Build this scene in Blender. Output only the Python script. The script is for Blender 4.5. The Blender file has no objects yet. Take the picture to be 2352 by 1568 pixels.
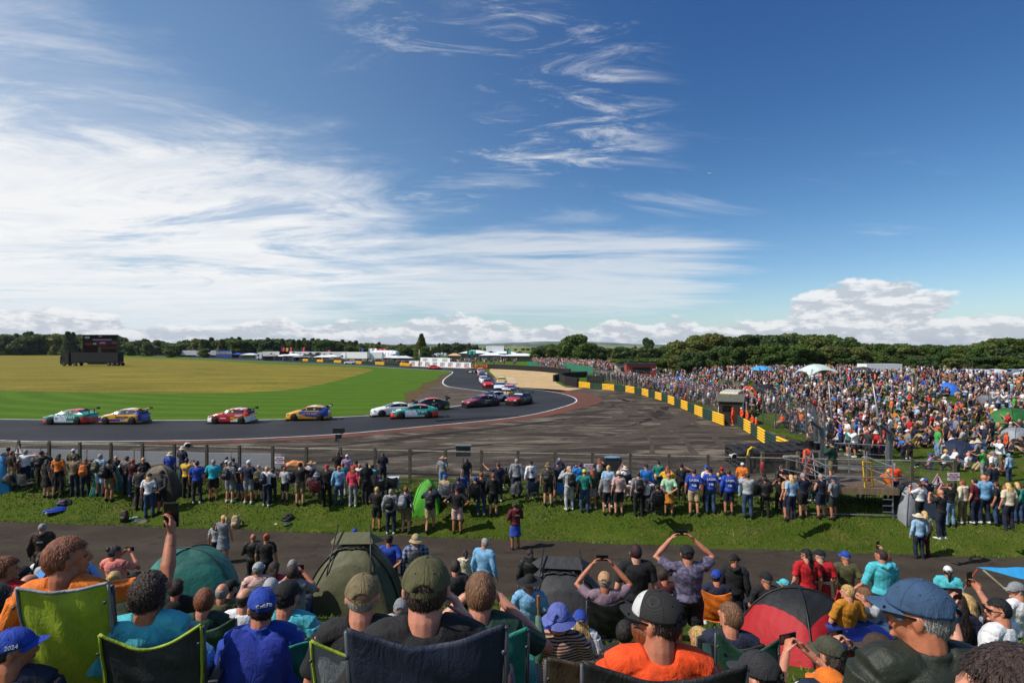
import bpy, bmesh, math, random
import numpy as np
from mathutils import Vector, Matrix, noise as mnoise
from mathutils.geometry import tessellate_polygon
R = math.radians
rnd = random.Random(7)
scene = bpy.context.scene
# ------------------------------------------------------------------ camera
CZ = 7.7            # eye height above the path
FL = 1307.0         # focal length in 2352-px-wide picture units
cam_d = bpy.data.cameras.new("Camera")
cam = bpy.data.objects.new("Camera", cam_d)
scene.collection.objects.link(cam)
scene.camera = cam
cam.location = (0, 0, CZ)
cam.rotation_euler = (R(90), 0, 0)
cam_d.sensor_width = 36
cam_d.lens = 36 * FL / 2352
cam_d.shift_y = 11 / 2352
cam_d.clip_start = 0.05
cam_d.clip_end = 30000
# ------------------------------------------------------------------ light
SUN_EL, SUN_AZ = R(48), R(-108)      # azimuth from +Y, negative = left
sdir = Vector((math.sin(SUN_AZ) * math.cos(SUN_EL), math.cos(SUN_AZ) * math.cos(SUN_EL), math.sin(SUN_EL)))
sl = bpy.data.lights.new("Sun", 'SUN')
sl.energy = 4.9
sl.angle = R(0.53)
sl.color = (1.0, 0.94, 0.86)
so = bpy.data.objects.new("Sun", sl)
scene.collection.objects.link(so)
so.rotation_euler = sdir.to_track_quat('Z', 'Y').to_euler()
scene.view_settings.view_transform = 'Standard'
scene.view_settings.look = 'None'
scene.view_settings.exposure = 0.0
scene.view_settings.gamma = 1.0

# ------------------------------------------------------------------ node helper
class NT:
    def __init__(self, tree):
        self.t = tree
    def n(self, typ, **kw):
        nd = self.t.nodes.new(typ)
        for k, v in kw.items():
            if k.startswith('i_'):
                nd.inputs[int(k[2:])].default_value = v
            else:
                setattr(nd, k, v)
        return nd
    def l(self, a, b):
        self.t.links.new(a, b)
    def m(self, op, a, b=0.0, c=None, clamp=False):
        nd = self.t.nodes.new('ShaderNodeMath'); nd.operation = op; nd.use_clamp = clamp
        for i, v in enumerate((a, b, c)):
            if v is None: continue
            if isinstance(v, (int, float)): nd.inputs[i].default_value = v
            else: self.l(v, nd.inputs[i])
        return nd.outputs[0]
    def mr(self, v, a, b, c=0.0, d=1.0, smooth=True):
        nd = self.t.nodes.new('ShaderNodeMapRange')
        nd.interpolation_type = 'SMOOTHSTEP' if smooth else 'LINEAR'
        nd.clamp = True
        self.l(v, nd.inputs[0])
        for i, x in enumerate((a, b, c, d)):
            nd.inputs[i + 1].default_value = x
        return nd.outputs[0]
    def mix(self, f, a, b):
        nd = self.t.nodes.new('ShaderNodeMix'); nd.data_type = 'RGBA'
        for i, v in ((0, f), (6, a), (7, b)):
            if isinstance(v, (int, float)): nd.inputs[i].default_value = v
            elif isinstance(v, (tuple, list)): nd.inputs[i].default_value = tuple(v)[:3] + (1,)
            else: self.l(v, nd.inputs[i])
        return nd.outputs[2]
    def noise(self, vec, scale, detail=4, rough=0.55, dist=0.0, dim='3D'):
        nd = self.t.nodes.new('ShaderNodeTexNoise'); nd.noise_dimensions = dim
        if vec is not None: self.l(vec, nd.inputs['Vector'])
        nd.inputs['Scale'].default_value = scale; nd.inputs['Detail'].default_value = detail
        nd.inputs['Roughness'].default_value = rough; nd.inputs['Distortion'].default_value = dist
        return nd.outputs[0]
    def comb(self, x, y, z):
        nd = self.t.nodes.new('ShaderNodeCombineXYZ')
        for i, v in enumerate((x, y, z)):
            if isinstance(v, (int, float)): nd.inputs[i].default_value = v
            else: self.l(v, nd.inputs[i])
        return nd.outputs[0]
    def mapv(self, vec, scale=(1, 1, 1), rot=(0, 0, 0), loc=(0, 0, 0)):
        nd = self.t.nodes.new('ShaderNodeMapping')
        self.l(vec, nd.inputs[0]); nd.inputs[1].default_value = loc; nd.inputs[2].default_value = rot; nd.inputs[3].default_value = scale
        return nd.outputs[0]

# ------------------------------------------------------------------ sky
def make_world():
    w = bpy.data.worlds.new("World"); scene.world = w
    w.use_nodes = True
    w.node_tree.nodes.clear()
    g = NT(w.node_tree)
    out = g.n('ShaderNodeOutputWorld'); bg = g.n('ShaderNodeBackground')
    sky = g.n('ShaderNodeTexSky'); sky.sky_type = 'NISHITA'
    sky.sun_disc = False; sky.sun_elevation = SUN_EL; sky.sun_rotation = SUN_AZ
    sky.altitude = 0; sky.air_density = 0.9; sky.dust_density = 0.35; sky.ozone_density = 2.6
    tc = g.n('ShaderNodeTexCoord'); d = tc.outputs['Generated']
    sp = g.n('ShaderNodeSeparateXYZ'); g.l(d, sp.inputs[0])
    x, y, z = sp.outputs
    az = g.m('ARCTAN2', x, y)
    el = g.m('ARCSINE', z)
    # deepen the clear sky away from the sun (polarised look of the photograph)
    hs = g.n('ShaderNodeHueSaturation'); g.l(sky.outputs[0], hs.inputs['Color'])
    hs.inputs['Saturation'].default_value = 1.26; hs.inputs['Value'].default_value = 1.36
    dk = g.m('MULTIPLY', g.mr(el, 0.10, 0.60, 0.0, 0.50), g.mr(az, -0.75, 0.5, 0.25, 1.0))
    skyc = g.mix(dk, hs.outputs[0], (0.28, 0.95, 3.5))
    # layer coordinates for the high cirrus: direction projected on a high plane
    iz = g.m('DIVIDE', 1.0, g.m('ADD', g.m('MAXIMUM', z, 0.0), 0.10))
    px, py = g.m('MULTIPLY', x, iz), g.m('MULTIPLY', y, iz)
    lay = g.comb(px, py, 0.0)
    # the thick veil on the left
    e1 = g.noise(g.mapv(lay, (0.7, 1.0, 1), (0, 0, R(14))), 1.5, 9, 0.64, 1.0)
    e2 = g.noise(g.mapv(lay, (0.28, 1.0, 1), (0, 0, R(20)), (3, 1, 0)), 2.0, 9, 0.66, 0.9)
    veil_n = g.m('ADD', g.m('MULTIPLY', e1, 0.55), g.m('MULTIPLY', e2, 0.45))
    # boundary: how far right the veil reaches at each height
    lim = g.m('ADD', g.m('MULTIPLY', g.m('ABSOLUTE', g.m('SUBTRACT', el, 0.14)), -0.75), -0.02)
    side = g.mr(g.m('SUBTRACT', az, lim), -0.60, 0.30, 1.0, 0.0)
    cs0 = g.mix(g.m('MULTIPLY', g.mr(az, -0.75, 0.35, 0.42, 0.0), g.mr(el, 0.7, 0.1, 0.5, 1.0)), skyc, tuple(v / 0.085 for v in (0.40, 0.56, 0.72)))
    lowc = g.mr(el, 0.00, 0.06, 0.75, 1.0)
    topf = g.mr(el, 0.18, 0.48, 1.0, 0.46)
    veil = g.mr(g.m('ADD', veil_n, g.m('MULTIPLY', g.m('SUBTRACT', g.m('MULTIPLY', g.m('MULTIPLY', side, topf), lowc), 0.5), 0.70)), 0.34, 0.74)
    brk = g.noise(g.mapv(lay, (0.6, 1.0, 1), (0, 0, R(-20)), (9, 3, 0)), 0.95, 9, 0.68, 1.2)
    veil = g.m('MULTIPLY', veil, g.mr(g.m('ADD', brk, g.mr(el, 0.06, 0.30, 0.12, 0.0)), 0.40, 0.56, 0.30, 1.0))
    # thin streaks through the middle and low right
    s1 = g.noise(g.mapv(lay, (0.34, 1.0, 1), (0, 0, R(-24)), (7, 2, 0)), 1.35, 9, 0.66, 1.3)
    cen = g.m('MULTIPLY', g.mr(az, -0.45, -0.05), g.mr(az, 0.22, 0.50, 1.0, 0.0))
    cen = g.m('MULTIPLY', cen, g.mr(el, 0.03, 0.09))
    cen = g.m('MULTIPLY', cen, g.mr(el, 0.06, 0.32, 1.1, 0.15))
    stre = g.mr(g.m('ADD', s1, g.m('MULTIPLY', g.m('SUBTRACT', cen, 0.44), 0.46)), 0.40, 0.78, 0.0, 0.85)
    # small ripple clouds high in the middle
    r1 = g.noise(g.mapv(lay, (1.0, 2.4, 1), (0, 0, R(18)), (1, 9, 0)), 3.0, 10, 0.70, 0.7)
    r2 = g.noise(g.mapv(lay, (1, 1, 1), (0, 0, 0), (4, 4, 0)), 0.9, 2, 0.5)
    rm = g.m('MULTIPLY', g.mr(az, -0.36, -0.16), g.mr(az, 0.12, 0.32, 1.0, 0.0))
    rm = g.m('MULTIPLY', rm, g.mr(el, 0.20, 0.30))
    rip = g.m('MULTIPLY', g.mr(g.m('MULTIPLY', r1, g.m('ADD', r2, 0.28)), 0.40, 0.66, 0.0, 0.85), rm)
    # cumulus band at the horizon
    ae = g.comb(g.m('MULTIPLY', az, 1.0), g.m('MULTIPLY', el, 2.6), 0.0)
    c1 = g.noise(g.mapv(ae, (1, 1, 1), (0, 0, 0), (2.3, 0, 0)), 16, 7, 0.62, 0.1)
    c1u = g.noise(g.mapv(ae, (1, 1, 1), (0, 0, 0), (2.308, 0.024, 0)), 16, 7, 0.62, 0.1)
    cb = g.mr(g.noise(g.comb(az, 0.0, 3.0), 5, 2, 0.5), 0.35, 0.65, 0.034, 0.070)
    band = g.m('SUBTRACT', 1.0, g.m('DIVIDE', g.m('MAXIMUM', el, 0.0), cb), clamp=True)
    # one tall heap to the right
    dx = g.m('DIVIDE', g.m('SUBTRACT', az, 0.555), 0.125)
    hb = g.m('SUBTRACT', 1.0, g.m('ADD', g.m('MULTIPLY', dx, dx), g.m('POWER', g.m('DIVIDE', g.m('ABSOLUTE', g.m('SUBTRACT', el, 0.052)), 0.058), 2.0)), clamp=True)
    cden = g.m('ADD', g.m('MULTIPLY', g.m('MAXIMUM', g.m('MULTIPLY', band, 0.78), g.m('MULTIPLY', hb, 0.55)), 1.0), g.m('SUBTRACT', c1, 0.62))
    cum = g.m('MULTIPLY', g.mr(cden, 0.02, 0.14), g.mr(g.m('MAXIMUM', band, hb), 0.0, 0.06))
    shade = g.mr(g.m('ADD', g.m('SUBTRACT', c1u, c1), g.m('MULTIPLY', cden, 0.10)), -0.07, 0.10, 1.0, 0.0)
    SC = 1 / 0.085
    hi = tuple(v * SC for v in (0.92, 0.92, 0.93)); lo = tuple(v * SC for v in (0.56, 0.60, 0.66))
    wh = tuple(v * SC for v in (0.84, 0.85, 0.86))
    cs = g.mix(g.m('MULTIPLY', stre, 0.8), cs0, wh)
    cs = g.mix(rip, cs, wh)
    vt = g.m('ADD', 0.36, g.m('MULTIPLY', g.noise(g.mapv(lay, (0.35, 1.0, 1), (0, 0, R(12)), (5, 5, 0)), 1.7, 9, 0.68, 1.6), 1.12), clamp=True)
    cs = g.mix(g.m('MULTIPLY', g.m('MULTIPLY', veil, 0.95), vt), cs, tuple(v * SC for v in (0.95, 0.95, 0.95)))
    # pale air low down
    cs = g.mix(g.mr(el, -0.02, 0.13, 0.40, 0.0), cs, tuple(v * SC for v in (0.42, 0.62, 0.76)))
    cs = g.mix(g.m('MULTIPLY', cum, 0.92), cs, g.mix(shade, lo, hi))
    g.l(cs, bg.inputs[0]); bg.inputs[1].default_value = 0.085
    g.l(bg.outputs[0], out.inputs[0])
make_world()

# ------------------------------------------------------------------ colours and materials
def hx(s):
    s = s.lstrip('#')
    return tuple(((int(s[i:i + 2], 16) / 255) / 12.92 if int(s[i:i + 2], 16) / 255 <= 0.04045 else ((int(s[i:i + 2], 16) / 255 + 0.055) / 1.055) ** 2.4) for i in (0, 2, 4))
_M = {}
def pm(kind, col, rough=None):
    """procedural material: kind of surface + colour"""
    if isinstance(col, str): col = hx(col)
    key = (kind, tuple(round(c, 4) for c in col), rough)
    if key in _M: return _M[key]
    m = bpy.data.materials.new(kind); m.use_nodes = True
    g = NT(m.node_tree); b = m.node_tree.nodes['Principled BSDF']
    tc = g.n('ShaderNodeTexCoord'); ob = tc.outputs['Object']
    P = dict(cloth=(0.85, .25, 9, 14, .32, .035), skin=(0.5, .16, 14, 60, .15, .01), hair=(0.5, .7, 60, 90, .8, .02), paint=(0.32, .06, 3, 40, .03, .01),
             metal=(0.45, .15, 8, 40, .15, .01), plastic=(0.5, .12, 6, 50, .1, .01), rubber=(0.8, .3, 10, 40, .4, .01), fabric=(0.62, .2, 5, 9, .22, .035),
             wood=(0.8, .35, 6, 30, .4, .01), concrete=(0.9, .3, 7, 60, .4, .01), canvas=(0.7, .12, 1.2, 3, .4, .08), foliage=(0.65, .55, .8, 8, 0, .05), wall=(0.85, .15, .6, 6, .1, .02))[kind]
    b.inputs['Roughness'].default_value = rough if rough is not None else P[0]
    vec = ob
    if kind == 'hair': vec = g.mapv(ob, (1, 1, .18))
    if kind == 'wood': vec = g.mapv(ob, (1, 1, .15))
    nz = g.noise(vec, P[2], 5, .6)
    dark = tuple(max(0, c * (1 - P[1])) for c in col); lite = tuple(min(1, c * (1 + P[1] * .8)) for c in col)
    c = g.mix(g.mr(nz, .3, .7), dark, lite)
    if kind == 'hair':
        gi = g.n('ShaderNodeNewGeometry'); c = g.mix(g.m('MULTIPLY', gi.outputs['Random Per Island'], .8), c, tuple(min(1, v * 1.7 + .004) for v in col))
    if kind == 'metal': b.inputs['Metallic'].default_value = .6
    if kind == 'paint': b.inputs['Coat Weight'].default_value = .4; b.inputs['Coat Roughness'].default_value = .1
    if kind == 'skin':
        b.inputs['Subsurface Weight'].default_value = 0.0
        c = g.mix(g.mr(g.noise(ob, 5, 3), .4, .7, 0, .35), c, (col[0], col[1] * .62, col[2] * .5))
    if kind == 'foliage':
        oi = g.n('ShaderNodeObjectInfo')
        c = g.mix(g.m('MULTIPLY', oi.outputs['Random'], .55), c, (col[0] * 1.5 + .01, col[1] * 1.15, col[2] * .7))
        gi = g.n('ShaderNodeNewGeometry')
        c = g.mix(g.m('MULTIPLY', gi.outputs['Random Per Island'], .45), c, (col[0] * .55, col[1] * .6, col[2] * .55))
        tr = g.n('ShaderNodeBsdfTranslucent'); g.l(c, tr.inputs[0]); ms = g.n('ShaderNodeMixShader'); ms.inputs[0].default_value = .38
        g.l(b.outputs[0], ms.inputs[1]); g.l(tr.outputs[0], ms.inputs[2]); g.l(ms.outputs[0], m.node_tree.nodes['Material Output'].inputs[0])
    g.l(c, b.inputs['Base Color'])
    if P[4]:
        bp = g.n('ShaderNodeBump'); bp.inputs['Strength'].default_value = P[4]; bp.inputs['Distance'].default_value = P[5]
        hgt = g.noise(vec, P[3], 4, .6)
        if kind in ('cloth', 'fabric'):
            fold = g.noise(g.mapv(ob, (1.6, 1.6, .8)), 7, 5, .55, 1.8); hgt = g.m('ADD', g.m('ADD', g.m('MULTIPLY', g.m('ABSOLUTE', g.m('SUBTRACT', fold, .5)), 3.0), g.m('MULTIPLY', hgt, .5)), g.m('MULTIPLY', g.noise(ob, 420, 1, .5), .10))
        g.l(hgt, bp.inputs['Height']); g.l(bp.outputs[0], b.inputs['Normal'])
    _M[key] = m
    return m

# ------------------------------------------------------------------ mesh builder
COL = scene.collection
def link(o, parent=None):
    COL.objects.link(o)
    if parent is not None: o.parent = parent
    return o
def tag(o, label=None, cat=None, group=None, kind=None):
    for k, v in (('label', label), ('category', cat), ('group', group), ('kind', kind)):
        if v: o[k] = v
    return o
def empty(name, loc=(0, 0, 0), rz=0, label=None, cat=None, group=None):
    o = bpy.data.objects.new(name, None); COL.objects.link(o)
    o.location = loc; o.rotation_euler = (0, 0, rz); o.empty_display_size = .1
    return tag(o, label, cat, group)
class MB:
    def __init__(s): s.v = []; s.f = []; s.m = []; s.mi = 0
    def add(s, vs, fs, mi=None):
        o = len(s.v); s.v.extend(tuple(v) for v in vs)
        s.f.extend(tuple(i + o for i in f) for f in fs); s.m.extend([s.mi if mi is None else mi] * len(fs)); return s
    def box(s, c, d, rz=0, mi=None, M=None):
        a, b, e = d[0] / 2, d[1] / 2, d[2] / 2
        vs = [Vector((x, y, z)) for x in (-a, a) for y in (-b, b) for z in (-e, e)]
        if rz: vs = [Matrix.Rotation(rz, 3, 'Z') @ v for v in vs]
        vs = [v + Vector(c) for v in vs]
        if M is not None: vs = [M @ v for v in vs]
        return s.add(vs, [(0, 1, 3, 2), (4, 6, 7, 5), (0, 4, 5, 1), (2, 3, 7, 6), (0, 2, 6, 4), (1, 5, 7, 3)], mi)
    def loft(s, rings, xref=(1, 0, 0), n=10, cap=.5, mi=None, sq=1.0):
        """rings: (centre, rx, ry)"""
        X = Vector(xref); cs = [Vector(r[0]) for r in rings]; base = []; L = len(cs)
        for i, (c, rx, ry) in enumerate(rings):
            t = (cs[min(i + 1, L - 1)] - cs[max(i - 1, 0)])
            if t.length < 1e-6: t = Vector((0, 0, 1))
            t.normalize(); u = X - t * X.dot(t)
            if u.length < 1e-3: u = Vector((0, 1, 0)) - t * t.y
            u.normalize(); w = t.cross(u)
            for k in range(n):
                a = 2 * math.pi * k / n; ca, sa = math.cos(a), math.sin(a)
                if sq != 1.0: ca = math.copysign(abs(ca) ** sq, ca); sa = math.copysign(abs(sa) ** sq, sa)
                base.append(cs[i] + u * (rx * ca) + w * (ry * sa))
            if i == 0: t0 = t.copy()
            t1 = t
        fs = []
        for i in range(L - 1):
            for k in range(n):
                a, b = i * n + k, i * n + (k + 1) % n
                fs.append((a, b, b + n, a + n))
        e0 = cs[0] - t0 * min(rings[0][1:]) * cap; e1 = cs[-1] + t1 * min(rings[-1][1:]) * cap
        base += [e0, e1]; q = L * n
        for k in range(n):
            fs.append((q, (k + 1) % n, k)); fs.append((q + 1, (L - 1) * n + k, (L - 1) * n + (k + 1) % n))
        return s.add(base, fs, mi)
    def tube(s, pts, r, n=6, mi=None):
        rr = r if isinstance(r, (list, tuple)) else [r] * len(pts)
        return s.loft([(p, q, q) for p, q in zip(pts, rr)], (1, .01, .02), n, .0, mi)
    def ell(s, c, r, n=12, m=8, mi=None, M=None):
        vs = []; 
        for j in range(1, m):
            th = math.pi * j / m
            for i in range(n):
                a = 2 * math.pi * i / n
                vs.append(Vector((r[0] * math.sin(th) * math.cos(a), r[1] * math.sin(th) * math.sin(a), r[2] * math.cos(th))))
        vs += [Vector((0, 0, r[2])), Vector((0, 0, -r[2]))]
        if M is not None: vs = [M @ v for v in vs]
        vs = [v + Vector(c) for v in vs]
        fs = []
        for j in range(m - 2):
            for i in range(n):
                a, b = j * n + i, j * n + (i + 1) % n
                fs.append((a, a + n, b + n, b))
        q = (m - 1) * n
        for i in range(n):
            fs.append((q, i, (i + 1) % n)); fs.append((q + 1, (m - 2) * n + (i + 1) % n, (m - 2) * n + i))
        return s.add(vs, fs, mi)
    def prism(s, poly, z0, z1, mi=None, M=None):
        n = len(poly); vs = [Vector((p[0], p[1], z0)) for p in poly] + [Vector((p[0], p[1], z1)) for p in poly]
        if M is not None: vs = [M @ v for v in vs]
        return s.add(vs, [tuple(range(n - 1, -1, -1)), tuple(range(n, 2 * n))] + [(i, (i + 1) % n, n + (i + 1) % n, n + i) for i in range(n)], mi)
    def grid(s, fn, nu, nv, mi=None):
        vs = [fn(i / nu, j / nv) for j in range(nv + 1) for i in range(nu + 1)]
        w = nu + 1
        return s.add(vs, [(j * w + i, j * w + i + 1, (j + 1) * w + i + 1, (j + 1) * w + i) for j in range(nv) for i in range(nu)], mi)
    def mesh(s, name, mats, smooth=False):
        me = bpy.data.meshes.new(name); me.from_pydata([tuple(v) for v in s.v], [], s.f)
        if not isinstance(mats, (list, tuple)): mats = [mats]
        for m in mats: me.materials.append(m)
        if len(mats) > 1: me.polygons.foreach_set('material_index', s.m)
        if smooth: me.polygons.foreach_set('use_smooth', [True] * len(me.polygons))
        me.update(); return me
    def build(s, name, mats, parent=None, smooth=False, loc=None, rz=None):
        o = bpy.data.objects.new(name, s.mesh(name, mats, smooth)); link(o, parent)
        if loc is not None: o.location = loc
        if rz is not None: o.rotation_euler = (0, 0, rz)
        return o
def copy_tree(o, parent=None):
    c = o.copy(); COL.objects.link(c); c.parent = parent
    for ch in o.children: copy_tree(ch, c)
    return c
_TXT = {}
def text_mesh(txt, size, bold=0.0, shear=0.0):
    k = (txt, size, bold, shear)
    if k in _TXT: return _TXT[k]
    cu = bpy.data.curves.new('lettering', 'FONT'); cu.body = txt; cu.size = size; cu.extrude = .006; cu.offset = bold; cu.shear = shear
    cu.align_x = 'CENTER'; cu.align_y = 'CENTER'; cu.resolution_u = 2
    o = bpy.data.objects.new('t', cu); COL.objects.link(o)
    me = bpy.data.meshes.new_from_object(o.evaluated_get(bpy.context.evaluated_depsgraph_get()))
    bpy.data.objects.remove(o); _TXT[k] = me
    return me
def text(txt, size, mat, parent, loc, rot, bold=0.0, name='lettering', shear=0.0, sx=1.0):
    me = text_mesh(txt, size, bold, shear).copy(); me.materials.clear(); me.materials.append(mat)
    o = bpy.data.objects.new(name, me); link(o, parent); o.location = loc; o.rotation_euler = rot; o.scale = (sx, 1, 1)
    return o

# ------------------------------------------------------------------ terrain
def ss(x, a, b):
    t = min(1, max(0, (x - a) / (b - a))); return t * t * (3 - 2 * t)
def gz(X, Y):
    t = Y + .107 * X
    if t < 17.2:
        z = .375 * (17.2 - t)
        if z > 5.4: z = 5.4 + (z - 5.4) * .35
        return min(z, 5.95)
    z = ss(t, 22.7, 25.0) * 1.0
    if t > 27:
        # spectator bank on the right
        w = ss(t, 27, 34) * (1 - ss(Y, 105, 150))
        z += w * (1.55 * ss(X, 22, 50) + .15 * ss(X, 50, 80) - 1.2 * ss(X, 78, 110))
    if t > 22.8 and t < 27: z += .06 * math.sin(X * 1.3) * math.sin(X * .37 + 1)
    return z
def D(px, py, z=1.0):
    """ground point seen at picture position (2352 wide) on the level z"""
    Y = FL * (CZ - z) / (py - 795.0)
    return Vector(((px - 1176) * Y / FL, Y, z))
def DY(px, py, Y):
    return Vector(((px - 1176) * Y / FL, Y, CZ - (py - 795) * Y / FL))
def DG(px, py, ymax=400):
    """ray through the picture position meets the terrain"""
    lo = None; Y = 1.5
    while Y < ymax:
        X = (px - 1176) * Y / FL; z = CZ - (py - 795) * Y / FL
        if z <= gz(X, Y):
            a, b = Y / 1.03, Y
            for _ in range(18):
                m = (a + b) / 2
                if CZ - (py - 795) * m / FL <= gz((px - 1176) * m / FL, m): b = m
                else: a = m
            return Vector(((px - 1176) * b / FL, b, gz((px - 1176) * b / FL, b)))
        Y *= 1.03
    return D(px, py, 1.0)
# ------------------------------------------------------------------ ground
def ground_mat():
    m = bpy.data.materials.new('grass_ground'); m.use_nodes = True
    g = NT(m.node_tree); b = m.node_tree.nodes['Principled BSDF']; b.inputs['Roughness'].default_value = .9
    b.inputs['Specular IOR Level'].default_value = .05
    ge = g.n('ShaderNodeNewGeometry'); P = ge.outputs['Position']
    sp = g.n('ShaderNodeSeparateXYZ'); g.l(P, sp.inputs[0])
    n1 = g.noise(P, .25, 6, .6); n2 = g.noise(P, 4.0, 5, .7); n3 = g.noise(g.mapv(P, (.3, 1, 1)), .05, 4, .6)
    c = g.mix(g.mr(n1, .35, .65), hx('#3a4816'), hx('#48561d'))
    c = g.mix(g.mr(n2, .35, .75, 0, .7), c, hx('#3a5210'))
    c = g.mix(g.mr(g.noise(P, 1.3, 5, .7), .50, .72, 0, .55), c, hx('#6b6430'))
    c = g.mix(g.mr(g.noise(P, .35, 6, .7), .54, .70, 0, .6), c, hx('#5a5230'))
    # mowing bands that follow the bend of the infield
    dx = g.m('SUBTRACT', sp.outputs[0], -26.0); dy = g.m('SUBTRACT', sp.outputs[1], 105.0)
    rad = g.m('SQRT', g.m('ADD', g.m('MULTIPLY', dx, dx), g.m('MULTIPLY', g.m('MULTIPLY', dy, dy), 1.6)))
    rad = g.m('ADD', rad, g.m('MULTIPLY', n1, 2.5))
    st = g.m('SINE', g.m('MULTIPLY', rad, 1.15))
    inf = g.m('MULTIPLY', g.mr(sp.outputs[1], 40, 50), g.mr(sp.outputs[0], 8, 20, 1.0, 0.0))
    c = g.mix(g.m('MULTIPLY', inf, .55), c, hx('#476d16'))
    c = g.mix(g.m('MULTIPLY', g.mr(st, -.3, .9, 0, .20), inf), c, hx('#668a28'))
    far = g.mr(sp.outputs[1], 300, 900)
    c = g.mix(g.m('MULTIPLY', far, .8), c, g.mix(g.mr(n3, .4, .6), hx('#41592a'), hx('#a09a5c')))
    # the track side of the lower bank is worn to earth along the fence
    g.l(c, b.inputs['Base Color'])
    bp = g.n('ShaderNodeBump'); bp.inputs['Strength'].default_value = .7; bp.inputs['Distance'].default_value = .06
    g.l(g.noise(P, 9, 5, .7), bp.inputs['Height']); g.l(bp.outputs[0], b.inputs['Normal'])
    return m
def axis(lst):
    o = []
    for a, b, s in lst:
        k = max(1, int(round((b - a) / s))); o += [a + (b - a) * i / k for i in range(k)]
    return o + [lst[-1][1]]
xs = axis([(-9000, -1500, 2500), (-1500, -200, 260), (-200, -40, 20), (-40, 60, 1.0), (60, 130, 5), (130, 400, 45), (400, 1500, 260), (1500, 9000, 2500)])
ys = axis([(-60, -2, 12), (-2, 34, .5), (34, 110, 2.5), (110, 170, 10), (170, 600, 60), (600, 2000, 350), (2000, 12000, 2500)])
mb = MB()
mb.v = [(x, y, gz(x, y)) for y in ys for x in xs]; W = len(xs)
fs = [(j * W + i, j * W + i + 1, (j + 1) * W + i + 1, (j + 1) * W + i) for j in range(len(ys) - 1) for i in range(W - 1)]
mb.f = fs; mb.m = [0] * len(fs)
tag(mb.build('ground', ground_mat(), smooth=True), kind='structure')

def surf_mat(name, cols, scale=.5, stretch=(1, 1, 1), rot=0, rough=.85, fine=25, bump=.3, thr=(.4, .65), spec=.08, dist=0.0):
    m = bpy.data.materials.new(name); m.use_nodes = True
    g = NT(m.node_tree); b = m.node_tree.nodes['Principled BSDF']; b.inputs['Roughness'].default_value = rough
    b.inputs['Specular IOR Level'].default_value = spec
    ge = g.n('ShaderNodeNewGeometry'); P = g.mapv(ge.outputs['Position'], stretch, (0, 0, rot))
    c = g.mix(g.mr(g.noise(P, scale, 7, .65, dist), *thr), hx(cols[0]), hx(cols[1]))
    if len(cols) > 2: c = g.mix(g.mr(g.noise(P, scale * 3.1, 6, .7), .52, .66), c, hx(cols[2]))
    f = g.noise(ge.outputs['Position'], fine, 3, .7)
    hv = g.n('ShaderNodeHueSaturation'); g.l(c, hv.inputs['Color']); g.l(g.mr(f, .3, .7, .75, 1.25), hv.inputs['Value'])
    g.l(hv.outputs[0], b.inputs['Base Color'])
    bp = g.n('ShaderNodeBump'); bp.inputs['Strength'].default_value = bump; bp.inputs['Distance'].default_value = .02
    g.l(f, bp.inputs['Height']); g.l(bp.outputs[0], b.inputs['Normal'])
    return m
M_track = surf_mat('racing_asphalt', ('#2c2d30', '#37383b'), .12, (.5, 1.4, 1), 0, .75, 30, .2, spec=.15)
M_old = surf_mat('old_runoff_asphalt', ('#39322c', '#776d60', '#4b433a'), .42, (.35, 1.1, 1), R(6), .9, 14, .3, (.44, .66), dist=1.4)
M_old2 = surf_mat('old_infield_asphalt', ('#4d443c', '#655b50', '#4b4138'), .3, (1, 1, 1), R(-30), .9, 14, .3)
M_kerb = surf_mat('faded_red_kerb', ('#6f4639', '#5a4038', '#4a3f39'), .5, (1, 1, 1), 0, .85, 20, .2)
M_path = surf_mat('worn_path_asphalt', ('#3c352e', '#474038', '#352f2a'), .5, (.6, 1, 1), R(-6), .92, 35, .5)
M_dry = surf_mat('dry_grass', ('#6c6222', '#82762c', '#54601c'), .11, (.35, 1.3, 1), 0, .95, 2.5, .3, (.35, .65))
M_gravel = surf_mat('gravel', ('#b59a72', '#c4a97f', '#a1875f'), .35, (.6, 1.3, 1), 0, .95, 6, .4)
M_seam = surf_mat('bare_concrete_seam', ('#4e473e', '#443d35'), .8, (1, 1, 1), 0, .9, 15, .3)
M_sweep = surf_mat('dark_tyre_sweep', ('#2a2522', '#38312c'), .8, (1, 1, 1), 0, .9, 15, .3)
M_white = surf_mat('white_road_paint', ('#d8d8d4', '#bdbcb8'), .8, (1, 1, 1), 0, .7, 20, .1)
M_earth = surf_mat('bare_earth', ('#5e4a35', '#4a4128', '#57602a'), .6, (1, 1, 1), 0, .95, 6, .5)

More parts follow.
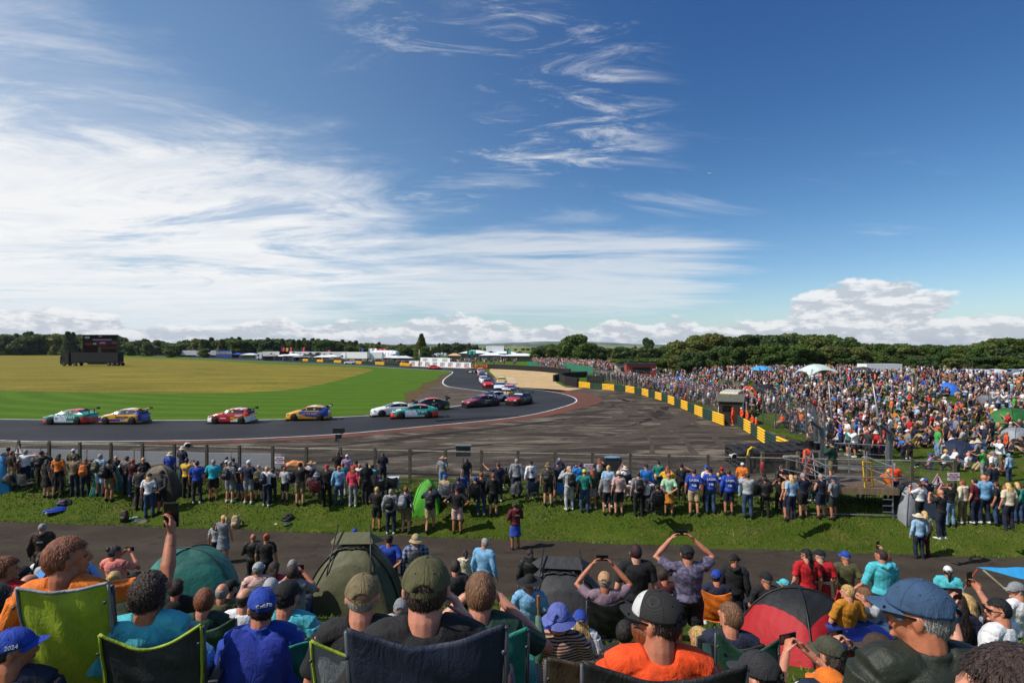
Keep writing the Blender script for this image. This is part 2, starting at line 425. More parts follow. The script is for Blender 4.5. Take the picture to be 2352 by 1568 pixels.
def smooth_line(pts, k=6, closed=False):
    pts = [Vector(p) for p in pts]; n = len(pts); out = []
    rng = range(n if closed else n - 1)
    for i in rng:
        p0 = pts[(i - 1) % n] if (closed or i > 0) else pts[0]; p1 = pts[i]; p2 = pts[(i + 1) % n]
        p3 = pts[(i + 2) % n] if (closed or i + 2 < n) else pts[-1]
        for j in range(k):
            t = j / k
            out.append(.5 * ((2 * p1) + (p2 - p0) * t + (2 * p0 - 5 * p1 + 4 * p2 - p3) * t * t + (3 * p1 - p0 - 3 * p2 + p3) * t ** 3))
    if not closed: out.append(pts[-1])
    return out
def sheet(name, pts, z, mat, label=None):
    me = bpy.data.meshes.new(name); bm = bmesh.new()
    vs = [bm.verts.new((p[0], p[1], z)) for p in pts]
    for t in tessellate_polygon([[Vector((p[0], p[1], 0)) for p in pts]]):
        if len(set(t)) == 3: bm.faces.new([vs[i] for i in t])
    bm.normal_update()
    for f in bm.faces:
        if f.normal.z < 0: f.normal_flip()
    bm.to_mesh(me); bm.free(); me.materials.append(mat)
    return tag(link(bpy.data.objects.new(name, me)), kind='structure')
def strip_pts(line, w0, w1):
    """offset a world polyline sideways between w0 and w1 (positive = right of travel)"""
    a, b = [], []
    for i, p in enumerate(line):
        t = (line[min(i + 1, len(line) - 1)] - line[max(i - 1, 0)]); t.z = 0; t.normalize(); nrm = Vector((t.y, -t.x, 0))
        f0 = w0(i / (len(line) - 1)) if callable(w0) else w0; f1 = w1(i / (len(line) - 1)) if callable(w1) else w1
        a.append(p + nrm * f0); b.append(p + nrm * f1)
    return a, b
def strip(name, line, w0, w1, z, mat, kind='structure'):
    a, b = strip_pts(line, w0, w1); mb = MB(); n = len(a)
    mb.v = [(p.x, p.y, z) for p in a] + [(p.x, p.y, z) for p in b]
    mb.f = [(i, i + 1, n + i + 1, n + i) for i in range(n - 1)]; mb.m = [0] * (n - 1)
    o = mb.build(name, mat); bmf = o.data
    if bmf.polygons[0].normal.z < 0: bmf.flip_normals()
    return tag(o, kind=kind) if kind else o
DW = lambda L, z=1.0: [D(x, y, z) for x, y in L]
# foreground white line, hairpin, up to the far right
outer = smooth_line(DW([(-420, 1000), (-150, 1008), (0, 1011.5), (135, 1014), (410, 1011.5), (588, 1006.7), (780, 996.5), (963, 980), (1176, 959), (1276, 939), (1323.5, 918.8), (1276, 901.3), (1176, 888.8)]), 8)
outer2 = smooth_line(DW([(1176, 888.8), (1150, 876), (1138, 869), (1123, 856.5), (1115.5, 848.5), (1128, 843)]), 5)
back_up = smooth_line(DW([(1128, 841), (1082, 845.5), (938, 841), (738, 832), (588, 823), (290, 812.5), (0, 806.5), (-500, 804)]), 4)
back_lo = smooth_line(DW([(-500, 806), (0, 809), (290, 815.5), (588, 829), (793, 838), (938, 846.7), (1030, 851.4)]), 4)
inner = smooth_line(DW([(1030, 851.4), (1040.5, 855), (1023, 869), (1018, 876.6), (1021, 883), (1038, 889), (1113, 898.5), (1138, 905), (1135.5, 914), (1108, 922.7), (1073, 929), (1013, 937.6), (938, 946.5), (870, 953), (738, 960), (588, 964.5), (300, 965.5), (0, 963), (-420, 957)]), 6)
sheet('runoff', [(-75, 38), (-75, 36.6), (20.5, 26.3), (20.4, 36), (20.3, 48), (19.2, 62.5), (18.9, 73.6), (17.4, 83.4), (11.7, 93.6), (6, 100), (-2, 98), (-6, 80), (-8, 60), (-20, 52), (-40, 49.5), (-75, 50)], 1.006, M_old)
sheet('infield_tarmac', [D(x, y) for x, y in [(928, 949), (946, 922), (964, 908), (978, 896.5), (1000, 884), (1016, 872), (1040, 880), (1140, 898), (1150, 914), (1080, 934)]], 1.009, M_old2)
strip('earth_verge', smooth_line(DW([(925, 950), (944, 923), (962, 908), (978, 896.5), (1000, 884), (1014, 873), (1026, 862), (1036, 856)]), 6), lambda t: -.6 - 1.6 * math.sin(t * 3.1) - .5 * math.sin(t * 23), .2, 1.010, M_earth)
sheet('track', outer + outer2[1:] + back_up + back_lo[:] + inner[1:], 1.012, M_track)
sheet('dry_field', smooth_line(DW([(-500, 893), (0, 897), (200, 901), (430, 903), (600, 899), (700, 890), (790, 870), (850, 852), (852, 847.5), (800, 843), (700, 838.5), (588, 834), (470, 827), (285, 820), (150, 815), (0, 812), (-500, 809)]), 5), 1.006, M_dry)
sheet('gravel_trap', [D(x, y) for x, y in [(1124, 852), (1126, 845.5), (1176, 847), (1240, 851), (1312, 857), (1290, 868), (1276, 878), (1300, 890), (1340, 892), (1290, 899), (1240, 896), (1178, 888), (1152, 876), (1136, 864)]], 1.018, M_gravel)
strip('kerb', outer[30:], lambda t: .15, lambda t: 1.3 + .6 * ss(t, .05, .35) + 1.7 * ss(t, .6, .82) - 3.0 * ss(t, .88, 1), 1.018, M_kerb)
strip('track_edge_line', outer, -.02, .14, 1.024, M_white)
strip('track_edge_line', inner, -.05, .18, 1.024, M_white)
strip('track_edge_line', back_lo, -.1, .4, 1.024, M_white)
# seams and tyre sweeps across the run-off
for L, w in (([(1000, 967), (1140, 958), (1270, 950), (1400, 932), (1440, 922), (1420, 915)], .5), ([(1500, 1046), (1492, 1010), (1455, 965), (1400, 945)], .35),
             ([(1600, 1049), (1565, 1003), (1500, 960), (1420, 935), (1360, 912)], .45), ([(1665, 1030), (1620, 985), (1530, 945), (1440, 920), (1370, 903)], .6), 
             ([(1120, 1010), (1200, 990), (1330, 965), (1470, 958)], .12), ([(900, 1005), (1100, 985), (1260, 975), (1340, 965)], .25)):
    ln = smooth_line([D(x, y) for x, y in L], 8)
    strip('runoff_seam', ln, lambda t, w=w: -w * .6 * (.7 + .3 * math.sin(t * 17)), lambda t, w=w: w * .6 * (.7 + .3 * math.sin(t * 23 + 1)), 1.012, M_seam)
for k, (o0, o1, w) in enumerate(((4.2, 4.9, 0), (7.0, 8.4, 1), (10.5, 11.0, 2), (13.0, 14.6, 3))):
    strip('tyre_sweep', outer[40:78], lambda t, o0=o0, k=k: o0 + .5 * math.sin(t * 9 + k), lambda t, o1=o1, k=k: o1 + .4 * math.sin(t * 7 + k) - (o1 - o0) * (ss(t, .8, 1) + 1 - ss(t, 0, .2)) * .5, 1.0095 + .0003 * k, M_seam if k % 2 else M_sweep)
for k in range(6):
    a = D(1133 + k * 1.2, 868 + k * 3); strip('crossing_stripe', [a, a + Vector((4.5 - k * .2, -.1, 0))], -.35, .35, 1.024, M_white)
# the spectators' path
pl = [Vector((x, 19.9 - .107 * x, 0)) for x in np.arange(-45, 45.1, 1.5)]
strip('path', pl, lambda t: -2.75 - .12 * math.sin(t * 90), lambda t: 2.75 + .12 * math.sin(t * 71), .012, M_path)

# grass blades on the banks: too many to count
def grass_blades():
    r = np.random.RandomState(3); V = []; 
    def area(n, x0, x1, t0, t1, h):
        x = r.uniform(x0, x1, n); t = r.uniform(t0, t1, n); y = t - .107 * x
        keep = np.abs(x) < y * .93 + 1.5; x, y = x[keep], y[keep]
        z = np.array([gz(a, b) for a, b in zip(x, y)]) - .01
        return x, y, z, np.full(len(x), h) * r.uniform(.5, 1.3, len(x))
    A = [area(70000, -28, 27, 22.55, 27.4, .085), area(16000, -19, 19, 10, 17.25, .08), area(9000, -9, 9, 2.2, 10, .07), area(16000, 18, 46, 32, 52, .10)]
    x, y, z, h = [np.concatenate([a[i] for a in A]) for i in range(4)]; n = len(x)
    a = r.uniform(0, 2 * np.pi, n); w = .012 + .012 * r.rand(n); lean = r.uniform(-.06, .06, (n, 2))
    v = np.zeros((n, 3, 3)); v[:, 0] = np.stack([x - np.cos(a) * w, y - np.sin(a) * w, z], 1); v[:, 1] = np.stack([x + np.cos(a) * w, y + np.sin(a) * w, z], 1)
    v[:, 2] = np.stack([x + lean[:, 0], y + lean[:, 1], z + h], 1)
    me = bpy.data.meshes.new('grass'); me.vertices.add(3 * n); me.vertices.foreach_set('co', v.reshape(-1)); me.loops.add(3 * n); me.loops.foreach_set('vertex_index', np.arange(3 * n))
    me.polygons.add(n); me.polygons.foreach_set('loop_start', np.arange(n) * 3); me.polygons.foreach_set('loop_total', np.full(n, 3)); me.update()
    m = bpy.data.materials.new('grass_blades'); m.use_nodes = True; g = NT(m.node_tree); b = m.node_tree.nodes['Principled BSDF']
    ge = g.n('ShaderNodeNewGeometry')
    c = g.mix(ge.outputs['Random Per Island'], hx('#33420e'), hx('#5b6e26')); c = g.mix(g.mr(g.noise(ge.outputs['Position'], .9, 4, .6), .5, .7, 0, .6), c, hx('#8f8a4a'))
    g.l(c, b.inputs['Base Color']); b.inputs['Roughness'].default_value = .7
    me.materials.append(m)
    tag(link(bpy.data.objects.new('grass', me)), 'short green grass covering the spectator banks', 'grass', kind='stuff')
grass_blades()
# far hills
mb = MB(); r = random.Random(5)
for (Y0, amp, base, seed) in ((5200, 38, 14, 1), (7600, 75, 30, 5)):
    def hf(u, v, Y0=Y0, amp=amp, base=base, seed=seed):
        x = -Y0 * 1.3 + u * Y0 * 2.6
        h = base * .4 + amp * (.5 + .9 * mnoise.noise(Vector((x / 1900, seed, 0))) + .3 * mnoise.noise(Vector((x / 500, seed, 3))))
        k = math.exp(-((x / Y0 + .02) / .3) ** 2) * .8 + .35
        return (x, Y0 + v * 1400, 1 + max(2, h * k) * math.sin(min(1, v * 2) * math.pi / 2) - (3 if v == 0 else 0))
    mb.grid(hf, 160, 6)
M_hill = surf_mat('distant_farmland', ('#33482c', '#6f7350', '#2a3d28'), .003, (1, .3, 1), 0, 1, .02, 0, (.45, .6))
tag(mb.build('hills', M_hill, smooth=True), kind='structure')
# ------------------------------------------------------------------ cars
BLK = pm('plastic', '#0b0b0c'); RUB = pm('rubber', '#0a0a0a'); RIM = pm('metal', '#2a2a2d'); GLS = pm('paint', '#0a0d10', .22)
GRY = pm('plastic', '#8b8d90'); WHT = pm('paint', '#e6e6e6'); STEEL = pm('metal', '#8a8f93')
LAMP = pm('plastic', '#dfe6ea', .1); TAIL = pm('plastic', '#7a0d0d', .2)
PROF = {
 'hatch': [(2.34, .60), (2.2, .72), (1.7, .87), (1.0, .99), (.55, 1.18), (.12, 1.36), (-.5, 1.42), (-1.2, 1.37), (-1.65, 1.26), (-1.98, 1.06), (-2.12, .9), (-2.18, .6)],
 'saloon': [(2.38, .58), (2.2, .70), (1.7, .84), (1.05, .95), (.55, 1.16), (.1, 1.33), (-.5, 1.38), (-1.1, 1.30), (-1.55, 1.13), (-1.95, 1.02), (-2.28, .97), (-2.36, .6)],
 'suv': [(2.3, .75), (2.15, .95), (1.6, 1.07), (1.05, 1.13), (.6, 1.36), (.2, 1.56), (-.5, 1.64), (-1.4, 1.58), (-1.8, 1.42), (-2.1, 1.12), (-2.2, 1.0), (-2.25, .7)],
}
def interp(tab, x):
    t = sorted(tab)
    if x <= t[0][0]: return t[0][1]
    for (a, b), (c, d) in zip(t, t[1:]):
        if x <= c: return b + (d - b) * (x - a) / (c - a)
    return t[-1][1]
def car_mesh(kind, zone, race=True):
    pr = PROF[kind]; y0, y1 = min(p[0] for p in pr), max(p[0] for p in pr)
    zb = .11 if race else .22; W = .91 if race else .88
    def sec(y, s):
        zt = interp(pr, y); u = (y - y0) / (y1 - y0)
        w = W * (1 - .36 * max(0, (u - .82) / .18) ** 2 - .28 * max(0, (.13 - u) / .13) ** 2)
        roof = ss(zt, 1.0, 1.3) if kind != 'suv' else ss(zt, 1.15, 1.5)
        belt = min(zt - .07, (.92 if kind != 'suv' else 1.08)); wr = w * (.88 - .20 * roof)
        if race:
            for yc in (1.38, -1.34): w += .035 * math.exp(-((y - yc) / .36) ** 2) * (1 if s < 4.6 else 0)
        P = [(0, zb), (w * .93, zb), (w * .99, zb + .14), (w, .42), (w * .985, belt - .16), (w * .95, belt), (wr, zt - .05), (wr * .80, zt - .012), (0, zt)]
        i = min(7, int(s)); f = s - i
        return P[i][0] + (P[i + 1][0] - P[i][0]) * f, P[i][1] + (P[i + 1][1] - P[i][1]) * f
    NY, NS = 74, 32; mb = MB()
    for sd in (1, -1):
        def fn(u, v, sd=sd):
            y = y0 + (y1 - y0) * u; x, z = sec(y, v * 8); return (sd * x, y, z)
        o = len(mb.f); mb.grid(fn, NY, NS)
        for k in range(o, len(mb.f)):
            f = mb.f[k]; c = sum((Vector(mb.v[i]) for i in f), Vector()) / 4
            s = ((k - o) // NY + .5) / NS * 8
            mb.m[k] = zone(c.y, s, c.z, sd)
            if min(math.hypot(c.y - 1.38, c.z - .33), math.hypot(c.y + 1.34, c.z - .33)) < .40 and s < 5: mb.m[k] = 0
            if s < 1.6: mb.m[k] = 0
            if sd < 0: mb.f[k] = f[::-1]
    # closed ends
    for u in (0, 1):
        ring = []
        for j in range(NS + 1):
            x, z = sec(y0 + (y1 - y0) * u, j / NS * 8); ring.append((x, y0 + (y1 - y0) * u, z))
        ring += [(-x, y, z) for x, y, z in reversed(ring[1:-1])]
        mb.add(ring, [tuple(range(len(ring)))], zone(y0 if u == 0 else y1, 3.5, .4, 1))
    gl = {}
    def pane(name, ya, yb, sa, sb, both=True):
        g = MB()
        for sd in (1, -1):
            if name == 'side_window': g = MB()
            o = len(g.f)
            def fn(u, v, sd=sd):
                y = ya + (yb - ya) * u; x, z = sec(y, sa + (sb - sa) * v)
                return (sd * (x + .008), y, z + (.008 if sb > 6.5 else .002))
            g.grid(fn, 14, 5)
            if sd < 0:
                for k in range(o, len(g.f)): g.f[k] = g.f[k][::-1]
            gl[name + ('' if sd > 0 or name != 'side_window' else '_')] = g
    if kind == 'hatch': pane('windscreen', .17, .93, 6.1, 8); pane('rear_window', -2.0, -1.62, 6.1, 8); pane('side_window', -1.55, .66, 5.15, 5.92)
    elif kind == 'saloon': pane('windscreen', .14, .98, 6.1, 8); pane('rear_window', -1.6, -1.12, 6.1, 8); pane('side_window', -1.3, .66, 5.15, 5.92)
    else: pane('windscreen', .25, .98, 6.1, 8); pane('rear_window', -2.05, -1.68, 6.1, 8); pane('side_window', -1.7, .7, 5.15, 5.92)
    return mb, gl, sec
def wheel(parent, x, y, r=.33, w=.25, rim=RIM, n=20):
    m = MB(); m.loft([((-w / 2, 0, 0), r * .93, r * .93), ((-w / 2 + .03, 0, 0), r, r), ((w / 2 - .03, 0, 0), r, r), ((w / 2, 0, 0), r * .93, r * .93)], (0, 1, 0), n, 0)
    o = m.build('wheel', RUB, parent, True); o.location = (x, y, r)
    q = MB(); sg = 1 if x > 0 else -1
    q.loft([((sg * (w / 2 + .004), 0, 0), r * .66, r * .66), ((sg * (w / 2 + .012), 0, 0), r * .62, r * .62)], (0, 1, 0), n, 0)
    for k in range(5):
        a = k * 2 * math.pi / 5
        q.box((0, 0, 0), (.02, .05, r * .6), mi=1, M=Matrix.Translation((sg * (w / 2 + .02), 0, 0)) @ Matrix.Rotation(a, 4, 'X') @ Matrix.Translation((0, 0, r * .3)))
    q.build('rim', [BLK, rim], o)
    return o
def make_car(kind, label, pos, head, cols, zone, texts=(), wing=True, race=True, cat='racing car', group=None, scale=1.0, rim='#3a3a3e', name='racing_car', banner=None, wcol=None):
    scale *= .92
    root = empty(name, pos, head, label, cat, group)
    mb, gl, sec = car_mesh(kind, zone, race)
    mats = [BLK] + [pm('paint', c) for c in cols]
    body = mb.build('body', mats, root, True)
    for nme, g in gl.items(): g.build(nme.rstrip('_'), GLS, root, True)
    rm = pm('metal', rim)
    for x in (-.82, .82):
        for y in (1.38, -1.34): wheel(root, x, y, .33 if kind != 'suv' else .37, .25, rm)
        m = MB(); m.ell((x * .78, interp([(0, 2.12), (1, 2.12)], 0), .66 if kind != 'suv' else .85), (.19, .12, .07), 10, 6); m.build('headlight', LAMP, root, True)
        m = MB(); m.ell((x * .82, -2.10 if kind != 'saloon' else -2.27, .84), (.17, .07, .06), 10, 6); m.build('tail_light', TAIL, root, True)
        m = MB(); m.ell((x * 1.17, .52, .98), (.09, .06, .06), 8, 6); m.build('mirror', mats[1], root, True)
    m = MB(); m.box((0, 2.30, .40), (1.0, .16, .22)); m.build('grille', BLK, root)
    if race:
        m = MB(); m.box((0, 2.30, .10), (1.84, .34, .04)); m.build('splitter', BLK, root); m = MB(); m.box((0, -2.2, .16), (1.5, .2, .14)); m.build('diffuser', BLK, root)
    if wing:
        yb = -2.12 if kind == 'hatch' else -2.2; wm = pm('paint', wcol) if wcol else BLK
        m = MB(); m.loft([((x, yb, 1.36), .17, .025) for x in (-.78, 0, .78)], (0, 1, 0), 8, 0)
        w = m.build('rear_wing', wm, root, True)
        for sx in (-1, 1):
            m = MB(); m.box((sx * .79, yb, 1.36), (.02, .38, .2)); m.build('end_plate', BLK, w); m = MB(); m.box((sx * .35, yb + .08, 1.14), (.03, .1, .42)); m.build('wing_bracket', BLK, w)
    if banner:
        g = MB()
        for sd in (1, -1):
            def fn(u, v, sd=sd):
                y = .17 + .2 * u; x, z = sec(y, 6.15 + 1.85 * v); return (sd * x, y + .004, z + .016)
            o = len(g.f); g.grid(fn, 3, 5)
            if sd < 0:
                for k in range(o, len(g.f)): g.f[k] = g.f[k][::-1]
        g.build('windscreen_banner', pm('paint', banner), root)
    for (t, size, c, y, z, *rest) in texts:
        mt = pm('paint', c); sx = rest[0] if rest else 1.0
        yy = min(max(y, -2), 2)
        for sd in (1, -1):
            # x of the body side at that height
            best = min((abs(sec(yy, s / 10)[1] - z), sec(yy, s / 10)[0]) for s in range(15, 62))
            tilt = R(28) if z > .95 else R(3)
            text(t, size, mt, root, (sd * (best[1] + .012), y, z), (R(90) - tilt, 0, R(90) * sd), .004, sx=sx)
    root.scale = (scale, scale * (.9 if pos[0] < -12 and race else 1), scale)
    return root
def z_simple(main, low=None, roof=None, hood=None, rear=None):
    def f(y, s, z, sd):
        if roof is not None and s > 6 and -1.3 < y < .25: return roof
        if hood is not None and y > .9 and s > 4.8: return hood
        if rear is not None and y < -1.2: return rear
        if low is not None and z < .38 + .10 * math.sin(y * 2.2): return low
        return main
    return f
def z_teal(y, s, z, sd):   # teal, white door, red tail and arches
    if s > 6 and -1.4 < y < .2: return 3 if y < -.3 else 1
    if z < .34 and s < 5: return 3 if abs(y) > 1.2 else 2
    if y < -1.25 and z < .66: return 3
    if -.25 < y < 1.0 + .0 and s < 5.1 and z < .86 and y > -.25 + (z - .5) * .6: return 2
    if y > 2.0 and s < 5: return 3 if z < .6 else 1
    if y > .9 and s > 6.5 and abs(y - 1.6) < .25: return 2
    return 1
def z_gold(y, s, z, sd):   # yellow nose and flank over blue
    if s > 6 and -1.5 < y < .3: return 3 if -.9 < y < -.2 else 1
    if s > 5 and y < .9: return 2
    if y > 1.0 and s > 5.0: return 2 if (s < 6.3) else 3
    if z > .40 + .12 * (y + 2) * .35 and y > -1.9: return 1 if y < 1.9 else 2
    return 2 if z > .28 else 1
def z_gold2(y, s, z, sd):
    if s > 6 and -1.5 < y < .3: return 3 if -.8 < y < -.3 else 1
    if y > 1.15: return 1
    if z > .42 + .1 * math.sin(y * 1.5) and y < .9: return 2 if s < 5 or y < -1.2 else 1
    return 1
def z_red(y, s, z, sd):
    if s > 6 and -1.5 < y < .2: return 2 if int((y + 3) * 4) % 2 else 1
    if y > 1.75 and z < .62: return 2
    if z < .40 + .22 * max(0, -y - .2) and y < 1.2: return 3 if z > .30 + .2 * max(0, -y - .2) and y < -.2 else (2 if y < -.2 else 1)
    return 1
def HD(dx, dy): return math.atan2(-dx, dy)
def CP(px, py): return D(px, py, 1.02)
G1 = 'touring cars racing round the hairpin'; L = HD(-1, -.02)
make_car('saloon', 'teal, white and red racing saloon leading at the far left of the foreground straight', CP(163, 972.0), HD(-1, -.03), ['#12897c', '#dfe3e6', '#d8352c'], z_teal,
         [('Vertu', .46, '#eef2f2', -.75, .72, 1.15), ('80', .2, '#c8e640', -.55, 1.13), ('H', .28, '#274a80', .75, .58), ('Ingram', .09, '#ffffff', .05, 1.06)], group=G1, banner='#d8352c')
make_car('hatch', 'yellow and blue racing hatchback close behind the leading teal saloon', CP(288, 971.5), HD(-1, -.01), ['#d99a1a', '#213a94', '#e9e9e6'], z_gold,
         [('AUTO PARTS', .25, '#16245c', -.45, .66, 1.1), ('NAPA', .2, '#f0c030', .72, .56, 1.05), ('27', .2, '#c8e640', -.75, 1.13), ('CATACLEAN', .13, '#f3f3f3', -.5, .36), ('0', .16, '#ffffff', .12, 1.1)], group=G1, wcol='#d99a1a')
make_car('hatch', 'red and white racing hatchback running alone in third place', CP(535, 970.5), HD(-1, -.0), ['#b81f28', '#e8e8e8', '#d8b52c'], z_red,
         [('DIRECT', .2, '#ffffff', -1.05, .76, 1.1), ('88', .2, '#c8e640', -.35, 1.13), ('Autobrite', .15, '#ffffff', .55, .55), ('MKB10', .14, '#f4e04a', -.45, .58)], group=G1, rim='#3d3420')
make_car('hatch', 'yellow nosed racing hatchback with blue flanks alone before the apex group', CP(711, 963.5), HD(-1, -.10), ['#d99a1a', '#213a94', '#e9e9e6'], z_gold2,
         [('AUTO PARTS', .24, '#e8b63a', -.35, .66, 1.1), ('NAPA', .24, '#f4d27a', .80, .56, 1.05), ('32', .2, '#c8e640', -.7, 1.13), ('0', .16, '#ffffff', .12, 1.1)], group=G1, wcol='#c9ccd6')
make_car('saloon', 'white racing saloon with black grille inside the teal car at the bend', CP(905, 953.5), HD(-.93, -.36), ['#dfe0e0', '#c8cacc', '#1c1d20'], z_simple(1, None, 1), [('22', .2, '#c8e640', -.6, 1.1)], group=G1, banner='#1c1d20')
make_car('saloon', 'teal racing saloon with red roof edge and white door at the bend', CP(952, 958.5), HD(-.97, -.22), ['#12897c', '#dfe3e6', '#d8352c'], z_teal,
         [('Vertu', .46, '#eef2f2', -.85, .72, 1.1), ('3', .2, '#c8e640', -.55, 1.13)], group=G1, banner='#d8352c')
make_car('saloon', 'black and lime racing saloon on the inside line behind the teal car', CP(984, 940.5), HD(-.95, -.28), ['#15181a', '#7fa82a', '#d8352c'], z_simple(1, 2, 3), [('MILLERS OIL', .16, '#c9ced0', -.7, .7), ('18', .2, '#c8e640', -.5, 1.1)], group=G1, banner='#d8352c')
make_car('saloon', 'dark red and black racing saloon rounding the hairpin apex', CP(1104, 933), HD(-.80, -.6), ['#17181b', '#8f1f2a', '#2a4c86'], lambda y, s, z, sd: 2 if (s > 4.7 and y > -.2) or (s > 6) else 1,
         [('HTD', .26, '#7fb0e0', -.1, .52), ('FAST LYCATS', .13, '#e0e0e0', -.5, .78), ('50', .2, '#c8e640', -.6, 1.1)], group=G1, banner='#2a4c86')
make_car('saloon', 'white racing saloon with blue roof stripes behind the dark red one', CP(1131, 922), HD(-.75, -.66), ['#dcdfe4', '#20356e', '#1a1c20'], lambda y, s, z, sd: 2 if (s > 7.3 or (s < 3 and y < 0)) else 1, [], group=G1)
make_car('hatch', 'bright yellow racing hatchback with black bumper facing down the hairpin', CP(1165, 914.5), HD(-.42, -.9), ['#dfa41c', '#15171c', '#213a94'], z_simple(1, 2, 3), [], group=G1, banner='#e9e9e6')
make_car('hatch', 'black racing hatchback with red bonnet on the outside of the hairpin', CP(1193, 928.0), HD(-.52, -.86), ['#14161a', '#b3242a', '#8c9096'], lambda y, s, z, sd: 2 if (y > 1.1 and (z > .62 and s > 5.0)) or (z < .26 and y > 1.5) else 1, [('P', .4, '#e4e4e4', .1, .62)], group=G1, banner='#dfe3e6')
make_car('hatch', 'racing hatchback with pink and blue roof behind the yellow one', CP(1170, 903.5), HD(-.2, -1), ['#27418f', '#c84a7a', '#e4e4e4'], z_simple(1, None, 2, 3), [], group=G1, banner='#e88aa8')
make_car('saloon', 'navy racing saloon with white bonnet halfway down the queue', CP(1150, 896), HD(-.15, -1), ['#1b2748', '#d4dae0', '#4b90c8'], z_simple(1, None, 2, 2), [], group=G1, banner='#3e86c2')
make_car('hatch', 'yellow and red racing hatchback beside the red and white kerb', CP(1152, 882), HD(.0, -1), ['#d1a63c', '#b84a3a', '#e4e4e4'], z_simple(1, 2, 3), [], group=G1, banner='#c8e640')
make_car('hatch', 'all red racing hatchback with white lettering in the queue', CP(1120, 888.5), HD(.12, -1), ['#c01f22', '#141518', '#e4e4e4'], z_simple(1, 2, 2), [], group=G1)
make_car('saloon', 'white racing saloon with pale blue windscreen band in the queue', CP(1112, 879.5), HD(.15, -1), ['#e2e6ea', '#9fc4e0', '#17181b'], z_simple(1, None, 1), [], group=G1, banner='#5aa0d8')
make_car('hatch', 'maroon and grey racing hatchback in the middle of the queue', CP(1107, 869.5), HD(.2, -1), ['#5a2a34', '#7f8a94', '#e4e4e4'], z_simple(1, None, 2), [], group=G1, banner='#22262c')
make_car('saloon', 'silver racing saloon partly hidden behind the maroon hatchback', CP(1109, 863.5), HD(.2, -1), ['#a9b3b8', '#2a5a4c', '#e4e4e4'], z_simple(1, 2, 1), [], group=G1, banner='#2f8a78')
make_car('hatch', 'white racing hatchback with red stripes near the back of the queue', CP(1104, 857.5), HD(.1, -1), ['#e6dfe0', '#c23c48', '#141518'], z_simple(1, 2, 1, 2), [], group=G1, banner='#c23c48')
make_car('hatch', 'black and pale yellow racing hatchback leaving the far corner', CP(1085, 856), HD(.55, -.8), ['#17191b', '#d8dc9a', '#e4e4e4'], z_simple(1, 2, 2), [], group=G1)
make_car('hatch', 'red racing car last of all, alone on the back straight', CP(999, 848.3), HD(1, -.12), ['#c01f22', '#141518', '#e4e4e4'], z_simple(1, 2, 1), [], group=G1)
make_car('suv', 'white course car parked before the yellow and green barrier', CP(804, 836.5), HD(-1, -.05), ['#dcdcdc', '#9a9c9e', '#141518'], z_simple(1, 2, 1), [], wing=False, race=False, cat='car', name='course_car')

# ------------------------------------------------------------------ lorries
def lorry(label, pos, head, cab='#e4e4e4', box='#e4e4e4', L=12.5, group=None, name='lorry', trailer=True, H=4.0):
    r = empty(name, pos, head, label, 'lorry', group)
    cm, bm_ = pm('paint', cab), pm('wall' if box == '#0c0d0e' else 'paint', box)
    m = MB(); pts = [(0, .5), (2.35, .5), (2.45, 1.2), (2.4, 2.3), (1.95, 3.3), (1.3, 3.75), (0, 3.8)]
    Mx = Matrix(((0, 0, 1, 0), (1, 0, 0, 0), (0, 1, 0, 0), (0, 0, 0, 1)))
    m.prism(pts, -1.22, 1.22, M=Mx); c = m.build('cab', cm, r)
    m = MB(); m.add([(-1.1, 2.47, 1.75), (1.1, 2.47, 1.75), (1.02, 2.06, 2.95), (-1.02, 2.06, 2.95), (-1.1, 2.40, 1.75), (1.1, 2.40, 1.75), (1.02, 1.98, 2.95), (-1.02, 1.98, 2.95)], [(0, 1, 2, 3), (7, 6, 5, 4), (0, 4, 5, 1), (3, 2, 6, 7), (1, 5, 6, 2), (0, 3, 7, 4)])
    m.build('windscreen', GLS, c)
    m = MB(); m.box((-1.23, 1.5, 2.2), (.03, .9, .8)); m.box((1.23, 1.5, 2.2), (.03, .9, .8)); m.build('side_window', GLS, c)
    m = MB(); m.box((0, 2.46, .95), (1.9, .06, .7)); m.build('grille', BLK, c)
    for s in (-1, 1):
        m = MB(); m.box((s * .98, 2.5, .72), (.4, .06, .2)); m.build('headlight', LAMP, c)
        m = MB(); m.box((s * 1.4, 2.1, 2.3), (.12, .2, .7)); m.build('mirror', BLK, c)
    if trailer:
        m = MB(); m.box((0, -.75 - L / 2, (H + 1.15) / 2), (2.5, L, H - 1.15)); m.box((0, -.75 - L / 2, H + .03), (2.4, L - .1, .06)); m.build('trailer_body', bm_, r)
        m = MB(); m.box((0, -L / 2, .98), (1.1, L + 2, .3)); m.box((0, -L * .55, .62), (2.2, L * .3, .42)); m.build('chassis', BLK, r)
        ys = [1.35, -1.9, -L + .6, -L - .6 + .0, -L + 1.9 - .1]
    else:
        m = MB(); m.box((0, -3, 2.2), (2.45, 5.4, 2.7)); m.build('box_body', bm_, r); ys = [1.35, -4]
    for y in ys:
        for s in (-1, 1): wheel(r, s * 1.08, y, .5, .34, STEEL, 14)
    return r
scr = lorry('black screen lorry parked on the dry infield grass', D(148, 841), R(90), '#101214', '#0c0d0e', 13.2, name='screen_lorry', H=3.75)
SS = 1.2; scr.location = D(165, 840.0); scr.scale = (SS,) * 3; scr.rotation_euler = (0, 0, R(90))
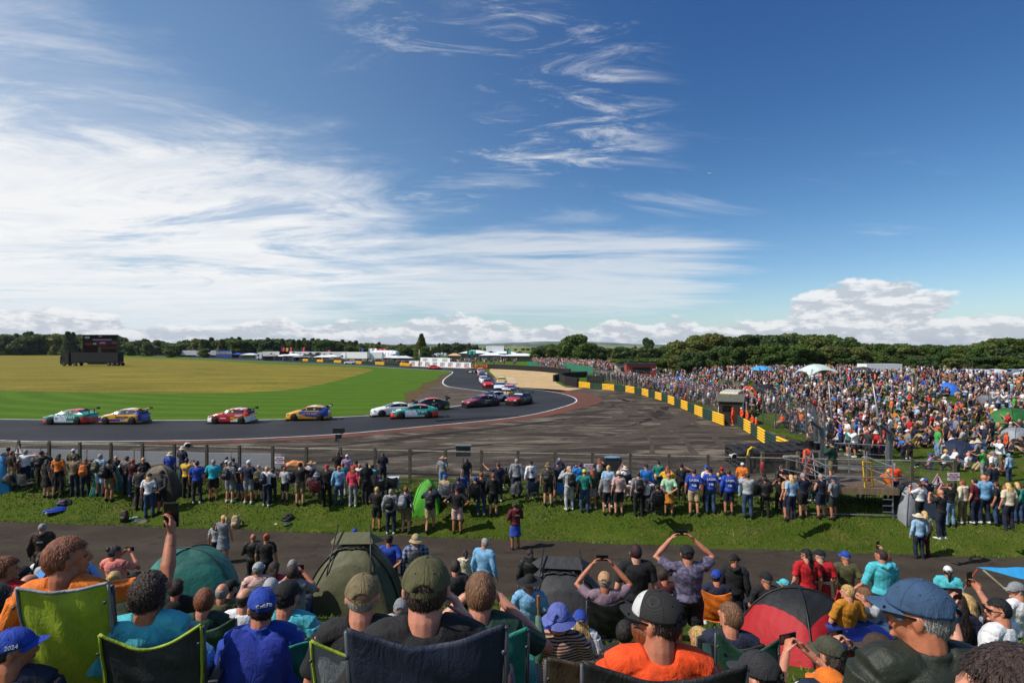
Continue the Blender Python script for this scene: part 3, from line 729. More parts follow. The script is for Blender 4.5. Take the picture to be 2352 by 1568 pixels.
# mast and picture wall raised from the trailer
Y0 = scr.location.y; k0 = FL / Y0
sw, sh = 80 / k0 / SS, 42 / k0 / SS; scx = (231 - 1176) / k0; scz = CZ - (789.5 - 795) / k0
m = MB(); m.box((0, 0, 0), (.5, sw, sh)); m.box((.35, 0, -.2), (.3, sw * .6, sh * .5))
lx, ly = (scx - scr.location.x) / SS, 0
wall = m.build('screen_frame', BLK, scr); wall.location = (0, -(lx), (scz - 1.0) / SS)
m = MB(); m.box((0, -(lx), 4.6), (.8, .8, 1.6)); m.build('mast', BLK, scr)
def screen_mat(col, e=.55):
    mm = bpy.data.materials.new('lit_screen'); mm.use_nodes = True; b = mm.node_tree.nodes['Principled BSDF']
    b.inputs['Base Color'].default_value = (0, 0, 0, 1); b.inputs['Emission Color'].default_value = hx(col) + (1,); b.inputs['Emission Strength'].default_value = e; b.inputs['Roughness'].default_value = 1; b.inputs['Specular IOR Level'].default_value = 0
    return mm
m = MB(); cs = ['#1c1712', '#2c2730', '#3a2824', '#17240f', '#6f5a78', '#5f1c22', '#7a7488', '#0f1a10', '#5c3f33']
def sq(x0, z0, x1, z1, mi, d=0.0):   # picture fractions, x to the right, z up
    a = lambda u: (u - .5) * sw * .97; b = lambda v: (v - .5) * sh * .95
    # seen from the camera (facing the lorry's side) x to the right is local -y
    m.add([(-.27 - d, -a(x0), b(z0)), (-.27 - d, -a(x1), b(z0)), (-.27 - d, -a(x1), b(z1)), (-.27 - d, -a(x0), b(z1))], [(0, 1, 2, 3)], mi)
sq(0, 0, 1, 1, 0); sq(0, .45, 1, .72, 1, .004); sq(.45, .2, 1, .36, 2, .006); sq(0, .55, .35, .72, 3, .008); sq(.28, .7, .85, .82, 4, .010); sq(0, .78, 1, .97, 7, .012)
sq(.05, .8, .2, .93, 6, .014); sq(.07, .42, .26, .55, 5, .016); sq(.3, .45, .4, .56, 6, .018); sq(.46, .4, .70, .60, 5, .020); sq(.5, .52, .66, .60, 6, .024); sq(.86, .5, 1, .62, 8, .026); sq(.47, .9, .56, .95, 6, .028)
m.build('screen_picture', [screen_mat(c) for c in cs], wall)
# ------------------------------------------------------------------ trees
LEAF = [pm('foliage', c) for c in ('#4e6a26', '#5a7230', '#46622a', '#616f30', '#40592c', '#69733a')]
BARK = pm('wood', '#4a3d30')
def leaf_crown(seed, h, w, n, size, kind='round'):
    r = np.random.RandomState(seed); nb = (15 if n < 9000 else 34) if kind != 'cone' else 9; V = []
    c0 = []; 
    for k in range(nb):
        if kind == 'cone':
            f = k / (nb - 1); c0.append((r.uniform(-.1, .1) * w * (1 - f), r.uniform(-.1, .1) * w * (1 - f), h * (.10 + .84 * f), w * .5 * (1.05 - f) + .15, h * .10))
        else:
            a = k * 2.4 + seed; rr = w * .5 * (.62 if nb < 20 else .8) * r.uniform(.35, 1) * (1 if k else 0)
            c0.append((rr * math.cos(a), rr * math.sin(a), h * (.12 + .70 * (r.rand() if k else .9)), w * r.uniform(.20, .32) * (1 if nb < 20 else .62), h * r.uniform(.11, .19) * (1 if nb < 20 else .72)))
    cen = np.array(c0); idx = r.randint(0, nb, n)
    d = r.normal(size=(n, 3)); d /= np.linalg.norm(d, axis=1)[:, None]; rad = r.uniform(.55, 1.08, n) ** .7
    p = cen[idx, :3] + d * rad[:, None] * np.stack([cen[idx, 3], cen[idx, 3], cen[idx, 4]], 1)
    u = r.normal(size=(n, 3)); u /= np.linalg.norm(u, axis=1)[:, None]; nn = d * .6 + r.normal(size=(n, 3)) * .6
    v = np.cross(nn, u); v /= np.linalg.norm(v, axis=1)[:, None] + 1e-9; u = np.cross(v, nn); u /= np.linalg.norm(u, axis=1)[:, None] + 1e-9
    s = size * r.uniform(.5, 1.3, n)[:, None]
    q = np.stack([p - u * s, p - v * s * .6, p + u * s, p + v * s * .6], 1)
    me = bpy.data.meshes.new('crown'); me.vertices.add(4 * n); me.vertices.foreach_set('co', q.reshape(-1)); me.loops.add(4 * n); me.loops.foreach_set('vertex_index', np.arange(4 * n))
    me.polygons.add(n); me.polygons.foreach_set('loop_start', np.arange(n) * 4); me.polygons.foreach_set('loop_total', np.full(n, 4)); me.update()
    return me, cen
def tree_proto(seed, h, w, n, size, kind, leaf):
    me, cen = leaf_crown(seed, h, w, n, size, kind); me.materials.append(leaf)
    m = MB(); m.tube([(0, 0, -.3), (.03 * h, 0, h * .25), (0, .02 * h, h * .55), (0, 0, h * .8)], [h * .03, h * .022, h * .014, h * .005], 7)
    for c in cen[1:7]: m.tube([(0, 0, h * .25), tuple(c[:3] * np.array([.5, .5, .85])), tuple(c[:3])], [h * .012, h * .008, h * .003], 5)
    return me, m.mesh('trunk', BARK, True)
_TP = {}
def TP(seed, kind, hi):
    k = (seed, kind, hi)
    if k not in _TP:
        n, s = ((14000, .34) if kind == 'round' else (5000, .28)) if hi == 2 else ((7000, .48) if hi else (4200, .75))
        _TP[k] = tree_proto(seed, 10, 7.5 if kind == 'round' else 4.2, n, s, kind, LEAF[seed % 6])
    return _TP[k]
def tree(px, ytop, Y, seed, kind='round', hi=1, wide=1.0, label='', group=None, cat='tree', name='tree', zb=None):
    X = (px - 1176) * Y / FL; zt = CZ - (ytop - 795) * Y / FL; z = (gz(X, Y) if zb is None else zb) - .2; h = max(1.5, zt - z) * (1.1 if hi else 1.0)
    cr, tr = TP(seed, kind, hi)
    root = bpy.data.objects.new(name, None); COL.objects.link(root); root.location = (X, Y, z); s = h / 10 * 1.03
    sw_ = s * wide; root.scale = (sw_, sw_, s); root.rotation_euler = (0, 0, seed * 1.7 + px * .37); root.empty_display_size = .1
    tag(root, label, cat, group)
    a = bpy.data.objects.new('crown', cr); link(a, root); b = bpy.data.objects.new('trunk', tr); link(b, root)
    return root
rt = random.Random(11)
def row(tops, step, Y, lab, grp, kinds=('round',), hi=1, wide=(1.0, 1.4), jit=3, yj=.1, name='tree'):
    x = tops[0][0]
    while x < tops[-1][0]:
        t = interp(tops, x) + rt.uniform(-jit * .6, jit * 1.6); YY = Y(x) if callable(Y) else Y
        tree(x, t, YY * (1 + rt.uniform(-yj, yj)), rt.randint(0, 5), rt.choice(kinds), hi, rt.uniform(*wide), lab, grp, name=name)
        x += step * rt.uniform(.7, 1.25)
row([(-60, 772), (60, 768), (130, 766), (200, 771), (280, 770), (300, 790)], 8, 470, 'dark broadleaf tree in the far wood left behind the big screen', 'trees in the wood behind the big screen', ('round', 'round', 'cone'), 0, (1.1, 1.6))
row([(296, 787), (330, 780), (370, 782), (400, 792)], 11, 420, 'small dark tree in the gap right of the big screen', 'trees right of the big screen', ('round',), 0)
row([(392, 786), (450, 780), (560, 778), (700, 781), (800, 783), (860, 790), (960, 793)], 7, 390, 'dark tree in the long wood behind the white paddock lorries', 'trees behind the paddock lorries', ('round', 'round', 'cone'), 0, (1.2, 1.8))
row([(390, 800), (450, 797), (520, 800), (640, 803)], 16, 360, 'rounded dark tree standing just behind the paddock tents', 'rounded trees behind the paddock tents', ('round',), 0, (1.2, 1.6))
row([(800, 795), (900, 798), (960, 790), (1000, 803)], 13, 300, 'dark bushy tree behind the white inflatable marquee', 'trees behind the inflatable marquee', ('round',), 0, (1.0, 1.4))
tree(968, 776, 290, 3, 'cone', 1, 1.6, 'tall pointed tree rising above its neighbours in the middle distance', None, name='pointed_tree')
row([(1000, 792), (1040, 788), (1100, 792)], 9, 480, 'dark pine in the clump right of the tall pointed tree', 'pines beyond the paddock', ('cone', 'round'), 0, (1.2, 1.7), 2)
row([(1085, 799), (1180, 798), (1270, 797)], 14, 900, 'small hazy tree on the far plain behind the paddock', 'trees on the far plain', ('round',), 0, (1.6, 2.4), 1.5)
tree(1311, 774, 225, 0, 'round', 1, 1.35, 'big round oak above the packed grandstand crowd', None, name='oak_tree')
row([(1232, 800), (1270, 793), (1350, 792), (1385, 800)], 13, 235, 'bushy tree in the clump around the big oak', 'trees around the big oak', ('round',), 1, (1.1, 1.5))
row([(1380, 797), (1440, 796), (1500, 795), (1560, 790), (1620, 785)], 12, 330, 'dark conifer in the plantation behind the car park field', 'conifers behind the car park', ('round', 'cone', 'round'), 0, (1.1, 2.0))
tree(1490, 777, 340, 2, 'round', 0, .8, 'lone taller tree standing out of the plantation', None, name='tall_tree')
row([(1430, 826), (1500, 825), (1560, 823), (1600, 826)], 15, 150, 'low bushy thicket tree behind the refreshment kiosks', 'bushes behind the kiosks', ('round',), 1, (1.5, 2.2), 2, .05)
row([(1560, 782), (1590, 775), (1640, 771), (1690, 775), (1740, 770), (1800, 768), (1870, 772), (1930, 780), (1960, 790)], 20, lambda x: 150 - (x - 1545) * .05, 'broadleaf tree at the back of the wood behind the spectator bank', 'back row of the wood behind the bank', ('round',), 2, (.8, 1.4), 4)
row([(1560, 815), (1620, 800), (1700, 796), (1780, 792), (1860, 793), (1940, 798), (2020, 808)], 25, lambda x: 128 - (x - 1560) * .03, 'leafy tree at the front of the wood behind the spectator bank', 'front row of the wood behind the bank', ('round',), 2, (1.3, 1.7), 4)
row([(1950, 789), (2050, 790), (2120, 794), (2200, 793), (2260, 788), (2320, 780), (2420, 778)], 24, lambda x: 130 - (x - 1950) * .03, 'dark green tree far right in the wood beside the white cars', 'right end of the wood', ('round',), 2, (.9, 1.5), 3)
row([(2000, 822), (2100, 822), (2200, 818), (2300, 815), (2420, 812)], 30, lambda x: 112, 'spreading dark tree low at the right edge of the wood', 'low front trees at the right of the wood', ('round',), 2, (1.5, 2.0), 4)
# ------------------------------------------------------------------ barriers
YEL = pm('wall', '#e2ad1e'); GRN = pm('wall', '#12382a')
def barrier(line, start, step, h, th, grp, lab, first='y'):
    """a run of guard-rail blocks alternately yellow and dark green; each block is its own thing"""
    d = 0; L = [0]
    for a, b in zip(line, line[1:]): L.append(L[-1] + (b - a).length)
    def at(s):
        for i in range(len(L) - 1):
            if s <= L[i + 1]: return line[i].lerp(line[i + 1], (s - L[i]) / max(1e-6, L[i + 1] - L[i]))
        return line[-1]
    n = max(1, round(L[-1] / step)); step = L[-1] / n; k = 0 if first == 'y' else 1
    for i in range(n):
        a, b = at(i * step), at((i + 1) * step); c = (a + b) / 2; dv = b - a; ang = math.atan2(dv.y, dv.x); ln = dv.length * .985
        r = empty('guard_rail', (c.x, c.y, c.z), ang, lab[(i + k) % 2], 'barrier', grp)
        for j in range(5):
            m = MB(); zz = h * (.1 + .2 * j); hh = h * .085
            prof = [(0, -hh), (th * .45, -hh), (th * .95, -hh * .3), (th * .95, hh * .3), (th * .45, hh), (0, hh)]
            m.add([(-ln / 2, -p[0], zz + p[1]) for p in prof] + [(ln / 2, -p[0], zz + p[1]) for p in prof], [tuple(range(5, -1, -1)), tuple(range(6, 12))] + [(q, (q + 1) % 6, 6 + (q + 1) % 6, 6 + q) for q in range(6)])
            m.build('rail', YEL if (i + k) % 2 == 0 else GRN, r)
        m = MB(); m.box((-ln * .35, .06, h * .45), (.12, .1, h * .98)); m.box((ln * .35, .06, h * .45), (.12, .1, h * .98)); m.build('post', pm('wood', '#55493c'), r)
near_l = smooth_line([D(1330, 889.5), D(1437, 900), D(1500, 914), D(1560, 935), D(1610, 957), D(1664, 978)], 4)
for p in near_l: p.z = 1.0
barrier(near_l, 0, 2.75, .95, .12, 'yellow and green barrier round the run-off', ['yellow guard rail section lining the outside of the run-off', 'dark green guard rail section lining the outside of the run-off'])
b2 = [D(1696, 979), D(1730, 1000), D(1764, 1024), D(1818, 1050)]
for p in b2: p.z = 1.0
barrier(b2, 0, 2.4, .95, .12, 'barrier below the marshals', ['yellow guard rail section below the orange marshals', 'green guard rail section below the orange marshals'], 'g')
far_l = smooth_line([D(290, 811.2), D(430, 817), D(560, 820.5), D(700, 829), D(820, 835), D(945, 841)], 4)
for p in far_l: p.z = 1.0
far_l = far_l[::-1]
def far_barrier():
    L = 0; i = 0; s = 0; tot = [0]
    for a, b in zip(far_l, far_l[1:]): tot.append(tot[-1] + (b - a).length)
    def at(s):
        for i in range(len(tot) - 1):
            if s <= tot[i + 1]: return far_l[i].lerp(far_l[i + 1], (s - tot[i]) / max(1e-6, tot[i + 1] - tot[i]))
        return far_l[-1]
    s = 0; k = 0
    while s < tot[-1] - 8:
        w = (6.5, 10.5)[k % 2]; a, b = at(s), at(s + w); c = (a + b) / 2; dv = b - a
        r = empty('guard_rail', (c.x, c.y, 1.0), math.atan2(dv.y, dv.x), ['yellow section of the far barrier in front of the paddock', 'dark green section of the far barrier in front of the paddock'][k % 2], 'barrier', 'far barrier along the paddock')
        m = MB(); m.box((0, .25, .5), (w * .99, .4, 1.0))
        for q in (.2, .5, .8): m.box((0, -.02, q + .0), (w * .98, .16, .14)); m.box((0, .52, q), (w * .98, .16, .14))
        m.build('rail', [YEL, GRN][k % 2], r); s += w; k += 1
far_barrier()
for i in range(11):   # yellow blocks further left
    c = D(12 + i * 16, 808.2); r = tag(MB().box((0, 0, .55), (9, .8, 1.1)).box((0, -.45, .8), (8.8, .12, .2)).box((0, -.45, .35), (8.8, .12, .2)).build('barrier_block', YEL, loc=(c.x, c.y, 1)), 'small yellow barrier block on the far left horizon', 'barrier', 'yellow blocks along the far left straight')
# advertising boards
def board(px0, px1, py, h, label, txts, Y=None):
    a, b = D(px0, py), D(px1, py + (px1 - px0) * .036); dv = b - a; w = dv.length; c = (a + b) / 2
    r = empty('advertising_board', (c.x, c.y, 1), math.atan2(dv.y, dv.x), label, 'board')
    m = MB(); m.box((0, 0, h / 2), (w, .15, h)); m.build('panel', pm('paint', '#dfe0e2', .6), r)
    n = max(1, int(w / (h * 1.9)))
    for i in range(n):
        x = -w / 2 + (i + .5) * w / n
        text('LIQUI', h * .46, pm('paint', '#232f6a'), r, (x, -.09, h * .69), (R(90), 0, 0), .03); text('MOLY', h * .46, pm('paint', '#b8242c'), r, (x, -.09, h * .30), (R(90), 0, 0), .03)
    m = MB()
    for i in range(n + 1): m.box((-w / 2 + i * w / n, .4, h * .4), (.1, .6, h * .8))
    m.build('prop', STEEL, r)
board(941, 1082, 840.5, 1.75, 'long white advertising board at the foot of the far corner', 1)
board(966, 1034, 836, 2.5, 'shorter white advertising board raised behind the long one', 1)
# ------------------------------------------------------------------ tyre walls
TYR = pm('rubber', '#121213')
def tyre_wall(line, h, label, cap=False, w=.9):
    r = empty('tyre_wall', (line[0].x, line[0].y, 1.0), 0, label, 'tyre wall'); o = line[0]
    nl = max(2, int(h / .22)); m = MB()
    for p in line:
        for row_ in range(2 if w > .8 else 1):
            q = Vector((p.x - o.x, p.y - o.y + row_ * .62, 0))
            for k in range(nl):
                z = h * (k + .5) / nl; t = h / nl * .5
                m.loft([((q.x, q.y, z - t), .24, .24), ((q.x, q.y, z - t * .6), .31, .31), ((q.x, q.y, z + t * .6), .31, .31), ((q.x, q.y, z + t), .24, .24)], (1, 0, 0), 10, 0)
    m.build('tyre_stack', TYR, r, True)
    m = MB(); pts = [(p.x - o.x, p.y - o.y) for p in line]
    for a, b in zip(pts, pts[1:]):
        ang = math.atan2(b[1] - a[1], b[0] - a[0]); l = math.hypot(b[0] - a[0], b[1] - a[1])
        m.box(((a[0] + b[0]) / 2, (a[1] + b[1]) / 2 - .34, h * .55), (l * 1.02, .02, h * .75), rz=ang)
    m.build('conveyor_belt', pm('rubber', '#1b1b1c'), r)
    return r
def resample(pts, d):
    out = [pts[0]]; 
    for a, b in zip(pts, pts[1:]):
        L_ = (b - a).length; n = max(1, round(L_ / d)); out += [a.lerp(b, (i + 1) / n) for i in range(n)]
    return out
tyre_wall(resample([D(1118, 846.5), D(1180, 849), D(1240, 853), D(1308, 860)], .66), 1.35, 'long black tyre wall at the back of the gravel trap')
tyre_wall(resample([D(1274, 876), D(1300, 868), D(1346, 866)], .66), 1.25, 'black tyre wall behind the end of the gravel trap')
tyre_wall(resample([D(1288, 876), D(1300, 884), D(1326, 889)], .66), 1.5, 'black tyre wall leading to the yellow barrier')
tyre_wall(resample([D(1352, 878), D(1384, 880)], .66), 1.3, 'short black tyre wall in front of the catch fence')
nt = resample([Vector((12.6, 31.2, 1)), Vector((16.6, 32.3, 1))], .66); tyre_wall(nt, .95, 'near stack of black tyres behind the fence at the right')
nt = [p + Vector((0.1, 1.3, 0)) for p in nt]; tyre_wall(nt, .98, 'further stack of black tyres behind the fence at the right')
r = empty('timber_barrier', (15.2, 30.4, 1), R(6), 'dark timber barrier in front of the near tyres', 'barrier')
m = MB(); [m.box((0, 0, .16 + .25 * i), (4.6, .14, .23)) for i in range(4)]; m.build('plank', pm('wood', '#3b332c'), r)
m = MB(); [m.box((x, -.14, .55), (.16, .14, 1.1)) for x in (-2, 0, 2)]; m.build('post', pm('wood', '#6b5d4e'), r)

# ------------------------------------------------------------------ tents and marquees
def pagoda(label, pos, w, d, h, col, name='marquee', group=None, rz=0):
    r = empty(name, pos, rz, label, 'tent', group); c = pm('canvas', col)
    m = MB(); z0 = h * .55
    m.add([(-w / 2, -d / 2, z0), (w / 2, -d / 2, z0), (w / 2, d / 2, z0), (-w / 2, d / 2, z0), (-w / 8, 0, h * .8), (w / 8, 0, h * .8), (0, 0, h)], [(0, 1, 5, 4), (1, 2, 5), (2, 3, 4, 5), (3, 0, 4), (4, 5, 6), (5, 4, 6)])
    m.build('roof', c, r)
    m = MB(); m.box((0, d / 2, z0 / 2), (w, .05, z0)); m.box((-w / 2, 0, z0 / 2), (.05, d, z0)); m.build('side_wall', c, r)
    m = MB(); [m.box((x, y, z0 / 2), (.08, .08, z0)) for x in (-w / 2 + .05, w / 2 - .05) for y in (-d / 2 + .05, d / 2 - .05)]; m.build('pole', STEEL, r)
def P2(x, y, z=1.0): return D(588 + x / 4, 746.5 + y / 4, z)
def P1(x, y, z=1.0): return D(x / 4, 746.5 + y / 4, z)
i = 0
for zx, y, hd, cab, box, L_ in ((60, 318, 90, '#dcdcdc', '#dedede', 13), (210, 318, 90, '#dcdcdc', '#d8d8da', 14), (410, 322, 88, '#d6d6d6', '#dedede', 14), (590, 324, 88, '#202226', '#dcdcdc', 13), (835, 328, 70, '#e4e4e4', '#dedede', 11), (925, 328, 80, '#e4e4e4', '#dedede', 12)):
    lorry(['white paddock lorry at the left end of the line facing left', 'white lorry with pale trailer next to the grey awning', 'white lorry beside the sloping white tent', 'dark cabbed lorry with a white trailer in the paddock', 'white lorry turned towards the track in the paddock', 'white lorry parked just left of the inflatable marquee'][i], P2(zx, y) , R(hd), cab, box, L_, 'paddock lorries'); i += 1
for zx, y, c, lb in ((1640, 292, '#d8d8d8', 'white motorhome behind the far barrier near the round trees'), (1760, 290, '#e0e0e0', 'bright white lorry in the far left of the paddock'), (1850, 292, '#c9c9cb', 'pale grey lorry left of the blue awning')):
    lorry(lb, P1(zx, y), R(92), c, c, 11, 'far paddock lorries')
for i, (px, y, c) in enumerate(((575, 822, '#dfe0e2'), (612, 824, '#d4d6d8'), (655, 826.5, '#e6e6e6'), (700, 828, '#dcdddf'), (745, 829, '#e8e8e8'), (905, 831, '#dcdcdc'), (925, 832, '#cfd2d6'), (500, 819, '#d8d8da'), (465, 817.5, '#e2e2e2'), (432, 816.5, '#d6d8da'))):
    pagoda('white peaked awning in the row of paddock tents behind the far barrier', D(px, y), 8.5, 7, 3.4, c, group='white awnings along the paddock')
# inflatable marquee
r = empty('inflatable_marquee', P2(1187, 327), 0, 'large white quilted inflatable marquee in the paddock', 'tent')
m = MB(); Wm, Hm, Dm = 11.6, 4.6, 9
def infl(u, v):
    a = math.pi * v; x = -Wm / 2 + Wm * u; f = 1 + .035 * abs(math.sin(u * math.pi * 8)) + .03 * abs(math.sin(v * math.pi * 7)); e = 1 - .10 * (2 * abs(u - .5)) ** 4
    sq_ = lambda t: math.copysign(abs(t) ** .55, t)
    return (x, -Dm / 2 * sq_(math.cos(a)) * f, Hm * sq_(math.sin(a)) * f * e)
m.grid(infl, 64, 42)
n0 = len(m.v); e0 = [infl(0, v / 42) for v in range(43)]; e1 = [infl(1, v / 42) for v in range(43)]
m.add(e0, [tuple(range(42, -1, -1))]); m.add(e1, [tuple(range(43))]); m.build('shell', pm('canvas', '#e2e4e6'), r, True)
m = MB(); m.loft([((-2.2, -Dm / 2 - .25, .0), .9, .15), ((-2.2, -Dm / 2 - .25, 1.8), .9, .15), ((-2.2, -Dm / 2 - .25, 2.2), .6, .15)], (1, 0, 0), 12, .3); m.build('entrance', pm('canvas', '#b8bcc0'), r)
for j, (zx, y, w, h, c, lb) in enumerate(((345, 326, 8, 4.2, '#dfe0e2', 'sloping white marquee between the paddock lorries'), (500, 326, 7.5, 4.0, '#1d1f22', 'black pagoda awning among the white lorries'), (140, 322, 6, 3.6, '#8a8480', 'grey brown awning at the left of the lorry line'), (690, 330, 7.5, 3.6, '#e2e2e2', 'white peaked tent below the dark cabbed lorry'), (1360, 333, 6, 3.2, '#dcdcdc', 'small white awning right of the inflatable marquee'), (1825, 328, 6, 4.4, '#c8a77c', 'beige pointed tent beyond the advertising boards'), (1240, 330, 3.2, 3.0, '#d8dadc', 'narrow white gazebo at the inflatable marquee'))):
    pagoda(lb, P2(zx, y), w, 6, h, c)
# blue awning with lettering
r = empty('trade_awning', P1(2080, 294), 0, 'bright blue awning with large yellow lettering behind the far barrier', 'tent')
m = MB(); m.box((0, 0, 2.2), (9.6, 6, 3.8)); m.build('awning', pm('canvas', '#1d55b0'), r)
text('GOODYEAR', 1.75, pm('paint', '#e8c832'), r, (0, -3.05, 2.6), (R(90), 0, 0), .05)
for k_, (zx, c) in enumerate(((2190, '#23479a'), (2260, '#1c2f66'), (2330, '#2b55a4'))):
    pagoda(['mid blue peaked tent beside the blue lettered awning', 'navy peaked tent second from the blue lettered awning', 'blue peaked tent nearest the white marquee'][k_], P1(zx, 300), 5.5, 5, 3.6, c)
# pit buildings
def shed(label, px0, px1, py, h, wall, roof, Dp=12, name='pit_building', doors=0):
    a, b = D(px0, py), D(px1, py); w = b.x - a.x; r = empty(name, ((a.x + b.x) / 2, a.y, 1), 0, label, 'building')
    m = MB(); m.box((0, Dp / 2, h / 2), (w, Dp, h)); m.build('wall', pm('wall', wall), r)
    m = MB(); m.add([(-w / 2 - .5, -.8, h + .02), (w / 2 + .5, -.8, h + .02), (w / 2 + .5, Dp + .5, h + .02), (-w / 2 - .5, Dp + .5, h + .02), (-w / 2 - .5, Dp / 2, h * 1.3), (w / 2 + .5, Dp / 2, h * 1.3)], [(0, 1, 5, 4), (2, 3, 4, 5), (1, 2, 5), (3, 0, 4), (3, 2, 1, 0)]); m.build('roof', pm('wall', roof), r)
    for i in range(doors):
        x = -w / 2 + (i + .5) * w / doors; m = MB(); m.box((x, -.03, h * .42), (w / doors * .62, .06, h * .8)); m.build('garage_door', pm('metal', '#2c2f33'), r)
shed('long low pit garage with grey roof left of the big screen', 145, 190, 808.6, 4.2, '#5d4438', '#7a7e80', doors=8)
shed('long brick pit garage with dark doors right of the big screen', 270, 322, 811, 4.4, '#8a4d36', '#6b6f70', doors=9)
shed('small brick race control tower by the far wood', 112, 130, 806.5, 7, '#5a4038', '#4a4542', 8, 'control_tower', 3)
shed('dark flat roofed hospitality building among the flags', 342, 388, 812.5, 6.5, '#20252e', '#2f3238', 10, 'hospitality_building', 5)
# flags
FG = ['#c23048', '#d8d8d8', '#1f8f8c', '#28407a', '#c8a040']
def flag(px, ytop, ybase, col, i, Yb=None):
    b = D(px, ybase); Y = b.y; h = CZ - (ytop - 795) * Y / FL - 1; r = empty('flag', (b.x, Y, 1), 0, '%s flag on a tall thin pole behind the far barrier' % i, 'flag', 'flags over the paddock')
    m = MB(); m.tube([(0, 0, 0), (0, 0, h)], .09, 6); m.build('pole', STEEL, r)
    m = MB(); m.grid(lambda u, v: (.1 + u * 1.9, .25 * math.sin(u * 5 + v), h - v * h * .38), 6, 6); fo = m.build('banner', pm('canvas', col), r); fo.modifiers.new('s', 'SOLIDIFY').thickness = .03
for px, yt, yb, c, n in ((296, 794, 812, 0, 'red'), (306, 795, 812, 2, 'teal'), (318, 795, 812, 1, 'white'), (334, 794, 812, 2, 'teal'), (345, 795, 812, 0, 'red'), (357, 794, 812, 3, 'navy'), (500, 796, 818, 3, 'navy'), (530, 796, 818, 3, 'navy'), (562, 796, 819, 3, 'navy'), (646, 798, 824, 0, 'red'), (654, 799, 824, 4, 'gold'), (663, 798, 824, 0, 'red'), (692, 798, 825, 0, 'red'), (750, 804, 826, 0, 'red'), (826, 800, 828, 3, 'navy'), (846, 800, 828, 1, 'white'), (856, 800, 828, 1, 'white'), (867, 800, 828, 0, 'red'), (877, 800, 828, 0, 'red'), (1073, 805, 828, 2, 'teal'), (1083, 805, 828, 2, 'teal'), (1164, 804, 826, 2, 'teal')):
    flag(px, yt, yb, FG[c], n)
# paddock right part
pagoda('wide white marquee roof in the middle of the right paddock', D(1092, 826), 16, 12, 6.0, '#d9dcde'); pagoda('low white marquee in front of the paddock hoarding', D(1128, 828), 11, 9, 4.6, '#e2e4e6'); pagoda('long white marquee near the grandstand', D(1194, 829), 17, 10, 4.4, '#e0e2e4')
pagoda('white marquee at the far right of the paddock', D(1160, 824), 16, 10, 5.2, '#d2d6da')
r = empty('hoarding', D(1137, 824), 0, 'high white hoarding panel over the right paddock', 'hoarding'); m = MB(); m.box((0, 0, 5.3), (9.5, .5, 3.2)); m.build('panel', WHT, r); m = MB(); [m.box((x, .3, 2), (.25, .25, 4)) for x in (-4, 0, 4)]; m.build('post', STEEL, r)
r = empty('green_fence', D(1212, 842), 0, 'long green windbreak fence in front of the grandstand crowd', 'fence')
a = smooth_line([Vector((0, 0, 0)), D(1290, 847) - D(1212, 842), D(1362, 859) - D(1212, 842)], 6)
m = MB(); [m.box(((p.x + q.x) / 2, (p.y + q.y) / 2, .9), ((q - p).length, .06, 1.8), rz=math.atan2(q.y - p.y, q.x - p.x)) for p, q in zip(a, a[1:])]; m.build('panel', pm('canvas', '#1f6b52'), r)
m = MB(); [m.tube([(p.x, p.y + .1, 0), (p.x, p.y + .1, 2.3)], .05) for p in a]; m.build('post', STEEL, r)
# vans and cars in the paddock and car park
def small_car(pos, head, col, label, group, van=False):
    k = ('van' if van else 'pc'); 
    if k not in _TP:
        mb, gl, sec = car_mesh('suv' if not van else 'suv', lambda y, s, z, sd: 1, False); mm = MB()
        _TP[k] = (mb.mesh('body', [BLK, WHT], True), gl['side_window'].mesh('side_window', GLS, True), gl['windscreen'].mesh('windscreen', GLS, True))
        for y in (1.38, -1.34):
            for x in (-.8, .8): mm.loft([((x - .1, y, .33), .33, .33), ((x + .1, y, .33), .33, .33)], (0, 1, 0), 12, 0)
        _TP[k] += (mm.mesh('wheels', RUB, True),)
    nm = 'van' if van else 'parked_car'
    r = empty(nm, pos, head, label, 'van' if van else 'car', group); r.scale = (1.08, 1.2, 1.5) if van else (1, 1, .92)
    for me, n in zip(_TP[k], ('body', 'side_window', 'windscreen', 'wheel')):
        o = bpy.data.objects.new(n, me); link(o, r)
        if n == 'body': o.material_slots[1].link = 'OBJECT'; o.material_slots[1].material = pm('paint', col)
    return r
CC = [('white', '#dcdcdc'), ('silver', '#a4a8ac'), ('black', '#17181a'), ('dark blue', '#1f2c4c'), ('red', '#8f2426'), ('grey', '#5f6468'), ('pale blue', '#7f9ab8')]
rc = random.Random(4)
for j in range(90):
    px = rc.uniform(1392, 1545); py = rc.uniform(812, 819); n, c = rc.choice(CC)
    small_car(D(px, py), rc.choice((0, 1.57)) + rc.uniform(-.1, .1), c, '%s car parked in the distant field car park' % n, 'cars in the field car park')
for j in range(46):
    px = rc.uniform(985, 1160); py = rc.uniform(817, 828); n, c = rc.choice(CC[:3] + CC[:2] + CC[5:])
    small_car(D(px, py), rc.choice((0, 1.57)), c, '%s van in the crowded right hand paddock' % n, 'vans in the right paddock', True)
for j, (px, py, c, n) in enumerate(((2215, 882, '#e0e0e0', 'white'), (2245, 886, '#c9ccd0', 'silver'), (2280, 889, '#e4e4e4', 'bright white'), (2320, 891, '#8a8e94', 'grey'), (2180, 880, '#2b3038', 'black'), (2345, 898, '#e2e2e2', 'clean white'))):
    p = DY(px, py, 88); p.z = gz(p.x, p.y); small_car(p, R(100), c, '%s car parked behind the top right of the bank' % n, 'cars behind the spectator bank')
p = DY(2020, 866, 96); p.z = gz(p.x, p.y) - 1.0
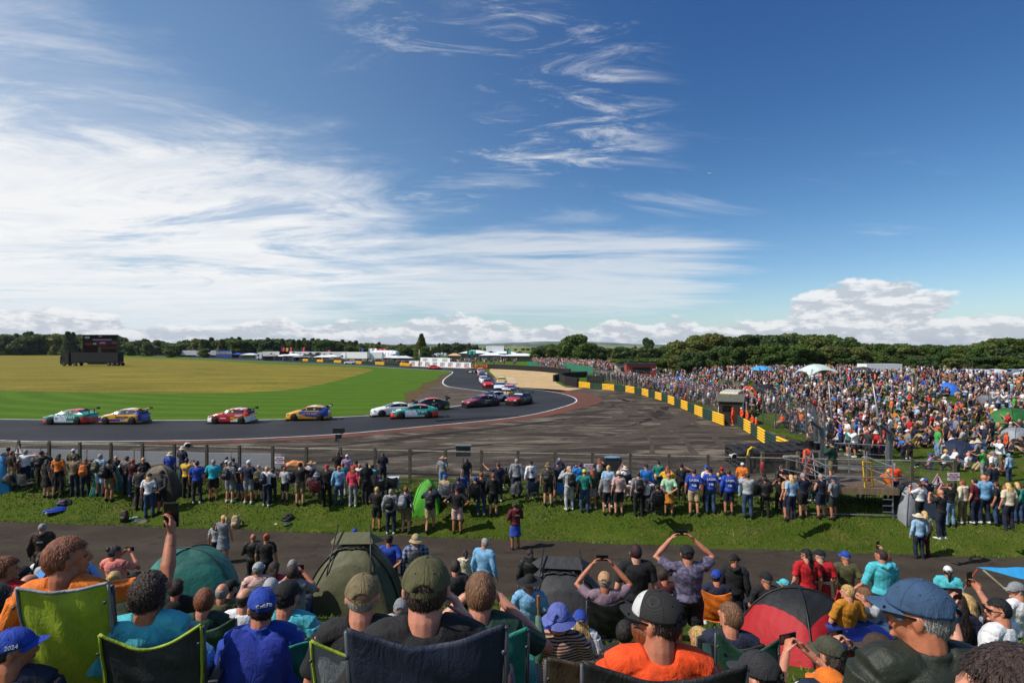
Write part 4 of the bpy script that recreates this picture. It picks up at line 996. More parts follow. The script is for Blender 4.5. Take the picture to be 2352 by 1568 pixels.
r = empty('box_trailer', p, R(4), 'long white box trailer behind the crest of the spectator bank', 'trailer'); m = MB(); m.box((0, 0, 2.0), (6.2, 2.4, 2.3)); m.build('body', WHT, r); m = MB(); m.box((0, 0, .7), (5, 1.4, .3)); m.build('chassis', BLK, r)
# kiosks and huts behind the catch fence
def kiosk(label, px, py, w, h, col, rz=0, name='kiosk', roof='#3c3e42'):
    p = D(px, py); r = empty(name, (p.x, p.y, 1), rz, label, 'kiosk')
    m = MB(); m.box((0, 0, h / 2 + .1), (w, 2.4, h)); m.build('body', pm('paint', col), r)
    m = MB(); m.box((0, -.1, h + .16), (w + .3, 2.9, .12)); m.build('roof', pm('metal', roof), r)
    m = MB(); m.box((0, -1.21, h * .62), (w * .6, .04, h * .4)); m.build('hatch', BLK, r)
    return r
kiosk('red and white burger kiosk behind the catch fence', 1470, 870, 6.0, 3.0, '#9c2f26'); r = kiosk('cream refreshment kiosk left of the red one', 1440, 866, 5, 2.6, '#c8bfae'); kiosk('long dark hut below the thicket', 1525, 852, 9, 2.8, '#2a2a2a'); kiosk('low grey hut at the left of the thicket', 1445, 850, 8, 2.5, '#4a4c4c')
# ice cream van
p = Vector((21.0, 54.5, 1.0)); r = empty('ice_cream_van', p, R(150), 'cream ice cream van parked behind the catch fence', 'van'); r.scale = (.84,) * 3
m = MB(); Mx = Matrix(((0, 0, 1, 0), (1, 0, 0, 0), (0, 1, 0, 0), (0, 0, 0, 1))); m.prism([(-2.6, .45), (2.5, .45), (2.55, 1.1), (2.1, 1.3), (1.5, 2.2), (1.3, 2.45), (-2.6, 2.45)], -1, 1, M=Mx); m.build('body', pm('paint', '#d8ceb0'), r)
m = MB(); m.prism([(-2.4, 2.47), (1.9, 2.47), (1.5, 2.85), (-2.2, 2.9)], -.95, .95, M=Mx); m.build('raised_roof', pm('paint', '#cfc4a2'), r)
m = MB(); m.add([(-.9, 2.12, 1.36), (.9, 2.12, 1.36), (.85, 1.55, 2.18), (-.85, 1.55, 2.18)], [(0, 1, 2, 3)]); m.build('windscreen', GLS, r); m = MB(); m.box((1.01, -.5, 1.75), (.04, 2.2, .8)); m.box((-1.01, -.5, 1.75), (.04, 2.2, .8)); m.build('serving_hatch', GLS, r)
text('Farmhouse Ice Cream', .3, pm('paint', '#6a2a2a'), r, (0, 1.73, 2.68), (R(60), 0, R(180))); text('Farmhouse Ice Cream', .36, pm('paint', '#6a2a2a'), r, (-.99, -.4, 2.68), (R(90), 0, R(-90)))
for x in (-.9, .9):
    for y in (1.6, -1.6): wheel(r, x, y, .33, .2, STEEL, 14)
# marshal hut
p = Vector((19.1, 49.8, 1.0)); r = empty('marshal_hut', p, R(-20), 'small dark wooden hut with a pitched roof beside the orange marshals', 'hut')
W_ = pm('wood', '#2c241d'); m = MB(); m.box((0, 0, 1.0), (1.9, 1.8, 2.0)); m.add([(-.95, -.9, 2.0), (-.95, .9, 2.0), (-.95, 0, 2.45), (.95, -.9, 2.0), (.95, .9, 2.0), (.95, 0, 2.45)], [(0, 2, 1), (3, 4, 5)]); m.build('wall', W_, r)
m = MB(); m.add([(-1.1, -1.05, 1.95), (1.1, -1.05, 1.95), (1.1, 0, 2.5), (-1.1, 0, 2.5), (1.1, 1.05, 1.95), (-1.1, 1.05, 1.95)], [(0, 1, 2, 3), (3, 2, 4, 5)]); o = m.build('roof', pm('concrete', '#55564c'), r); o.modifiers.new('s', 'SOLIDIFY').thickness = .06
m = MB(); m.box((-.3, -.92, 1.35), (.7, .04, .5)); m.build('window', GLS, r); m = MB(); m.box((1.25, -.7, 1.0), (.06, .8, 1.9)); m.build('door', pm('wood', '#8f8f8a'), r)
# catch fence with tall cranked posts
def catch_fence():
    ln = resample(smooth_line([D(1366, 876), D(1437, 893), D(1500, 905), D(1580, 928), D(1650, 955)], 4), 3.6) ; ln2 = resample([Vector((21.6, 49, 1)), Vector((21.2, 41, 1)), Vector((19.5, 35.5, 1))], 2.6)
    for L_, lab in ((ln, 'tall grey catch fence between the run-off barrier and the packed crowd'), (ln2, 'tall grey catch fence between the marshals and the bank')):
        o = L_[0]; r = empty('catch_fence', (o.x, o.y, 1.0), 0, lab, 'fence'); rel = [Vector((p.x - o.x, p.y - o.y, 0)) for p in L_]
        for k, p in enumerate(rel):
            m = MB(); m.box((p.x, p.y, 1.35), (.09, .09, 2.7)); m.tube([(p.x, p.y, 2.68), (p.x - .55, p.y - .35, 3.15)], .05, 4); m.build('post', pm('metal', '#6f7679'), r)
        m = MB()
        for a, b in zip(rel, rel[1:]):
            for z in (.3, .6, .9, 1.2, 1.5, 1.8, 2.1, 2.4, 2.65): m.tube([(a.x, a.y, z), (b.x, b.y, z)], .009, 3)
            m.tube([(a.x - .5, a.y - .3, 3.1), (b.x - .5, b.y - .3, 3.1)], .009, 3)
            n = 16
            for q in range(n):
                c = a.lerp(b, q / n); m.tube([(c.x, c.y, .1), (c.x, c.y, 2.65)], .005, 3)
        m.build('mesh', pm('metal', '#8d9498'), r)
catch_fence()
# poles on the bank: leaning posts
def pole(px, ytop, ybase, rad, label, lean, lamp=False, mat=None, Y=None):
    p = DG(px, ybase); h = (ybase - ytop) * p.y / FL; r = empty('lamp_post' if lamp else 'pole', p, 0, label, 'post')
    m = MB(); m.tube([(0, 0, -.3), (-lean, 0, h)], [rad, rad * .8], 8); m.build('post', mat or pm('wood', '#857c62'), r, True)
    if lamp:
        m = MB(); m.loft([((-lean - .05, -.1, h - .45), .10, .10), ((-lean - .75, -.25, h - .6), .2, .16)], (0, 0, 1), 8, .3); m.build('loudspeaker', GRY, r, True)
pole(1916, 875, 1013, .05, 'thin grey pole rising from the crowd on the bank', .4, mat=STEEL); pole(2032, 880, 1038, .06, 'leaning grey pole in the middle of the bank crowd', .75, mat=STEEL); pole(2110, 847, 925, .17, 'thick timber post with a loudspeaker on the bank', .55, True)
pole(1508, 842, 876, .12, 'timber post with twin loudspeakers by the kiosks', .0, True); pole(963, 802, 842, .12, 'tall camera mast behind the inflatable marquee', 0, False, STEEL)
# airliner far off
p = DY(1631, 398, 2600); r = empty('airliner', p, R(80), 'tiny white airliner high in the clear blue sky', 'aeroplane')
m = MB(); m.loft([((0, -9, 0), .4, .4), ((0, -6, 0), 1.3, 1.3), ((0, 7, 0), 1.3, 1.3), ((0, 10, -.2), .5, .5)], (1, 0, 0), 10, .5); m.build('fuselage', WHT, r, True)
m = MB(); m.add([(0, 2.5, -.4), (0, -1.5, -.4), (-10, -4.5, .2), (-10, -3, .2), (10, -4.5, .2), (10, -3, .2), (0, 2.5, 0), (0, -1.5, 0)], [(0, 3, 2, 1), (0, 1, 4, 5), (6, 7, 2, 3), (6, 5, 4, 7)]); m.build('wing', GRY, r); m = MB(); m.add([(-.1, -6.5, 1), (-.1, -9, 1), (-.1, -9.5, 4), (-.1, -8.5, 4), (.1, -6.5, 1), (.1, -9, 1), (.1, -9.5, 4), (.1, -8.5, 4)], [(0, 1, 2, 3), (7, 6, 5, 4), (0, 3, 7, 4), (1, 5, 6, 2), (2, 6, 7, 3)]); m.build('tail_fin', pm('paint', '#2f4c8c'), r)
# ------------------------------------------------------------------ people
PAL = dict(black='#131315', charcoal='#26272a', grey='#7d8085', lightgrey='#a3a5a8', white='#d9dadc', cream='#cfc3a8', beige='#a8946f', khaki='#6f6244', tan='#b58d68', olive='#4d4b2c',
           darkolive='#1f2419', brown='#3a2a22', darkbrown='#231a16', maroon='#43161d', burgundy='#5a1620', red='#b4131d', pink='#c9304f', palepink='#c9a39a', salmon='#e07f72', orange='#d8701a', brightorange='#e2480f',
           mustard='#b5761a', yellow='#d4a72a', neon='#b6dc2e', lime='#8fa31f', green='#3f9c46', teal='#17776a', darkgreen='#16392b', mint='#9ec9a4', cyan='#1aa6b8', aqua='#4bb3bf', paleblue='#8fb2cf', lightblue='#6fa3c9',
           azure='#1568b0', royal='#1b3f9e', blue='#23519c', navy='#141c33', denim='#2f4a68', jeans='#2b4260', lightjeans='#6f8fae', lilac='#8d86a8', periwinkle='#5662a6', mauve='#7a6470', purplegrey='#433e50', rust='#a34a1f', peach='#d9916c', camo='#3f4030')
HAIRC = dict(ginger='#6e3a1c', brown='#2c1c14', darkbrown='#1a110d', black='#0d0b0b', blond='#b09058', grey='#7e7c78', white='#b9b6b0', sandy='#6b4a30', burgundy='#2c0d12', redhair='#7c1420', bob='#8a3d18')
SKINS = ['#bd8267', '#b0745a', '#c49076', '#a5694b', '#c08870']
def remesh(mb, vox, sm=2, disp=0.0, dfreq=9.0, seed=0):
    me = mb.mesh('tmp', []) if False else None
    me = bpy.data.meshes.new('tmp'); me.from_pydata([tuple(v) for v in mb.v], [], mb.f); me.update()
    o = bpy.data.objects.new('tmp', me); COL.objects.link(o)
    md = o.modifiers.new('r', 'REMESH'); md.mode = 'VOXEL'; md.voxel_size = vox; md.use_smooth_shade = True
    if sm: s = o.modifiers.new('s', 'SMOOTH'); s.factor = .5; s.iterations = sm
    VL.objects.link(o) if False else None
    out = bpy.data.meshes.new_from_object(o.evaluated_get(bpy.context.evaluated_depsgraph_get()))
    bpy.data.objects.remove(o); bpy.data.meshes.remove(me)
    if disp:
        n = len(out.vertices); co = np.empty(n * 3); out.vertices.foreach_get('co', co); co = co.reshape(-1, 3); no = np.empty(n * 3); out.vertices.foreach_get('normal', no); no = no.reshape(-1, 3)
        f = dfreq; a = np.sin(co[:, 0] * f * 1.7 + 2.3 * np.sin(co[:, 2] * f * .9 + seed)) + np.sin(co[:, 2] * f * 1.9 + 1.9 * np.sin(co[:, 0] * f * 1.3 + seed * 2) + co[:, 1] * f) + .6 * np.sin((co[:, 0] + co[:, 2]) * f * 3.1 + 2 * np.sin(co[:, 2] * f * 2.3))
        co += no * (a * disp * .5)[:, None]; out.vertices.foreach_set('co', co.reshape(-1)); out.update()
    return out
V = Vector
ARMS = {'down': ((.07, -.03, -.29), (.09, .05, -.54)), 'front': ((.09, .03, -.28), (-.14, .20, -.22)), 'phone': ((.13, .20, -.16), (-.10, .34, .07)), 'p1': ((.16, .20, -.10), (.06, .36, .12)), 'up': ((.17, .16, .10), (-.04, .24, .34)),
        'high': ((.20, .24, -.06), (.17, .38, .19)), 'hip': ((.25, -.08, -.20), (.02, .04, -.40)), 'behind': ((.10, -.12, -.27), (-.14, -.17, -.44)), 'lap': ((.07, .03, -.27), (-.06, .27, -.36)), 'knee': ((.06, .12, -.24), (-.08, .38, -.26)),
        'shade': ((.24, .14, .0), (-.06, .20, .16)), 'point': ((.20, .22, -.02), (.34, .44, .12)), 'face': ((.09, .10, -.23), (-.05, .16, .02)), 'bino': ((.19, .12, -.17), (-.09, .22, .10)), 'rest': ((.10, .0, -.27), (.10, .25, -.26))}
APAIR = {'st': ('down', 'down'), 'cr': ('front', 'front'), 'ph': ('phone', 'phone'), 'p1': ('down', 'p1'), 'up': ('up', 'up'), 'hi': ('rest', 'high'), 'hl': ('high', 'rest'), 'fa': ('rest', 'face'), 'bn': ('bino', 'bino'), 'hp': ('hip', 'hip'), 'bh': ('behind', 'behind'), 'sh': ('down', 'shade'), 'po': ('point', 'down'), 'la': ('lap', 'lap'), 'kn': ('knee', 'knee'), 're': ('rest', 'rest')}
def joints(base, arm, hy):
    J = {}
    if base == 'stand': pel, nk = V((0, 0, .93)), V((0, -.015, 1.47))
    elif base == 'walk': pel, nk = V((0, 0, .92)), V((.01, .03, 1.46))
    elif base == 'sit': pel, nk = V((0, .02, .45)), V((0, -.08, .98))
    else: pel, nk = V((0, 0, .13)), V((0, -.10, .65))
    up = (nk - pel).normalized(); J['pel'], J['nk'], J['up'] = pel, nk, up
    J['hc'] = nk + V((0, .034, .130)); J['hy'] = R(hy)
    for s, nm in ((-1, 'L'), (1, 'R')):
        if base == 'stand': h, k, a = V((s * .095, 0, .90)), V((s * .11, .02, .49)), V((s * .12, -.02, .085))
        elif base == 'walk': h, k, a = V((s * .095, 0, .90)), V((s * .10, .10 * s + .04, .48)), V((s * .10, .20 * s - .06, .10))
        elif base == 'sit': h, k, a = V((s * .095, .04, .46)), V((s * .13, .44, .49)), V((s * .13, .46, .09))
        else: h, k, a = V((s * .09, .03, .13)), V((s * .14, .38, .44)), V((s * .13, .58, .09))
        sh = nk + V((s * .185, 0, -.075)); ar = ARMS[APAIR[arm][0 if s < 0 else 1]]
        el = sh + V((s * ar[0][0], ar[0][1], ar[0][2])); wr = sh + V((s * ar[1][0], ar[1][1], ar[1][2]))
        if arm == 'cr' and s < 0: wr = wr + V((0, .03, .03))
        J['leg' + nm] = (h, k, a); J['arm' + nm] = (sh, el, wr)
    return J
def torso(mb, J, inf, t0=-.08, t1=1.0, n=16, wide=1.0, hem=0):
    rings = []; P, N = J['pel'], J['nk']
    for t, rx, ry in ((-.12, .13, .10), (0, .166, .118), (.2, .150, .106), (.45, .158, .118), (.7, .182, .122), (.85, .178, .106), (.93, .13, .085), (.985, .075, .066)):
        if t < t0 or t > t1: continue
        rings.append((P.lerp(N, t), rx * wide + inf + (hem if t <= .05 else 0), ry + inf + (hem if t <= .05 else 0)))
    mb.loft(rings, (1, 0, 0), n, .35)
def limb(mb, pts, rs, n=10, cap=.4): mb.loft([(p, r, r) for p, r in zip(pts, rs)], (.1, 1, .1), n, cap)
def mids(a, b, c):
    return [a, a.lerp(b, .5), b, b.lerp(c, .35), c]
def body_mesh(J, vox):
    mb = MB(); torso(mb, J, -.008); hi = vox < .012
    fr = .0085 if hi else .0115
    for nm, s in (('L', -1), ('R', 1)):
        a, b, c = J['arm' + nm]; limb(mb, mids(a, b, c), [.050, .047, .041, .041, .028])
        h, k, f = J['leg' + nm]; limb(mb, mids(h, k, f), [.088, .076, .056, .058, .038]); mb.loft([(f + V((0, -.05, -.045)), .035, .03), (f + V((0, .03, -.04)), .042, .034), (f + V((0, .16, -.055)), .036, .022)], (1, 0, 0), 8)
        mb.loft([(a + V((-s * .10, 0, .030)), .035, .042), (a, .046, .046)], (0, 1, 0), 8)
        # hand
        d = (c - b).normalized(); side = V((0, 0, 1)).cross(d)
        if side.length < .2: side = V((0, 1, 0))
        side.normalize(); pn = d.cross(side).normalized()
        inward = V((-s, 0, 0)); pn = (inward - d * inward.dot(d))
        if pn.length < .3: pn = V((0, 1, 0)) - d * d.y
        pn.normalize(); side = d.cross(pn).normalized()
        mb.loft([(c - d * .01, .026, .022), (c + d * .035, .040, .018), (c + d * .085, .042, .016)], side, 8)
        for i in range(4):
            o = c + d * .082 + side * (-.031 + .0205 * i); L_ = (.060, .072, .068, .054)[i]; q = [o, o + d * L_ * .45 + pn * .008, o + d * L_ * .75 + pn * .028, o + d * L_ * .85 + pn * .050]
            limb(mb, q, [fr, fr, fr * .92, fr * .8], 6)
        tb = side * (1 if side.z > 0 or abs(side.z) < .3 and side.y > 0 else -1)
        limb(mb, [c + d * .02 + tb * .03, c + d * .055 + tb * .058 + pn * .008, c + d * .085 + tb * .062 + pn * .025], [fr * 1.25, fr * 1.15, fr], 6)
    nk, hc = J['nk'], J['hc']
    mb.loft([(nk + V((0, -.01, -.05)), .068, .062), (nk + V((0, 0, .03)), .062, .064), (hc + V((0, -.02, -.05)), .061, .064)], (1, 0, 0), 12)
    M = Matrix.Translation(hc) @ Matrix.Rotation(J['hy'], 4, 'Z')
    mb.ell((0, 0, 0), (.076, .094, .100), 18, 12, M=M @ Matrix.Translation((0, -.008, .018)))
    mb.loft([((0, .02, -.03), .062, .070), ((0, .032, -.075), .050, .055), ((0, .045, -.105), .028, .030)], (1, 0, 0), 12)
    nv = 12 * 3 + 2
    for i in range(len(mb.v) - nv, len(mb.v)): mb.v[i] = tuple(M @ V(mb.v[i]))
    def he(c, r): mb.ell((0, 0, 0), r, 8, 6, M=M @ Matrix.Translation(c))
    he((0, .094, -.020), (.013, .020, .022)); he((0, .080, .010), (.010, .018, .028)); he((-.033, .076, .024), (.026, .012, .009)); he((.033, .076, .024), (.026, .012, .009))
    he((0, .084, -.058), (.024, .012, .010)); he((-.079, -.005, -.010), (.010, .018, .031)); he((.079, -.005, -.010), (.010, .018, .031)); he((0, .078, -.098), (.02, .014, .014))
    me = remesh(mb, vox, 2 if hi else 1)
    Mi = M.inverted(); n = len(me.polygons); cen = np.empty(n * 3); me.polygons.foreach_get('center', cen); cen = cen.reshape(-1, 3)
    A = np.array(Mi.to_3x3()); loc = cen @ A.T + np.array(Mi.translation); mi = np.zeros(n, dtype=np.int32)
    for s in (-1, 1): mi[(np.abs(loc[:, 0] - s * .032) < .015) & (np.abs(loc[:, 2] - .006) < .008) & (loc[:, 1] > .05)] = 1
    mi[(np.abs(loc[:, 0]) < .024) & (np.abs(loc[:, 2] + .058) < .008) & (loc[:, 1] > .06)] = 2
    for m in (pm('skin', SKINS[0]), pm('plastic', '#241c1a'), pm('skin', '#8f3f3a')): me.materials.append(m)
    me.polygons.foreach_set('material_index', mi)
    return me
def shirt_mesh(J, vox, sleeve, inf, hood, long_, seed):
    mb = MB(); torso(mb, J, inf, -.13 if long_ else -.05, .99, 16, 1.0, .012)
    for nm, s in (('L', -1), ('R', 1)):
        a, b, c = J['arm' + nm]; i = inf
        mb.loft([(a + V((-s * .135, 0, .062)), .050 + i * .6, .058 + i * .5), (a + V((-s * .06, 0, .034)), .052 + i, .060 + i), (a + V((0, 0, .004)), .058 + i, .060 + i)], (0, 1, 0), 10)
        if sleeve == 'long': limb(mb, mids(a, b, c), [.060 + i, .052 + i, .046 + i, .044 + i, .034 + i])
        elif sleeve == 'short': limb(mb, [a, a.lerp(b, .45), a.lerp(b, .72)], [.060 + i, .054 + i * 1.2, .056 + i * 1.2], cap=.05)
    nk = J['nk']
    if hood: mb.loft([(nk + V((-.10, -.04, .01)), .035, .03), (nk + V((-.06, -.10, .0)), .055, .05), (nk + V((0, -.125, -.03)), .06, .06), (nk + V((.06, -.10, .0)), .055, .05), (nk + V((.10, -.04, .01)), .035, .03)], (0, 1, 0), 10)
    elif sleeve == 'long': mb.loft([(nk + V((0, 0, -.03)), .078, .074), (nk + V((0, .0, .03)), .070, .068)], (1, 0, 0), 14, .05)
    return remesh(mb, vox, 2, .009 + inf * .12, 8, seed)
def trouser_mesh(J, vox, kind, inf, seed):
    mb = MB(); P, N = J['pel'], J['nk']; z = 1.0
    mb.loft([(P.lerp(N, .12), .16 + inf, .115 + inf), (P, .172 + inf, .124 + inf), (P.lerp(N, -.14), .14 + inf, .105 + inf)], (1, 0, 0), 16, .3)
    for nm, s in (('L', -1), ('R', 1)):
        h, k, f = J['leg' + nm]
        if kind == 'trou': limb(mb, mids(h, k, f + V((0, 0, -.01))), [.094 + inf, .084 + inf, .062 + inf, .060 + inf, .052 + inf], cap=.1)
        elif kind == 'shorts': limb(mb, [h, h.lerp(k, .5), h.lerp(k, .92)], [.096 + inf, .088 + inf * 1.3, .082 + inf * 1.3], cap=.05)
    if kind == 'skirt': mb.loft([(P.lerp(N, .05), .17 + inf, .125 + inf), (P + V((0, 0, -.2)), .20, .15), (P + V((0, 0, -.42)), .23, .19)], (1, 0, 0), 16, .02)
    return remesh(mb, vox, 2, .010, 9, seed)
def shoe_mesh(J, s, vox):
    mb = MB(); f = J['legL' if s < 0 else 'legR'][2]
    mb.loft([(f + V((0, -.065, -.052)), .036, .032), (f + V((0, -.02, -.045)), .043, .042), (f + V((0, .07, -.05)), .046, .036), (f + V((0, .16, -.06)), .044, .026), (f + V((0, .205, -.062)), .026, .018)], (1, 0, 0), 10)
    mb.loft([(f + V((0, -.02, -.02)), .045, .05), (f + V((0, -.015, .03)), .042, .046)], (1, 0, 0), 10, .1)
    return remesh(mb, max(vox, .010), 1)
_PB = {}
def bodyset(base, arm, hy, vox):
    k = (base, arm, hy, vox)
    if k not in _PB: J = joints(base, arm, hy); _PB[k] = {'J': J, 'body': body_mesh(J, vox)}
    return _PB[k]
def part(bs, key, fn):
    if key not in bs: bs[key] = fn()
    return bs[key]
# ---- heads: hair and hats in head space (origin = head centre, +Y = face)
_HM = {}
def dome(rx, ry, rz, c, keep, inner=.80, n=36, m=22, nz=0.0, nf=30, seed=0):
    """closed shell: directions where keep(x,y,z) is false sink inside the head"""
    mb = MB()
    mb.ell((0, 0, 0), (1, 1, 1), n, m); out = []
    for v in mb.v:
        v = V(v); p = V((v.x * rx, v.y * ry, v.z * rz)) + V(c); w = keep(p)
        r = inner + (1 - inner) * w
        d = nz * w * mnoise.noise(V((v.x * nf * .1, v.y * nf * .1, v.z * nf * .1)) * 3 + V((seed, 0, 0))) if nz else 0
        out.append(V((v.x * rx, v.y * ry, v.z * rz)) * (r + d) + V(c))
    mb.v = [tuple(p) for p in out]
    return mb
def hairkeep(p):
    f = ss(p.z, .045 + max(0, -p.y) * -1.8, .065 + max(0, -p.y) * -1.8) if p.y > 0 else 1.0
    if p.y > -.01 and p.z < .02: f = min(f, ss(p.z, -.01, .02) * ss(-p.y, -.03, .01))
    back = ss(p.z, -.085, -.06)
    return min(f, back)
def strands(mb, n, L_, seed, keep, rx=.084, ry=.104, rz=.118, w=.0022, out_=.25, messy=.3):
    r = random.Random(seed)
    for _ in range(n):
        v = V((r.gauss(0, 1), r.gauss(0, 1), r.gauss(0, 1)))
        if v.length < .01: continue
        v.normalize(); p = V((v.x * rx, v.y * ry - .006, v.z * rz + .006))
        if keep(p) < .6: continue
        t = V((0, -.25, -1)) + V((r.gauss(0, messy), r.gauss(0, messy), r.gauss(0, messy))); t = t - v * t.dot(v); t.normalize()
        s = v.cross(t).normalized(); l = L_ * r.uniform(.6, 1.3); a = p * .985; b = p + t * l * .5 + v * (l * out_ * .7); c = p + t * l + v * (l * out_)
        mb.add([a - s * w, a + s * w, b + s * w * .8, b - s * w * .8, c], [(0, 1, 2, 3), (3, 2, 4)])
def hair_mesh(style, hi):
    k = (style, hi)
    if k in _HM: return _HM[k]
    N_ = (52, 34) if hi else (22, 14)
    if style == 'short': mb = dome(.082, .102, .114, (0, -.008, .012), hairkeep, .82, *N_, nz=.05, nf=40); strands(mb, 2600 if hi else 120, .022, 3, hairkeep, .081, .100, .112, .0016 if hi else .004)
    elif style == 'curly': mb = dome(.088, .108, .120, (0, -.008, .014), hairkeep, .78, *N_, nz=.10, nf=30); strands(mb, 3200 if hi else 150, .020, 5, hairkeep, .088, .107, .120, .0022, .5, 1.3)
    elif style == 'fringe': # bald on top, hair round the sides
        kp = lambda p: min(hairkeep(p), 1 - ss(p.z, .045, .075)); mb = dome(.080, .099, .112, (0, -.008, .012), kp, .84, *N_); strands(mb, 900 if hi else 60, .012, 8, kp, .079, .098, .110, .0016)
    elif style in ('long', 'pony', 'bun', 'wavy'):
        kp = (lambda p: max(hairkeep(p), ss(-p.y, -.02, .02) * ss(p.z, -.11, -.05))) if style in ('long', 'wavy') else hairkeep
        mb = dome(.086, .106, .118, (0, -.008, .012), kp, .80, *N_, nz=.04); strands(mb, 1800 if hi else 100, .05, 4, kp, .085, .104, .116, .002 if hi else .004, .08, .12)
        if style in ('long', 'wavy'):
            w = .02 if style == 'wavy' else 0
            mb.loft([((0, -.045, .02), .088, .062), ((w, -.07, -.10), .095, .052), ((-w, -.10, -.20), .105, .042), ((w, -.105, -.30), .092, .034), ((0, -.10, -.39), .05, .016)], (1, 0, 0), 14)
            r = random.Random(2)
            for _ in range(700 if hi else 90):
                x = r.uniform(-.10, .10); z0 = r.uniform(-.28, -.02); y = -.085 - .04 * ss(-z0, 0, .25) - .02 * math.cos(x * 14); l = r.uniform(.08, .16); q = .0022 if hi else .005
                mb.add([(x - q, y, z0), (x + q, y, z0), (x + r.uniform(-.02, .02), y - .012, z0 - l * .6), (x + r.uniform(-.03, .03), y - .008, z0 - l)], [(0, 1, 2), (0, 2, 3)])
        elif style == 'pony': mb.loft([((0, -.10, .05), .02, .02), ((0, -.135, .03), .032, .028), ((0, -.15, -.08), .034, .024), ((0, -.145, -.2), .022, .014), ((0, -.14, -.26), .006, .005)], (1, 0, 0), 10)
        else: mb.ell((0, -.105, .075), (.045, .042, .042), 12, 8)
    elif style == 'beard': mb = dome(.072, .090, .085, (0, .018, -.055), lambda p: ss(-p.z, .015, .04) * ss(p.y, -.02, .01) * (1 if abs(p.x) > .022 or p.z < -.075 else .0), .80, *N_)
    me = mb.mesh('hair', BLK, True); _HM[k] = me
    return me
def capkeep(p, back=True):
    f = ss(p.z, .022, .030)
    if back and p.y < -.04 and (abs(p.x) / .042) ** 2 + ((p.z - .022) / .040) ** 2 < 1: f = 0
    return f
def hat_meshes(kind, hi):
    k = ('hat', kind, hi)
    if k in _HM: return _HM[k]
    N_ = (64, 44) if hi else (22, 16)
    if kind in ('cap', 'rcap'):
        a = dome(.089, .110, .118, (0, -.006, .016), capkeep, .80, *N_)
        if hi:
            for j in range(6):   # seams, eyelets and the button
                an = j * math.pi / 3 + math.pi / 2; pts = []
                for q in range(9):
                    th = q / 8 * 1.32; p = V((.0895 * math.sin(th) * math.cos(an), .1105 * math.sin(th) * math.sin(an) - .006, .1185 * math.cos(th) + .016))
                    if capkeep(p) > .5: pts.append(p)
                if len(pts) > 2: a.tube(pts, .0012, 4)
                an += math.pi / 6; th = .78; a.ell((.0900 * math.sin(th) * math.cos(an), .111 * math.sin(th) * math.sin(an) - .006, .119 * math.cos(th) + .016), (.004, .004, .003), 8, 5)
            a.tube([V((.047 * math.cos(t), -.103 + .012 * math.cos(t) ** 2, .022 + .043 * math.sin(t))) for t in [i * math.pi / 10 for i in range(11)]], .0022, 5)
        a.ell((0, -.006, .135), (.009, .009, .005), 10, 6)
        a.grid(lambda u, v: (.052 * math.sin((u - .5) * 2.2), -.006 - .110 * math.cos((u - .5) * 1.15) - .002, .020 + .020 * v), 10, 2)
        b = MB()
        def br(u, v):
            an = (u - .5) * 2.3; r0 = .104; x = math.sin(an) * (.083 + .006 * v); y = math.cos(an) * (.094 + .075 * v * max(0, math.cos(an * .98))) - .006
            return (x, y, .030 + .010 * math.cos(an * 1.3) - .022 * v - .014 * (abs(u - .5) * 2) ** 2)
        b.grid(br, 18, 6); bm_ = b.mesh('brim', BLK, True)
        res = (a.mesh('cap', BLK, True), bm_)
    elif kind == 'bucket':
        a = dome(.092, .113, .122, (0, -.006, .018), lambda p: ss(p.z, .018, .026), .80, *N_, nz=.04, nf=26); b = MB()
        b.grid(lambda u, v: ((.09 + .052 * v) * math.cos(u * 6.2832), (.108 + .052 * v) * math.sin(u * 6.2832) - .006, .030 - .050 * v - .006 * math.sin(u * 19) * v), 40, 6); res = (a.mesh('cap', BLK, True), b.mesh('brim', BLK, True))
    elif kind == 'straw':
        a = dome(.088, .110, .115, (0, -.006, .014), lambda p: ss(p.z, .018, .026), .80, *N_); b = MB()
        b.grid(lambda u, v: ((.086 + .10 * v) * math.cos(u * 6.2832), (.108 + .10 * v) * math.sin(u * 6.2832) - .006, .030 - .012 * v - .012 * v * math.cos(u * 12.566)), 40, 6); res = (a.mesh('cap', BLK, True), b.mesh('brim', BLK, True))
    _HM[k] = res
    return res
